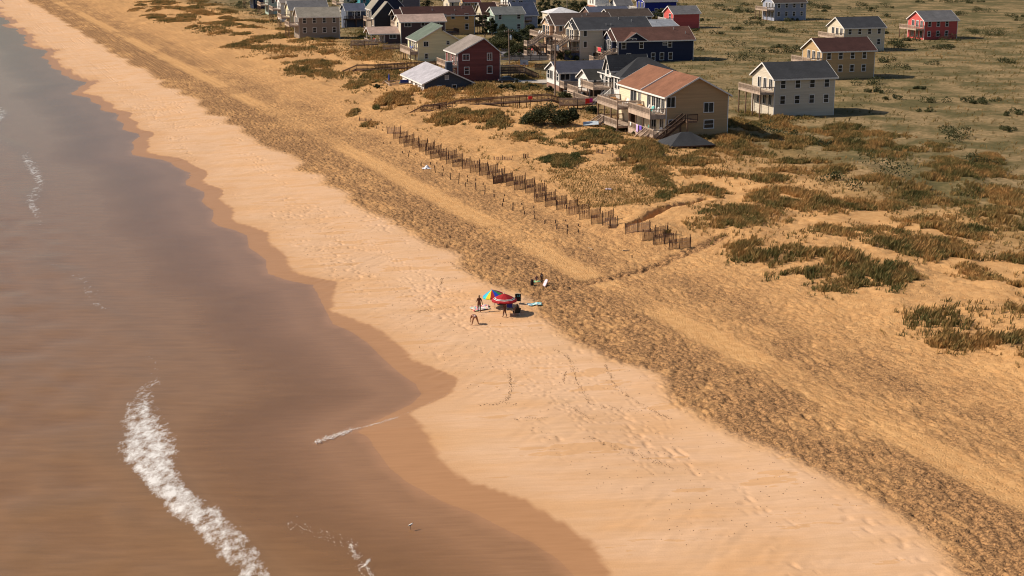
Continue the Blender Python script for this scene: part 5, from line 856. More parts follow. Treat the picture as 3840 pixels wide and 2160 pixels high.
def build_grass():
    PX, PY, HH, TT = [], [], [], []
    extra = []
    for a in np.arange(-235, -60, 5.0):                            # the dune goes on beyond the frame to the right
        for _ in range(7):
            c = random.uniform(82, 150); x, y = to_xy(c, a+random.uniform(-4, 4))
            if x/y > .113: extra.append((x, y, random.uniform(2, 6), random.uniform(2, 6), 330, random.uniform(.5, .9), random.uniform(.3, .8)))
    for a in np.arange(-640, -265, 11):
        for _ in range(3):
            c = random.uniform(84, 118); x, y = to_xy(c, a+random.uniform(-5, 5))
            if x/y < -.108: extra.append((x, y, random.uniform(3, 7), random.uniform(3, 8), 300, random.uniform(.6, .9), random.uniform(.3, .8)))
    for (x, y, rx, ry, n, h, t) in PATCH+extra:
        n = int(n*1.5)
        r = np.sqrt(rng.random(n))*rng.uniform(.7, 1.45, n); an = rng.uniform(0, 2*np.pi, n)
        X = x+r*np.cos(an)*rx; Y = y+r*np.sin(an)*ry
        keep = vnoise(X/1.6, Y/2.2, 61)+.6*vnoise(X/.7, Y/.9, 62)+1.5*(1-r) > .25
        X, Y, r = X[keep], Y[keep], r[keep]
        PX.append(X); PY.append(Y); HH.append(h*np.clip(1.2-.6*r, .3, 1.2)*(1+.4*vnoise(X/1.6, Y/2, 63))); TT.append(t+.42*vnoise(X/1.3, Y/2.5, 64)+rng.normal(0, .12, len(X)))
    # loose sprigs over the dune
    n = 15000; c = rng.uniform(79, 122, n); a = -rng.uniform(90, 420, n); X, Y = to_xy(c, a); k = vnoise(X/6, Y/8, 65)+.6*vnoise(X/2, Y/3, 68)+sstep(90, 116, c)*.9-sstep(88, 80, c)*.35 > .25
    PX.append(X[k]); PY.append(Y[k]); HH.append(rng.uniform(.25, .55, k.sum())); TT.append(rng.uniform(.3, .85, k.sum()))
    # yards behind the dune
    n = 24000; c = rng.uniform(112, 330, n)**1.0; a = -rng.uniform(110, 620, n); X, Y = to_xy(c, a); k = (vnoise(X/7, Y/9, 66) > -.35) & ~((X > -3) & (X < 14) & (Y > 319) & (Y < 330))
    PX.append(X[k]); PY.append(Y[k]); HH.append(rng.uniform(.25, .7, k.sum())); TT.append(.45+.4*vnoise(X[k]/8, Y[k]/9, 67))
    X = np.concatenate(PX); Y = np.concatenate(PY); Hh = np.concatenate(HH); T = np.concatenate(TT)
    ok = ~occupied(X, Y); X, Y, Hh, T = X[ok], Y[ok], Hh[ok], T[ok]
    V, Q, tt = blades(X, Y, ground_h(X, Y), Hh, T, 6, .06)
    o = bpy.data.objects.new('dune_grass', attr_mesh('dune_grass', V, Q, tt, GRASS)); link(o); tag(o, 'tall golden and green sea oats covering the dunes and yards', 'grass', kind='stuff')
    # beach grass planted in rows on the dune face
    P = [Vector((*p, 0)) for p in SPRIG]; rows = []
    for i in range(34):
        for j in range(38):
            u, v = (j+random.uniform(-.2, .2)+(i % 2)*.5)/38, (i+random.uniform(-.2, .2))/34
            p = (P[0]*(1-u)+P[1]*u)*(1-v)+(P[3]*(1-u)+P[2]*u)*v; rows.append((p.x, p.y))
    X = np.array([r[0] for r in rows]); Y = np.array([r[1] for r in rows])
    V, Q, tt = blades(X, Y, ground_h(X, Y), rng.uniform(.22, .42, len(X)), rng.uniform(.35, .7, len(X)), 7, .05)
    o = bpy.data.objects.new('planted_beach_grass', attr_mesh('planted_beach_grass', V, Q, tt, GRASS)); link(o); tag(o, 'rows of small planted beach grass sprigs on the dune face', 'grass', kind='stuff')
build_grass()
def crown_leaves(clumps, per, size, tint):
    """leaf quads spread through ellipsoid clumps (x, y, z, rx, rz)"""
    cl = np.array(clumps); n = len(cl)*per; C = np.repeat(cl, per, 0)
    d = rng.normal(size=(n, 3)); d /= np.linalg.norm(d, axis=1)[:, None]; r = rng.uniform(.45, 1.08, n)**.6
    P = C[:, :3]+d*r[:, None]*np.stack([C[:, 3], C[:, 3], C[:, 4]], -1)
    u = rng.normal(size=(n, 3))+d*.3; u /= np.linalg.norm(u, axis=1)[:, None]; v = np.cross(u, d+rng.normal(size=(n, 3))*.4); v /= np.linalg.norm(v, axis=1)[:, None]+1e-6
    s = size*rng.uniform(.55, 1.3, n)[:, None]
    V = np.stack([P-u*s, P-v*s*.55, P+u*s, P+v*s*.55], 1).reshape(-1, 3); i = np.arange(n)*4
    T = tint+np.repeat(rng.normal(0, .09, len(cl)), per)+rng.normal(0, .06, n)
    return V, np.stack([i, i+1, i+2, i+3], -1), np.repeat(T, 4)
def make_shrub(x, y, z, w, h, tint, label, name):
    t = empty(name, (x, y, z), 0, label, 'shrub', 'shrubs')
    n = int(10+w*h*1.1); cl = []
    for _ in range(n):
        u = random.uniform(-1, 1); q = random.uniform(-.7, .7); top = math.sqrt(max(0, 1-u*u*.9))*(1-.5*q*q); r = random.uniform(.16, .3)*min(w*.5, h)*1.0
        cl.append((u*w*.5*.85, q*min(w*.4, 3.0), max(.15*h, random.uniform(.25, .85)*h*top), r*1.15, r*.85))
    V, Q, T = crown_leaves(cl, 150, .11+.012*h, tint)
    link(bpy.data.objects.new('crown', attr_mesh('crown', V, Q, T, LEAF)), t)
    for _ in range(4):
        a = random.uniform(0, 6.3); MB().tube((0, 0, -.3), (math.cos(a)*w*.25, math.sin(a)*w*.15, h*.55), .06, .02, 5).build('stem', BARK, t)
def make_tree(x, y, z, w, h, tint, label, name):
    t = empty(name, (x, y, z), 0, label, 'tree', 'trees')
    cl = []; tr = MB(); con = name == 'conifer'
    tr.tube((0, 0, -.5), (.1*h*.1, 0, h*.5), .03*h, .018*h, 8); tr.tube((.1*h*.1, 0, h*.5), (.0, .05*h, h*.85), .018*h, .006*h, 6); tr.build('trunk', BARK, t)
    for k in range(34):
        f = random.random(); zz = h*(.18+.78*f); rad = w*.5*((1-f)*.95+.08 if con else math.sin(math.pi*(.16+.8*f))**.8)
        a = random.uniform(0, 6.3); q = rad*math.sqrt(random.random()); r = w*random.uniform(.07, .15)
        cl.append((q*math.cos(a), q*math.sin(a), zz, r*1.1, r*.85))
        if k % 5 == 0: MB().tube((0, 0, zz*.7), (q*math.cos(a), q*math.sin(a), zz), .008*h+.02, .012, 5).build('limb', BARK, t)
    V, Q, T = crown_leaves(cl, 110, .14+.008*h, tint)
    link(bpy.data.objects.new('crown', attr_mesh('crown', V, Q, T, LEAF)), t)
for s in SHRUBS: make_shrub(*s)
for s in TREES: make_tree(*s)
def build_scrub():
    """low scrub between the far lots that reads as one mass"""
    n = 760; c = rng.uniform(116, 420, n); a = -rng.uniform(50, 640, n); X, Y = to_xy(c, a)
    k = (vnoise(X/16, Y/20, 71) > -.3) & ~occupied(X, Y) & ~((X > -12) & (X < 60) & (Y > 300) & (Y < 375)) & ((np.abs(X/Y) > .11) | (Y > 395)); X, Y = X[k], Y[k]
    cl = []
    for x, y in zip(X, Y):
        s = random.uniform(.5, 1.5)
        for _ in range(random.randint(3, 8)):
            r = s*random.uniform(.5, 1.1); cl.append((x+random.gauss(0, 1.5*s), y+random.gauss(0, 1.8*s), 3.0+r*random.uniform(.2, 1.0), r*1.2, r*.8))
    cl = [q for q in cl if not occupied(np.array([q[0]]), np.array([q[1]]))[0]]
    V, Q, T = crown_leaves(cl, 85, .17, .2)
    o = bpy.data.objects.new('scrub', attr_mesh('scrub', V, Q, T, LEAF)); link(o); tag(o, 'low dark green scrub filling the lots between far houses', 'scrub', kind='stuff')
build_scrub()
# ------------------------------------------------------------------ sand fences and old posts
FENCEW = paint('fence_wood', (.30, .175, .11), .9, .22)
SLAT = MB().box(-.033, .033, -.006, .006, -.25, 1.02).mesh('slat', FENCEW); POST = MB().box(-.036, .036, -.036, .036, -.4, 1.22).mesh('post', WOODD)
def sand_fence(x0, y0, x1, y1, label, group, hz=1.0, lean=.02, wire=True, sink=0):
    f = empty('sand_fence', (x0, y0, gz(x0, y0)), 0, label, 'fence', group); z0 = f.location.z
    d = math.hypot(x1-x0, y1-y0); yaw = math.atan2(y1-y0, x1-x0); n = int(d/.115)
    def put(nm, me, t, s=1, dz=0):
        x, y = x0+(x1-x0)*t, y0+(y1-y0)*t; o = bpy.data.objects.new(nm, me); o.location = (x-x0, y-y0, gz(x, y)-z0+dz-sink)
        o.rotation_euler = (random.gauss(0, lean), random.gauss(0, lean*1.4), yaw); o.scale = (1, 1, s); link(o, f)
    for k in range(n+1): put('slat', SLAT, k/max(1, n), hz*random.uniform(.95, 1.05))
    for t in (0, .5, 1): put('post', POST, t, hz*random.uniform(.95, 1.1))
    if wire:
        for zw in (.22, .62, .92):
            m = MB()
            for k in range(8):
                a, b = k/8, (k+1)/8; P = [(x0+(x1-x0)*t, y0+(y1-y0)*t) for t in (a, b)]
                m.bar((P[0][0]-x0, P[0][1]-y0, gz(*P[0])-z0+zw*hz-sink), (P[1][0]-x0, P[1][1]-y0, gz(*P[1])-z0+zw*hz-sink), .012)
            m.build('wire', METAL, f)
ORD = 'first second third fourth fifth sixth seventh eighth ninth tenth eleventh twelfth thirteenth fourteenth fifteenth sixteenth seventeenth eighteenth nineteenth twentieth'.split()
ORD += ['twenty '+w for w in ORD[:9]]+['thirtieth', 'thirty first', 'thirty second', 'thirty third']
for k, s in enumerate(FENCE): sand_fence(*s, 'brown slat sand fence panel, '+ORD[k]+' from the far left end of the row', 'sand fence panels in the stepped row', hz=1.08)
for s, l in zip(FRAG, ['broken slat fence piece half buried beside the green dune patch', 'leaning slat fence piece at the dune grass edge on the right', 'tiny buried slat fence remnant above the stepped fence row', 'dark slat fence piece at the far left end of the dune', 'low buried slat fence strip behind the stepped fence row']):
    sand_fence(*s, l, 'buried sand fence pieces', hz=.75, lean=.08, wire=False, sink=.25)
for (x, y, h) in STUMPS:
    o = bpy.data.objects.new('wooden_post', MB().box(-.05, .05, -.05, .05, -.4, max(.25, h)).mesh('wooden_post', WOODD)); o.location = (x, y, gz(x, y)); o.rotation_euler = (random.gauss(0, .05), random.gauss(0, .05), random.random()); link(o)
    tag(o, 'short weathered wooden post standing alone in the dune sand', 'post', 'old fence posts')
# ------------------------------------------------------------------ boardwalks over the dune
def boardwalk(pts, label, width=1.6, rail=True, horiz=True, mat=None, side=1, name='boardwalk', s0=None, s1=None, rmat=None):
    mat = mat or WOOD; rmat = rmat or mat
    o = Vector(pts[0]); b = empty(name, tuple(o), 0, label, 'boardwalk', 'boardwalks')
    P = [Vector(p)-o for p in pts]
    for i in range(len(P)-1):
        p, q = P[i], P[i+1]; d = q-p; n = Vector((-d.y, d.x, 0)).normalized()*width*side
        m = MB(); k = max(2, int(d.length/.16))
        for j in range(k):
            a, c = p+d*(j/k)+d*(.04/k), p+d*((j+1)/k)-d*(.04/k)
            V = [a, c, c+n, a+n]; m.add([tuple(v) for v in V]+[tuple(v-Vector((0, 0, .05))) for v in V], [(0, 1, 2, 3), (7, 6, 5, 4), (0, 4, 5, 1), (1, 5, 6, 2), (2, 6, 7, 3), (3, 7, 4, 0)])
        dk = m.build('decking', mat, b)
        for e in (0, 1):
            MB().bar(p+n*e-Vector((0, 0, .15)), q+n*e-Vector((0, 0, .15)), .06, .2).build('joist', mat, dk)
            if rail: railing(b, p+n*e, q+n*e, 1.0, rmat, n_post=max(1, round(d.length/2.2)), horiz=horiz)
            for j in range(max(1, round(d.length/2.2))+1):
                t = p+d*(j/max(1, round(d.length/2.2)))+n*e; MB().box(t.x-.06, t.x+.06, t.y-.06, t.y+.06, t.z-2.2, t.z-.02).build('post', rmat, b)
    for s, e in ((s0, 0), (s1, -1)):
        if s:
            p = P[e]; dr = (P[0]-P[1]) if e == 0 else (P[-1]-P[-2]); dr.z = 0; dr.normalize(); n = Vector((-dr.y, dr.x, 0))*width*.5*side*(-1 if e == 0 else 1)
            stairs(b, p+n, p+n+dr*s[0]-Vector((0, 0, s[1])), width*.9, mat)
    return b
boardwalk(WALK0, 'lower boardwalk landing with steps down to the open sand', s0=(3.0, 1.5))
boardwalk(WALK2, 'long brown boardwalk crossing the dune in front of the red house', s0=(2.4, .5), s1=(2.6, .9))
boardwalk(WALK1, 'long reddish boardwalk with railings beyond the pale roofed cottage', horiz=False, s0=(3.2, 1.3))
boardwalk(WALK3, 'raised wooden walk in front of the plum brown house', horiz=False, rmat=WOODP)
boardwalk(WALK3B, 'short wooden walk beside the pale yellow house deck', horiz=False, rmat=WOODP)
boardwalk(WALK4, 'grey picket boardwalk leading to the hip roofed house deck', horiz=False, rmat=WOODP)
boardwalk(TERR, 'elevated wooden landing with stairs beside the red house', horiz=False, rmat=WOODP, s1=(3.4, 1.6))

# ------------------------------------------------------------------ driveway, patio, yard fences, poles, car
CONC = paint('concrete', (.52, .47, .40), .9, .1, streak=False)
def flat_slab(name, pts, z, mat, t=.12):
    m = MB(); n = len(pts); m.add([(x, y, z) for x, y in pts]+[(x, y, z-t) for x, y in pts], [tuple(range(n))]+[(k, n+k, n+(k+1) % n, (k+1) % n) for k in range(n)])
    return tag(m.build(name, mat), kind='structure')
def terr_max(pts): return max(gz(x, y) for x, y in pts)
flat_slab('driveway', DRIVE, terr_max(DRIVE)+.03, CONC, .9)
flat_slab('patio', YARD, terr_max(YARD)+.03, paint('grey_patio', (.20, .19, .20), .9, .15, streak=False), .9)
YZ = terr_max(YARD)+.03
def picket_fence(p, q, label, h=1.3, mat=None):
    f = empty('picket_fence', (*p, gz(*p)), 0, label, 'fence', 'yard fences'); d = Vector((q[0]-p[0], q[1]-p[1], 0)); ln = d.length; u = d/ln
    m = MB()
    for z in (.3, h-.25): m.bar((0, 0, z), tuple(d+Vector((0, 0, z))), .04, .09)
    m.build('rail', mat, f); pk = MB().box(-.06, .06, -.012, .012, -.3, h).mesh('picket', mat); yaw = math.atan2(d.y, d.x)
    k = 0
    while k < ln:
        o = bpy.data.objects.new('picket', pk); o.location = u*k+Vector((0, 0, random.uniform(-.03, .03))); o.rotation_euler = (0, 0, yaw); link(o, f); k += .17
    for k in np.arange(0, ln+.1, 2.4): MB().box(u.x*k-.06, u.x*k+.06, u.y*k-.06, u.y*k+.06, -.4, h+.1).build('post', mat, f)
GREYW = paint('grey_fence_wood', (.16, .145, .14), .9, .15)
picket_fence(YARD[0], YARD[1], 'grey picket fence along the near side of the patio', 1.25, GREYW)
picket_fence(YARD[3], YARD[2], 'grey picket fence along the far side of the patio', 1.25, GREYW)
picket_fence((YARD[0][0]+8, YARD[0][1]-22), (YARD[0][0]+16, YARD[0][1]-21), 'dark board fence behind the white cottage beside the pole', 1.5, paint('dark_fence', (.07, .065, .07), .9, .15))
def utility_pole(x, y, z, h, label, transformer=1, lean=0):
    p = empty('utility_pole', (x, y, z), .2, label, 'utility pole', 'utility poles'); p.rotation_euler.y = lean
    MB().tube((0, 0, -.8), (0, 0, h), .17, .11, 10).build('pole', paint('pole_wood', (.26, .19, .15), .9, .12), p)
    a = MB(); a.box(-1.1, 1.1, -.06, .06, h-.75, h-.6); arm = a.build('crossarm', WOOD, p)
    for xx in (-1.0, -.4, .4, 1.0): MB().lathe([(.02, -.6), (.05, -.56), (.05, -.45), (.07, -.42), (.03, -.34), (0, -.33)], 8, (xx, 0, h)).build('insulator', plain('porcelain', (.5, .48, .46), .3), arm)
    if transformer:
        t = MB(); t.lathe([(0, 0), (.26, 0), (.28, .05), (.28, .95), (.2, 1.08), (0, 1.1)], 14, (.5, 0, h-2.6)); tr = t.build('transformer', plain('transformer_grey', (.5, .55, .6), .5), p, True)
        MB().lathe([(.05, 0), (.06, .1), (.03, .25), (0, .26)], 8, (.5, 0, h-1.5)).build('bushing', plain('porcelain', (.5, .48, .46), .3), tr)
        MB().box(.12, .26, -.05, .05, h-2.3, h-1.8).build('bracket', METAL, p)
utility_pole(*PT['pole1'], 8.6, 'tall utility pole with transformer rising behind the red house', 1, -.03)
utility_pole(PT['pole2'][0], PT['pole2'][1], PT['pole2'][2], 11.5, 'tall utility pole with grey transformer beside the white cottage gable', 1, 0)
utility_pole(*PT['pole3'], 9.5, 'far utility pole beside the white hip roof', 0, 0)
def wires():
    a, b, c = (Vector(PT[k]) for k in ('pole1', 'pole2', 'pole3'))
    for i, (p, q, off) in enumerate(((a+Vector((.3, 0, 8.1)), b+Vector((-.4, 0, 11.0)), -.8), (b+Vector((.4, 0, 11.0)), c+Vector((0, 0, 8.9)), -1.5), (a+Vector((0, 0, 6.5)), Vector((-6, 326, 9)), -.4))):
        m = MB(); n = 16
        for k in range(n):
            def P(t): return p+(q-p)*t+Vector((0, 0, off*4*t*(1-t)))
            m.tube(P(k/n), P((k+1)/n), .012, .012, 4)
        o = m.build('power_line', plain('cable', (.03, .03, .03), .6)); tag(o, ['sagging power line between the two near utility poles', 'power line running from cottage pole to the far pole', 'service wire from the rear pole to the red house roof'][i], 'wire', 'power lines')
wires()
def car(x, y, z, yaw):
    c = empty('parked_car', (x, y, z), yaw, 'dark blue black sedan parked beside the red house', 'car')
    body = plain('car_paint', (.012, .016, .028), .18, 0, .8); blk = plain('tyre_rubber', (.015, .015, .015), .8); L = 4.5
    st = [(-2.25, .42, .62, .72), (-2.15, .3, .88, .80), (-1.5, .26, .96, .86), (-.6, .24, .98, .88), (.6, .24, .97, .88), (1.5, .26, .92, .86), (2.1, .3, .80, .80), (2.25, .4, .6, .70)]
    m = MB(); V = []; n = 8
    for (px, z0, z1, w) in st: V += [(px, -w, z0+.1), (px, -w*1.02, (z0+z1)/2), (px, -w*.97, z1-.06), (px, -w*.8, z1), (px, w*.8, z1), (px, w*.97, z1-.06), (px, w*1.02, (z0+z1)/2), (px, w, z0+.1)]
    F = [(i*n+k, i*n+(k+1) % n, (i+1)*n+(k+1) % n, (i+1)*n+k) for i in range(len(st)-1) for k in range(n)]+[tuple(range(n))[::-1], tuple(range(len(V)-n, len(V)))]
    m.add(V, F); m.build('body', body, c, True)
    cab = [(-1.75, .95, .95, .78), (-1.1, .95, 1.36, .66), (-.1, .95, 1.45, .66), (.5, .95, 1.38, .66), (1.3, .93, .95, .78)]
    m = MB(); V = []
    for (px, z0, z1, w) in cab: V += [(px, -.8, z0-.05), (px, -w, z1), (px, w, z1), (px, .8, z0-.05)]
    F = [(i*4+k, i*4+k+1, (i+1)*4+k+1, (i+1)*4+k) for i in range(4) for k in range(3)]; m.add(V, F); m.build('cabin_glass', GLASS, c)
    r = MB(); r.add([(-1.05, -.64, 1.375), (-.1, -.65, 1.465), (.45, -.64, 1.405), (.45, .64, 1.405), (-.1, .65, 1.465), (-1.05, .64, 1.375)], [(0, 1, 4, 5), (1, 2, 3, 4)]); r.build('roof_panel', body, c, True)
    for sx in (-1.4, 1.4):
        for sy in (-.86, .72):
            w = MB(); w.tube((sx, sy, .33), (sx, sy+.16, .33), .33, .33, 18); t = w.build('wheel', blk, c); MB().tube((sx, sy-.01 if sy < 0 else sy+.17, .33), (sx, sy+.01 if sy < 0 else sy+.15, .33), .2, .2, 12).build('rim', METAL, t)
    for sy in (-.6, .5):
        MB().box(2.17, 2.27, sy, sy+.22, .62, .74).build('headlight', plain('lamp_white', (.7, .7, .7), .2), c); MB().box(-2.27, -2.17, sy, sy+.22, .66, .8).build('tail_light', plain('lamp_red', (.3, .01, .01), .3), c)
car(PT['car'][0], PT['car'][1], gz(*PT['car'][:2]), R(8))
def wheelie_bin(x, y, label):
    b = empty('wheeled_bin', (x, y, gz(x, y)), .3, label, 'bin'); g = plain('bin_plastic', (.02, .028, .022), .55)
    m = MB(); m.add([(-.24, -.26, .08), (.24, -.26, .08), (.24, .26, .08), (-.24, .26, .08), (-.3, -.34, 1.0), (.3, -.34, 1.0), (.3, .34, 1.0), (-.3, .34, 1.0)], [(0, 3, 2, 1), (0, 1, 5, 4), (1, 2, 6, 5), (2, 3, 7, 6), (3, 0, 4, 7), (4, 5, 6, 7)]); m.build('bin_body', g, b)
    MB().extrude([(-.38, 1.01), (.36, 1.01), (.3, 1.08), (-.3, 1.1)], 'X', -.32, .32).build('lid', g, b)
    for s in (-.26, .26): MB().tube((s-.03, .26, .1), (s+.03, .26, .1), .1, .1, 12).build('wheel', plain('tyre_rubber', (.015, .015, .015), .8), b)
wheelie_bin(PT['bin'][0], PT['bin'][1], 'black wheeled bin on the driveway next to the dark car')
def hoop(x, y):
    z = gz(x, y); h = empty('basketball_hoop', (x, y, z), 0, 'basketball hoop with white backboard by the wooden landing stairs', 'hoop')
    MB().tube((0, .4, -.3), (0, .4, 3.0), .06, .06, 8).build('post', METAL, h); MB().bar((0, .4, 3.0), (0, .05, 3.3), .08).build('arm', METAL, h)
    b = MB().box(-.9, .9, -.02, .02, 2.9, 3.95).build('backboard', plain('board_white', (.6, .6, .62), .4), h); MB().box(-.3, .3, -.03, -.022, 3.05, 3.45).build('target_square', plain('board_grey', (.3, .3, .32), .5), b)
    m = MB(); n = 14
    for k in range(n): a, c = 2*math.pi*k/n, 2*math.pi*(k+1)/n; m.tube((.23*math.cos(a), -.3+.23*math.sin(a), 3.05), (.23*math.cos(c), -.3+.23*math.sin(c), 3.05), .015, .015, 5)
    m.build('rim', plain('rim_orange', (.6, .12, .03), .5), h)
hoop(PT['hoop'][0], PT['hoop'][1])
def gazebo():
    x, y = 24.5, 227.0; z = gz(x, y)-1.9; g = empty('gazebo', (x, y, z), R(16.7), 'slate roofed gazebo peeking over the dune below the red brown roofed house', 'gazebo')
    hip = hip_roof(g, 6.5, 5.0, 2.3, 1.75, .5, roofmat('charcoal_roof'), trim=WOODD)
    for px in (.1, 6.3):
        for py in (.1, 4.8): MB().box(px, px+.16, py, py+.16, -1, 2.25).build('post', WOOD, g)
    MB().box(0, 6.5, 0, 5, -.6, 0).build('floor', WOODP, g)
gazebo()
# ------------------------------------------------------------------ chairs and loungers on decks
def adirondack(col):
    m = plain('chair_'+col[0], col[1], .5); t = []
    s = MB()
    for k in range(5): s.box(-.26, .26, -.25+k*.11, -.16+k*.11, .36-k*.03, .38-k*.03)
    t.append(('seat', s)); b = MB()
    for k in range(5): u = -.24+k*.12; b.add([(u, .28, .25), (u+.09, .28, .25), (u+.10, .62, 1.05-.04*abs(k-2)), (u-.01, .62, 1.05-.04*abs(k-2)), (u, .31, .25), (u+.09, .31, .25), (u+.10, .65, 1.05-.04*abs(k-2)), (u-.01, .65, 1.05-.04*abs(k-2))], [(0, 1, 2, 3), (7, 6, 5, 4), (0, 4, 5, 1), (1, 5, 6, 2), (2, 6, 7, 3), (3, 7, 4, 0)])
    t.append(('backrest', b))
    for sx in (-.33, .27): t.append(('arm', MB().box(sx, sx+.1, -.35, .4, .55, .58))); t.append(('leg', MB().box(sx+.02, sx+.08, -.33, -.25, 0, .55))); t.append(('leg', MB().add([(sx+.02, .2, .3), (sx+.08, .2, .3), (sx+.08, .6, 0), (sx+.02, .6, 0), (sx+.02, .28, .3), (sx+.08, .28, .3), (sx+.08, .68, 0), (sx+.02, .68, 0)], [(0, 1, 2, 3), (7, 6, 5, 4), (0, 4, 5, 1), (1, 5, 6, 2), (2, 6, 7, 3), (3, 7, 4, 0)])))
    return [(n, mb.mesh(n, m)) for n, mb in t]
CHAIRS = {k: adirondack((k, c)) for k, c in dict(white=(.72, .70, .68), teal=(.03, .42, .40), green=(.02, .16, .11), blue=(.05, .12, .45), red=(.5, .03, .03), tan=(.55, .42, .28)).items()}
def chair_on(hk, x, y, z, rz, col, label, group='deck chairs'):
    h = HO[hk]; p = h.matrix_world @ Vector((x, y, z)) if False else Vector((x*math.cos(h.rotation_euler.z)-y*math.sin(h.rotation_euler.z), x*math.sin(h.rotation_euler.z)+y*math.cos(h.rotation_euler.z), z))+h.location
    c = empty('deck_chair', tuple(p+Vector((0, 0, .005))), h.rotation_euler.z+rz, label, 'chair', group)
    for n, me in CHAIRS[col]: link(bpy.data.objects.new(n, me), c)
for a in [('S', -1.3, 1.4, 4.3, -1.4, 'white', 'white deck chair nearest the upper deck corner of the red brown roofed house'), ('S', -1.6, 2.8, 4.3, -1.2, 'teal', 'bright turquoise deck chair on the upper deck of the red brown roofed house'), ('S', -1.2, 3.9, 4.3, -1.4, 'white', 'white deck chair left of the turquoise one on the upper deck'),
          ('S', -1.4, 5.2, 4.3, -1.6, 'white', 'white deck chair farther along the right upper deck'), ('S', -1.6, 14.0, 4.3, -1.2, 'white', 'white deck chair on the left upper deck of the red brown roofed house'), ('S', -1.6, 15.4, 4.3, -1.5, 'tan', 'tan deck chair on the left upper deck of the red brown roofed house'),
          ('S', -1.6, 4.2, 1.15, -1.2, 'green', 'green deck chair on the lower deck of the red brown roofed house'), ('S', -1.0, .6, 1.15, -1.2, 'white', 'pale deck chair on the lower landing of the red brown roofed house'),
          ('N', -3.0, 3.6, 5.1, -1.4, 'tan', 'tan deck chair nearest the stairs on the beige house deck'), ('N', -3.0, 5.0, 5.1, -1.5, 'tan', 'second tan deck chair from the stairs on the beige house deck'), ('N', -3.0, 6.4, 5.1, -1.6, 'tan', 'farthest tan deck chair on the beige house deck'),
          ('M', -3.0, 4.0, 5.3, -1.4, 'white', 'near white deck chair on the peach house upper deck'), ('M', -3.0, 6.0, 5.3, -1.5, 'white', 'far white deck chair on the peach house upper deck'), ('O', -2.4, 7.0, 2.5, -1.4, 'white', 'white deck chair on the navy house deck'),
          ('C', -1.1, 4.0, 2.5, -1.5, 'blue', 'blue deck chair left of the door on the pale yellow house deck'), ('C', -1.1, 5.6, 2.5, -1.5, 'blue', 'farther blue deck chair on the pale yellow house deck'), ('D2', -7.4, 2.0, .5, -1.5, 'white', 'white deck chair on the porch of the plum house'), ('D2', -7.4, 4.0, .5, -1.3, 'red', 'orange red deck chair on the porch of the plum house'),
          ('A', -2.6, 13.4, .55, -1.5, 'green', 'green deck chair on the pale roofed cottage deck'), ('A', -1.8, 15.0, .55, -1.3, 'white', 'white deck chair beside the blue screen on the cottage deck'), ('B', -1.2, 2.0, 3.7, -1.5, 'white', 'white deck chair on the red house balcony')]: chair_on(*a)
for k in range(5):
    t = (k+.7)/9.0; x = YARD[3][0]+(YARD[2][0]-YARD[3][0])*(.25+t*.55); y = YARD[3][1]+(YARD[2][1]-YARD[3][1])*t-3.0
    c = empty('deck_chair', (x, y, YZ), -1.0, 'red patio chair, '+ORD[k]+' from the left in the patio row', 'chair', 'red patio chairs')
    for n, me in CHAIRS['red']: link(bpy.data.objects.new(n, me), c)
def cloth(name, label, cat, p, q, drop, col, group=None, folds=5):
    """a towel or cloth hung over a rail from p to q"""
    P, Q = Vector(p), Vector(q); d = Q-P; s = Vector((-d.y, d.x, 0)).normalized(); n = 14; V = []; F = []
    for j in range(7):
        for i in range(n+1):
            t = i/n; w = .05*math.sin(t*folds*6.28+j*.3)*(j/6); V.append(tuple(P+d*t-Vector((0, 0, drop*j/6*(1+.05*math.sin(t*9))))+s*(-.09+w)))
    for j in range(6):
        for i in range(n): k = j*(n+1)+i; F.append((k, k+1, k+n+2, k+n+1))
    m = MB(); m.add(V, F); o = m.build(name, plain('cloth_'+label[:14].replace(' ', '_'), col, .85), None, True)
    md = o.modifiers.new('thickness', 'SOLIDIFY'); md.thickness = .012
    return tag(o, label, cat, group)
def on_house(hk, x, y, z):
    h = HO[hk]; t = h.rotation_euler.z; return (h.location.x+x*math.cos(t)-y*math.sin(t), h.location.y+x*math.sin(t)+y*math.cos(t), h.location.z+z)
cloth('beach_towel', 'lilac towel hung on the lower deck rail of the red brown roofed house', 'towel', on_house('S', -2.86, 5.4, 2.2), on_house('S', -2.86, 4.5, 2.2), 1.25, (.55, .42, .72), 'towels on rails')
cloth('beach_towel', 'violet blue towel next to the lilac one on the rail', 'towel', on_house('S', -2.86, 4.0, 2.2), on_house('S', -2.86, 3.0, 2.2), .75, (.16, .10, .55), 'towels on rails')
cloth('beach_towel', 'small white towel on the lower deck rail of the red brown roofed house', 'towel', on_house('S', -2.86, 8.2, 2.2), on_house('S', -2.86, 7.6, 2.2), .6, (.75, .73, .7), 'towels on rails')
w0, w1 = Vector(WALK4[1]), Vector(WALK4[2]); wd = (w1-w0)
cloth('beach_towel', 'scarlet towel draped on the grey picket boardwalk rail', 'towel', w0+wd*.5+Vector((0, -.12, 1.05)), w0+wd*.78+Vector((0, -.12, 1.05)), .95, (.75, .03, .02), 'towels on rails')
cloth('beach_towel', 'magenta pink towel next to the scarlet one on the rail', 'towel', w0+wd*.79+Vector((0, -.13, 1.06)), w0+wd*.99+Vector((0, -.13, 1.06)), .8, (.75, .03, .3), 'towels on rails')
cloth('beach_towel', 'red pink towel hung on the navy house deck rail', 'towel', on_house('O', -3.72, 4.2, 3.55), on_house('O', -3.72, 1.9, 3.55), 1.0, (.65, .05, .07), 'towels on rails')
cloth('beach_towel', 'red cloth hung over the long boardwalk rail', 'towel', Vector(WALK2[3])+Vector((1.6, 0, 1.0)), Vector(WALK2[3])+Vector((2.4, -.03, 1.0)), .55, (.55, .03, .03), 'towels on rails')
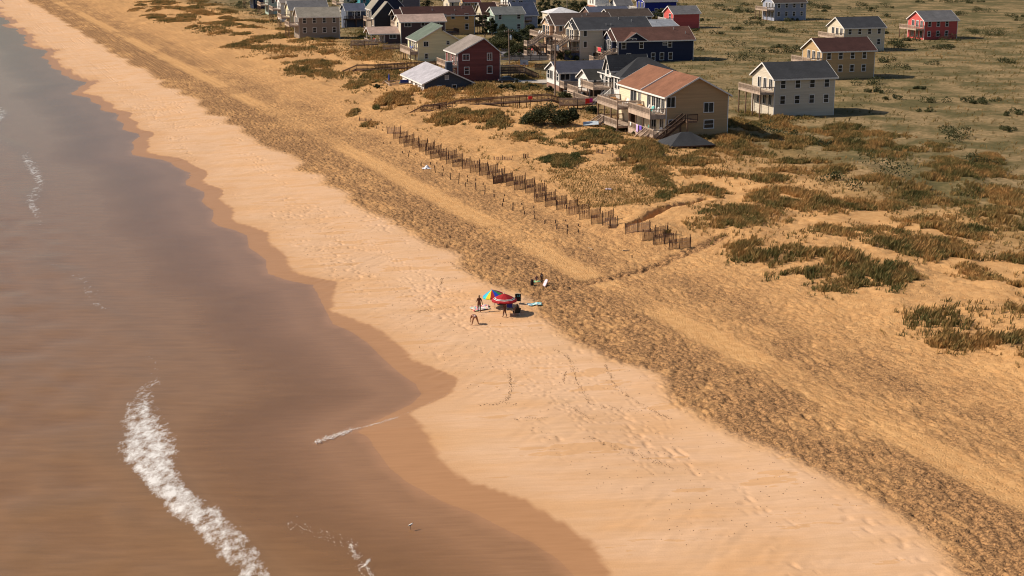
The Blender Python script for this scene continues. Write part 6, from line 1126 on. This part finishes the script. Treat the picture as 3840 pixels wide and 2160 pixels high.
def folded_umbrella(p, label, col):
    u = empty('folded_umbrella', p, 0, label, 'umbrella'); MB().tube((0, 0, 0), (0, 0, 2.6), .025, .025, 8).build('pole', METAL, u)
    MB().lathe([(.03, 1.0), (.16, 1.1), (.19, 1.5), (.13, 2.1), (.06, 2.5), (.01, 2.6)], 10).build('canopy', plain('canvas_'+label[:5], col, .8), u, True)
folded_umbrella(on_house('A', -3.6, 16.6, .55), 'folded blue umbrella standing on the pale roofed cottage deck', (.02, .05, .3))
m = MB(); m.box(-2.2, -.4, 12.0, 12.08, .6, 2.2); o = m.build('wind_screen', plain('screen_blue', (.02, .04, .22), .8)); o.location = HO['A'].location; o.rotation_euler = HO['A'].rotation_euler; tag(o, 'dark blue canvas wind screen on the pale roofed cottage deck', 'screen')
def patio_grill(p, label):
    g = empty('patio_grill', p, .3, label, 'grill'); k = plain('grill_black', (.012, .012, .013), .4)
    MB().lathe([(0, .55), (.32, .6), (.45, .8), (.46, .9)], 14).build('bowl', k, g, True); MB().lathe([(.47, .91), (.42, 1.1), (.25, 1.22), (0, 1.26)], 14).build('lid', k, g, True)
    for a in (0, 2.1, 4.2): MB().tube((.25*math.cos(a), .25*math.sin(a), .62), (.4*math.cos(a), .4*math.sin(a), 0), .025, .025, 6).build('leg', METAL, g)
patio_grill(on_house('Q', -4.4, 9.0, .5), 'black domed grill on the lower deck of the hip roofed house')
patio_grill(on_house('Q', -2.6, 7.6, 2.9), 'black grill on the upper deck of the hip roofed house')
def picnic_table(p, rz, label):
    t = empty('picnic_table', p, rz, label, 'table'); w = paint('table_wood', (.5, .24, .08), .7, .15)
    for k in range(5): MB().box(-.38+k*.155, -.24+k*.155, -.95, .95, .72, .76).build('plank', w, t)
    for s in (-.75, .6): MB().box(s, s+.16, -.95, .95, .42, .46).build('bench_plank', w, t)
    for s in (-.6, .6): m = MB(); m.bar((-.55, s, 0), (-.2, s, .72), .05, .1); m.build('leg', w, t); m = MB(); m.bar((.55, s, 0), (.2, s, .72), .05, .1); m.build('leg', w, t); MB().box(-.7, .7, s-.04, s-.005, .36, .42).build('brace', w, t)
picnic_table(on_house('S', -1.5, 7.6, 4.3), R(16.7), 'orange brown picnic table on the upper deck of the red brown roofed house')
picnic_table(on_house('S', -2.2, 17.6, 4.3), R(16.7), 'dark topped table on the left upper deck of the red brown roofed house')
# odd things lying about
sl = spot_slab = MB(); sl.add([(0, 0, 0), (2.6, .2, .15), (2.7, 3.2, .4), (.1, 3.0, .2), (0, 0, -.06), (2.6, .2, .09), (2.7, 3.2, .34), (.1, 3.0, .14)], [(0, 1, 2, 3), (7, 6, 5, 4), (0, 4, 5, 1), (1, 5, 6, 2), (2, 6, 7, 3), (3, 7, 4, 0)])
o = sl.build('tarpaulin', plain('pale_blue_tarp', (.46, .55, .62), .6)); o.location = (12.0, 250.5, gz(13, 252)+.35); tag(o, 'pale blue sheet lying beside the left deck stairs', 'sheet')
# ------------------------------------------------------------------ things on the beach
def crumpled(name, label, cat, x, y, rx, ry, h, col, seed=1, rz=0):
    n = 12; V = []; F = []; zb = gz(x, y)
    for j in range(n):
        for i in range(n):
            u, v = i/(n-1)*2-1, j/(n-1)*2-1; e = max(abs(u), abs(v)); w = (1-e**3)
            V.append((u*rx*(1+.12*math.sin(5*v+seed)), v*ry*(1+.12*math.sin(4*u+seed*2)), .01+h*w*(.55+.45*math.sin(3.1*u*seed+2*v))*(.5+.5*math.cos(4*v-seed+u))))
    for j in range(n-1):
        for i in range(n-1): k = j*n+i; F.append((k, k+1, k+n+1, k+n))
    m = MB(); m.add(V, F); o = m.build(name, plain('cloth_'+label[:14].replace(' ', '_'), col, .8), None, True); o.location = (x, y, zb+.02); o.rotation_euler = (0, 0, rz); return tag(o, label, cat)
crumpled('plastic_sheet', 'crumpled white sheet lying below the stepped fence', 'sheet', PT['bag2'][0], PT['bag2'][1], .62, .5, .55, (.72, .73, .78), 1.7, .5)
crumpled('beach_toy', 'small lilac white float lying by the dune steps at right', 'float', *to_xy(84.5, -174.5), .4, .3, .12, (.7, .6, .75), 2.3)
MULTI = None
def printed_cloth(name, c0, cs, scale):
    m, nt, N, L, P = nodemat(name); tc = N.new('ShaderNodeTexCoord').outputs['Object']
    v = N.new('ShaderNodeTexVoronoi'); v.inputs['Scale'].default_value = scale; L.new(tc, v.inputs['Vector'])
    sep = N.new('ShaderNodeSeparateColor'); L.new(v.outputs['Color'], sep.inputs[0])
    r = N.new('ShaderNodeValToRGB'); r.color_ramp.interpolation = 'CONSTANT'; e = r.color_ramp.elements; e[0].color = (*c0, 1); e[1].position = 1/(len(cs)+1); e[1].color = (*cs[0], 1)
    for k, c in enumerate(cs[1:]): x = e.new((k+2)/(len(cs)+1)); x.color = (*c, 1)
    L.new(sep.outputs[0], r.inputs[0]); L.new(r.outputs[0], P.inputs['Base Color']); P.inputs['Roughness'].default_value = .9; return m
def beach_towel(x, y, w, l, rz, label, mat):
    n = 16; V = []; F = []; g0 = gz(x, y); gx, gy = gz(x+.5, y)-g0, gz(x, y+.5)-g0
    for j in range(n):
        for i in range(n):
            u, v = i/(n-1)-.5, j/(n-1)-.5; xx, yy = u*w*(1+.1*math.sin(7*v)), v*l*(1+.1*math.sin(6*u+1)); X = x+xx*math.cos(rz)-yy*math.sin(rz); Y = y+xx*math.sin(rz)+yy*math.cos(rz)
            V.append((xx, yy, .03+.035*math.sin(9*u+5*v)*math.cos(7*v)+random.uniform(0, .015)+gx*2*(X-x)+gy*2*(Y-y)))
    for j in range(n-1):
        for i in range(n-1): k = j*n+i; F.append((k, k+1, k+n+1, k+n))
    m = MB(); m.add(V, F); o = m.build('beach_towel', mat, None, True); o.location = (x, y, gz(x, y)+.08); o.rotation_euler = (0, 0, rz); s = o.modifiers.new('thickness', 'SOLIDIFY'); s.thickness = .015; tag(o, label, 'towel', 'towels on the sand')
beach_towel(PT['towel1'][0], PT['towel1'][1], 1.75, 1.5, .25, 'crumpled multicoloured beach blanket behind the standing woman', printed_cloth('print_multi', (.75, .7, .6), [(.65, .04, .06), (.7, .66, .6), (.15, .45, .3), (.75, .2, .25), (.2, .25, .5), (.75, .6, .3), (.75, .72, .68)], 6))
beach_towel(PT['towel2'][0], PT['towel2'][1], 1.4, .75, .1, 'turquoise and white towel on the sand right of the umbrellas', printed_cloth('print_aqua', (.7, .75, .72), [(.08, .5, .5), (.25, .6, .62), (.7, .75, .75), (.2, .25, .5)], 7))
beach_towel(PT['green'][0], PT['green'][1], .9, .7, .4, 'green and yellow towel between the two children', printed_cloth('print_green', (.5, .6, .2), [(.08, .4, .25), (.6, .5, .12), (.1, .5, .45)], 8))
def umbrella(p, label, r, rim, top, panels, tilt, rz, bands=None, n=8, valance=.12):
    u = empty('beach_umbrella', p, rz, label, 'umbrella', 'beach umbrellas'); u.rotation_euler = (tilt[0], tilt[1], rz)
    MB().tube((0, 0, -.4), (0, 0, top), .022, .02, 8).build('pole', plain('pole_white', (.6, .6, .62), .4), u)
    for k in range(n):
        a, b = 2*math.pi*k/n, 2*math.pi*(k+1)/n; m = MB(); fr = [0, .3, .55, .70, .735, .79, .83, 1.0] if bands else [0, .25, .5, .75, 1.0]
        def P(f, t): z = top-(top-rim)*(f**1.25); return (r*f*math.cos(t), r*f*math.sin(t), z-.03*math.sin(math.pi*(t-a)/(b-a))*f)
        for i in range(len(fr)-1):
            mi = bands[i] if bands else 0; tm = (a+b)/2
            for t0, t1 in ((a, tm), (tm, b)): m.add([P(fr[i], t0), P(fr[i+1], t0), P(fr[i+1], t1), P(fr[i], t1)], [(0, 1, 2, 3)], mi)
        q0, q1 = P(1, a), P(1, b); m.add([q0, q1, (q1[0]*1.01, q1[1]*1.01, q1[2]-valance), (q0[0]*1.01, q0[1]*1.01, q0[2]-valance)], [(0, 1, 2, 3)], 0)
        o = m.build('canopy_panel', panels[k % len(panels)] if not bands else panels, u); s = o.modifiers.new('thickness', 'SOLIDIFY'); s.thickness = .008
        MB().tube((.03*math.cos(a), .03*math.sin(a), top-.06), (r*math.cos(a)*.99, r*math.sin(a)*.99, rim-.03), .008, .006, 5).build('rib', METAL, u)
    MB().lathe([(.05, 0), (.04, .05), (.015, .12), (0, .13)], 8, (0, 0, top)).build('finial', plain('pole_white', (.6, .6, .62), .4), u)
cv = lambda n, c: plain('canvas_'+n, c, .8)
umbrella(PT['red'], 'red octagonal beach umbrella with white and dark stripes near the rim', 1.25, 1.5, 2.12, [cv('red', (.36, .008, .014)), cv('white', (.75, .72, .68)), cv('dark', (.06, .02, .02))], (0, 0), .39, bands=[0, 0, 0, 1, 2, 1, 0])
umbrella((PT['rainbow'][0], PT['rainbow'][1], PT['rainbow'][2]), 'tilted rainbow beach umbrella left of the red one', 1.0, 1.3, 1.85, [cv('maroon', (.30, .008, .01)), cv('blue', (.01, .07, .5)), cv('green', (.03, .28, .1)), cv('yellow', (.75, .52, .02)), cv('maroon', (.30, .008, .01)), cv('blue', (.01, .07, .5)), cv('azure', (.02, .25, .65)), cv('cyan', (.03, .5, .5)), cv('yellow', (.75, .52, .02)), cv('maroon', (.30, .008, .01)), cv('royal', (.01, .06, .5)), cv('green', (.03, .28, .14))], (R(7), R(-9), 0), R(-15), n=12)
def beach_chair(p, rz, label, col, h=.85):
    c = empty('beach_chair', p, rz, label, 'chair', 'beach chairs'); f = plain('fabric_'+label[:10].replace(' ', '_'), col, .85); fr = plain('chair_frame', (.5, .5, .5), .35, .7)
    m = MB(); m.add([(-.28, -.25, .38), (.28, -.25, .38), (.28, .25, .32), (-.28, .25, .32), (-.28, -.25, .36), (.28, -.25, .36), (.28, .25, .30), (-.28, .25, .30)], [(0, 1, 2, 3), (7, 6, 5, 4), (0, 4, 5, 1), (1, 5, 6, 2), (2, 6, 7, 3), (3, 7, 4, 0)]); m.build('seat', f, c)
    m = MB(); m.add([(-.28, .25, .33), (.28, .25, .33), (.28, .5, h), (-.28, .5, h), (-.28, .275, .33), (.28, .275, .33), (.28, .525, h), (-.28, .525, h)], [(0, 1, 2, 3), (7, 6, 5, 4), (0, 4, 5, 1), (1, 5, 6, 2), (2, 6, 7, 3), (3, 7, 4, 0)]); m.build('backrest', f, c)
    for s in (-.3, .3):
        MB().tube((s, -.28, 0), (s, .3, .36), .013, .013, 6).build('leg', fr, c); MB().tube((s, .32, 0), (s, -.26, .38), .013, .013, 6).build('leg', fr, c); MB().tube((s, .26, .34), (s, .52, h), .013, .013, 6).build('back_rail', fr, c); MB().box(s-.03, s+.03, -.2, .3, .55, .57).build('armrest', fr, c)
    return c
def gp(x, y, dz=0): return (x, y, gz(x, y)+dz)
bx, by = PT['red'][:2]
beach_chair(gp(*PT['seat1'][:2]), R(200), 'black folding chair with a bare backed person at the umbrella shadow', (.012, .012, .014))
beach_chair(gp(*PT['seat2'][:2]), R(170), 'deep blue folding chair under the red umbrella', (.01, .02, .25))
beach_chair(gp(PT['seat0'][0]-.35, PT['seat0'][1]+.6), R(150), 'dark folding chair with crossed white legs under the red umbrella', (.02, .02, .025))
beach_chair(gp(PT['black'][0], PT['black'][1]), R(185), 'tall black beach chair with a cyan towel behind the umbrellas', (.01, .01, .012), 1.12)
cloth('beach_towel', 'cyan and white towel over the tall black chair', 'towel', Vector(gp(PT['black'][0]+.2, PT['black'][1]-.56, 1.14)), Vector(gp(PT['black'][0]-.22, PT['black'][1]-.52, 1.14)), .3, (.12, .5, .6), 'towels on the sand', 2)
def soft_bag(p, rz, label, col, w, d, h):
    b = empty('beach_bag', p, rz, label, 'bag', 'beach bags'); f = plain('bag_'+label[:10].replace(' ', '_'), col, .85)
    m = MB(); n = 12; prof = [(.0, 0), (.9, 0), (1, .12), (1, .6), (.86, .9), (.5, 1), (0, 1)]
    V = []; F = []
    for r, z in prof:
        for k in range(n): t = 6.2832*k/n; e = .8; V.append((w/2*r*math.copysign(abs(math.cos(t))**e, math.cos(t)), d/2*r*math.copysign(abs(math.sin(t))**e, math.sin(t)), z*h))
    for i in range(len(prof)-1):
        for k in range(n): F.append((i*n+k, i*n+(k+1) % n, (i+1)*n+(k+1) % n, (i+1)*n+k))
    m.add(V, F); m.build('bag_body', f, b, True)
    for s in (-.12, .12):
        g = MB()
        for k in range(6): a, c = math.pi*k/6, math.pi*(k+1)/6; g.tube((s*1.2+.0, .14*math.cos(a), h*.9+.14*math.sin(a)), (s*1.2, .14*math.cos(c), h*.9+.14*math.sin(c)), .012, .012, 5)
        g.build('handle', f, b)
soft_bag(gp(*PT['bag'][:2]), .3, 'dark brown upright bag left of the two children', (.03, .014, .012), .36, .3, .62)
soft_bag(gp(PT['cooler'][0]+.1, PT['cooler'][1]), .1, 'dark teal beach bag under the rainbow umbrella', (.03, .08, .09), .4, .3, .36)
soft_bag(gp(PT['cooler'][0]+.75, PT['cooler'][1]-.1), -.2, 'dark red beach bag with pink trim under the umbrellas', (.16, .015, .03), .5, .32, .3)
def bodyboard(p, rz, label):
    m = MB(); pts = [(-.17, -.42), (.17, -.42), (.19, .15), (.14, .36), (0, .43), (-.14, .36), (-.19, .15)]; n = len(pts)
    m.add([(x, y, .0) for x, y in pts]+[(x, y, .06) for x, y in pts], [tuple(range(n))[::-1], tuple(range(n, 2*n))]+[(k, (k+1) % n, n+(k+1) % n, n+k) for k in range(n)])
    o = m.build('bodyboard', plain('foam_pink', (.72, .58, .68), .6)); o.location = p; o.rotation_euler = (R(52), 0, rz); tag(o, 'pink white bodyboard leaning beside the standing child', 'bodyboard')
bodyboard((PT['board'][0]+.32, PT['board'][1]-.15, PT['board'][2]+.26), R(-40), '')
# ------------------------------------------------------------------ people
def skin_obj(name, V, E, Rr, mat, parent=None, root=0, lv=2):
    me = bpy.data.meshes.new(name); me.from_pydata(V, E, []); me.materials.append(mat); o = bpy.data.objects.new(name, me); link(o, parent)
    o.modifiers.new('skin', 'SKIN'); sv = me.skin_vertices[0].data
    for i, r in enumerate(Rr): sv[i].radius = r if isinstance(r, tuple) else (r, r); sv[i].use_root = (i == root)
    s = o.modifiers.new('smooth', 'SUBSURF'); s.levels = 1; s.render_levels = lv; me.update(); return o
def person(p, rz, label, J, skin, hair, suit, scale=1.0, bun=False, suit_top=True, long_hair=False, shirt=None):
    """J: joint positions; the body is one skinned mesh, hair and clothes are its parts"""
    o = 'pelvis waist chest neck head crown nose hipL kneeL ankL toeL hipR kneeR ankR toeR shL elL wrL palmL shR elR wrR palmR'.split(); ix = {n: i for i, n in enumerate(o)}
    V = [tuple(J[n]) for n in o]
    rad = dict(pelvis=(.165, .13), waist=(.13, .105), chest=(.16, .12), neck=.055, head=(.085, .1), crown=(.065, .075), nose=.02, hipL=.108, hipR=.108, kneeL=.068, kneeR=.068, ankL=.042, ankR=.042, toeL=.03, toeR=.03, shL=.065, shR=.065, elL=.047, elR=.047, wrL=.031, wrR=.031, palmL=(.034, .018), palmR=(.034, .018))
    Rr = [rad[n] for n in o]; ed = 'pelvis-waist waist-chest chest-neck neck-head head-crown head-nose pelvis-hipL hipL-kneeL kneeL-ankL ankL-toeL pelvis-hipR hipR-kneeR kneeR-ankR ankR-toeR chest-shL shL-elL elL-wrL wrL-palmL chest-shR shR-elR elR-wrR wrR-palmR'.split()
    E = [tuple(ix[a] for a in e.split('-')) for e in ed]
    for s in 'LR':                                                 # five fingers of different length on each palm
        w, pm = Vector(J['wr'+s]), Vector(J['palm'+s]); d = (pm-w).normalized(); sd = d.cross(Vector((.2, 1, .1))).normalized()
        for k, (off, ln) in enumerate(((-.034, .05), (-.022, .075), (-.006, .085), (.010, .078), (.026, .06))):
            a = pm+d*(.02 if k else -.02)+sd*off; b = a+d*ln*.55+(sd*-.03 if k == 0 else Vector((0, 0, 0))); c = b+d*ln*.45+Vector((.008, -.008, 0)); i = len(V)
            V += [tuple(a), tuple(b), tuple(c)]; Rr += [.0095, .0085, .007]; E += [(ix['palm'+s], i), (i, i+1), (i+1, i+2)]
    b = skin_obj('person', V, E, Rr, skin); b.location = p; b.rotation_euler = (0, 0, rz); b.scale = (scale,)*3; tag(b, label, 'person', 'people on the beach')
    h, c = Vector(J['head']), Vector(J['crown']); up = (c-h).normalized(); bk = -(Vector(J['nose'])-h).normalized()
    HV = [tuple(h+bk*.035+up*.0), tuple(c+bk*.03+up*.005)]; HE = [(0, 1)]; HR = [.085, .078]
    if long_hair: HV += [tuple(Vector(J['neck'])+bk*.06), tuple(Vector(J['chest'])+bk*.11)]; HE += [(0, 2), (2, 3)]; HR += [.06, .04]
    if bun: HV += [tuple(c+up*.09+bk*.03)]; HE += [(1, len(HV)-1)]; HR += [.045]
    skin_obj('hair', HV, HE, HR, hair, b)
    P = lambda n: Vector(J[n])
    skin_obj('swim_bottom', [tuple(P('pelvis')), tuple(P('pelvis')*.6+P('hipL')*.4), tuple(P('pelvis')*.6+P('hipR')*.4), tuple(P('pelvis')*.7+P('waist')*.3)], [(0, 1), (0, 2), (0, 3)], [(.178, .142), .125, .125, (.15, .12)], suit, b)
    if shirt: skin_obj('shirt', [tuple(P('waist')), tuple(P('chest')), tuple(P('chest')*.6+P('shL')*.4), tuple(P('chest')*.6+P('shR')*.4)], [(0, 1), (1, 2), (1, 3)], [(.15, .125), (.175, .135), .085, .085], shirt, b)
    elif suit_top: skin_obj('swim_top', [tuple(P('chest')*.72+P('waist')*.28), tuple(P('chest')*.9+P('waist')*.1)], [(0, 1)], [(.152, .122), (.163, .128)], suit, b)
    return b
def stand(step=.0, lift=0, elbow=None):
    J = dict(pelvis=(0, 0, .93), waist=(0, .01, 1.08), chest=(0, 0, 1.28), neck=(0, .0, 1.42), head=(0, .015, 1.53), crown=(0, 0, 1.61), nose=(0, .105, 1.53), hipL=(-.09, 0, .86), kneeL=(-.10, .02+step*.5, .48), ankL=(-.10, -.02+step, .09), toeL=(-.11, .12+step, .03),
             hipR=(.09, 0, .86), kneeR=(.10, .02-step*.3, .48), ankR=(.10, -.02-step, .09+lift), toeR=(.11, .12-step, .03), shL=(-.16, 0, 1.35), elL=(-.22, -.02, 1.09), wrL=(-.21, .12, .93), palmL=(-.21, .16, .87), shR=(.16, 0, 1.35), elR=(.22, -.03, 1.09), wrR=(.25, -.02, .86), palmR=(.255, -.01, .79))
    return J
SK1 = plain('skin_tan', (.12, .045, .025), .55); SK2 = plain('skin_light', (.28, .12, .065), .55); SK3 = plain('skin_brown', (.09, .04, .025), .55)
HD = plain('hair_dark', (.012, .008, .006), .5); HB = plain('hair_blonde', (.45, .3, .13), .5); HBR = plain('hair_brown', (.06, .03, .018), .5)
BLK = plain('swim_black', (.012, .012, .018), .7)
J = stand(.05); J['elL'] = (-.22, -.02, 1.10); J['wrL'] = (-.25, .2, 1.06); J['palmL'] = (-.26, .26, 1.07); J['elR'] = (.24, -.02, 1.10); J['wrR'] = (.31, -.02, .86); J['palmR'] = (.325, -.01, .79)
person(PT['woman'], R(10), 'woman in a dark bikini standing with her back to us left of the umbrellas', J, SK1, HD, BLK, 1.03, bun=True)
J = stand(.03); J.update(pelvis=(0, -.05, .80), waist=(-.05, .10, .86), chest=(-.10, .30, .80), neck=(-.14, .42, .72), head=(-.16, .50, .62), crown=(-.17, .54, .54), nose=(-.16, .42, .56), hipL=(-.10, -.04, .76), kneeL=(-.19, 0, .42), ankL=(-.27, -.02, .07), toeL=(-.29, .10, .03), hipR=(.10, -.04, .76), kneeR=(.22, .02, .42), ankR=(.33, .03, .07), toeR=(.36, .14, .03), shL=(-.24, .30, .78), elL=(-.28, .36, .54), wrL=(-.27, .38, .34), palmL=(-.27, .38, .27), shR=(.04, .34, .78), elR=(.02, .42, .54), wrR=(-.04, .44, .34), palmR=(-.05, .45, .27))
person(PT['child'], R(15), 'child in a pale patterned swimsuit bending over on the wet edge sand', J, SK2, HBR, printed_cloth('print_swim', (.7, .66, .64), [(.6, .3, .3), (.72, .7, .68), (.1, .1, .25)], 14), 1.12)
J = stand(.16, .04); J['elL'] = (-.3, .05, 1.1); J['wrL'] = (-.42, .12, .92); J['palmL'] = (-.47, .14, .88)
person(PT['walker'], R(60), 'woman in a pink swimsuit walking out from under the red umbrella', J, SK1, HBR, plain('swim_pink', (.7, .35, .38), .7), .93, long_hair=True)
def seated():
    return dict(pelvis=(0, .12, .48), waist=(0, .2, .62), chest=(0, .26, .82), neck=(0, .25, .97), head=(0, .22, 1.08), crown=(0, .22, 1.16), nose=(0, .12, 1.07), hipL=(-.1, .06, .46), kneeL=(-.14, -.34, .5), ankL=(-.15, -.52, .1), toeL=(-.16, -.66, .04), hipR=(.1, .06, .46), kneeR=(.14, -.34, .5), ankR=(.15, -.48, .1), toeR=(.16, -.62, .04), shL=(-.17, .26, .88), elL=(-.27, .12, .64), wrL=(-.24, -.12, .6), palmL=(-.23, -.18, .58), shR=(.17, .26, .88), elR=(.27, .12, .64), wrR=(.24, -.12, .6), palmR=(.23, -.18, .58))
person(gp(PT['seat1'][0], PT['seat1'][1]), R(200), 'dark haired person sitting in the black chair beside the umbrella shadow', seated(), SK2, HD, BLK, 1.0, long_hair=True, suit_top=False)
person(gp(PT['seat2'][0], PT['seat2'][1]), R(170), 'person in a blue top sitting in the deep blue chair', seated(), SK1, HBR, plain('swim_blue', (.02, .04, .3), .7), 1.0, shirt=plain('shirt_blue', (.02, .03, .32), .8))
person(gp(PT['seat0'][0]-.35, PT['seat0'][1]+.6), R(150), 'shaded person sitting in the dark chair with crossed legs', seated(), SK3, HD, BLK, 1.0)
J = stand(.02)
person(PT['kid1'], R(25), 'dark haired child in a white top standing by the bodyboard', J, SK3, HD, plain('shorts_dark', (.03, .028, .04), .8), .72, shirt=plain('shirt_white', (.72, .7, .68), .8))
S = seated(); S = {k: (v[0], v[1]*.9, max(.05, v[2]-.34)) for k, v in S.items()}
person((PT['kid2'][0]-.1, PT['kid2'][1]-.2, PT['kid2'][2]), R(15), 'blonde child in purple sitting on the sand left of the standing child', S, SK2, HB, plain('swim_purple', (.25, .15, .45), .7), .8, shirt=plain('shirt_purple', (.32, .2, .5), .8))
# ------------------------------------------------------------------ bird, driftwood
def shorebird(x, y, z):
    b = empty('shorebird', (x, y, z), R(30), 'small white shorebird standing in the shallow brown water', 'bird'); w = plain('feather_white', (.75, .72, .68), .7)
    skin_obj('bird_body', [(-.13, 0, .13), (-.05, 0, .14), (.04, 0, .15), (.09, 0, .19), (.115, 0, .225)], [(0, 1), (1, 2), (2, 3), (3, 4)], [(.012, .02), (.045, .045), (.05, .05), (.026, .026), (.03, .03)], w, b, 2)
    MB().tube((.135, 0, .225), (.20, 0, .215), .009, .002, 6).build('beak', plain('beak_dark', (.03, .025, .02), .5), b); MB().add([(-.14, -.03, .16), (.03, -.045, .17), (.02, -.05, .12), (-.12, -.03, .13)], [(0, 1, 2, 3)]).build('wing', plain('wing_grey', (.2, .17, .16), .7), b)
    for s in (-.018, .018): MB().tube((0, s, .11), (.01, s, -.12), .005, .005, 5).build('leg', plain('beak_dark', (.03, .025, .02), .5), b)
    b.scale = (1.3,)*3
shorebird(PT['bird'][0], PT['bird'][1], .03)
def driftwood(x, y, rz, ln, label):
    m = MB(); p = Vector((0, 0, 0))
    for k in range(5): q = p+Vector((ln/5, random.gauss(0, .06), random.gauss(0, .02))); m.tube(p, q, .07-.008*k, .07-.008*(k+1), 7); p = q
    o = m.build('driftwood', paint('driftwood_pale', (.36, .28, .2), .9, .15), None, True); o.location = (x, y, gz(x, y)+.07); o.rotation_euler = (0, 0, rz); tag(o, label, 'driftwood', 'driftwood on the sand')
driftwood(15.5, 171.5, .1, 1.4, 'pale board lying on the sand below the last stepped fence panel')
driftwood(9.0, 163.0, 1.9, 1.2, 'dark driftwood stick on the upper beach near the vehicle tracks')
driftwood(12.3, 161.8, .6, .9, 'short driftwood piece beside the mound with the right fence')
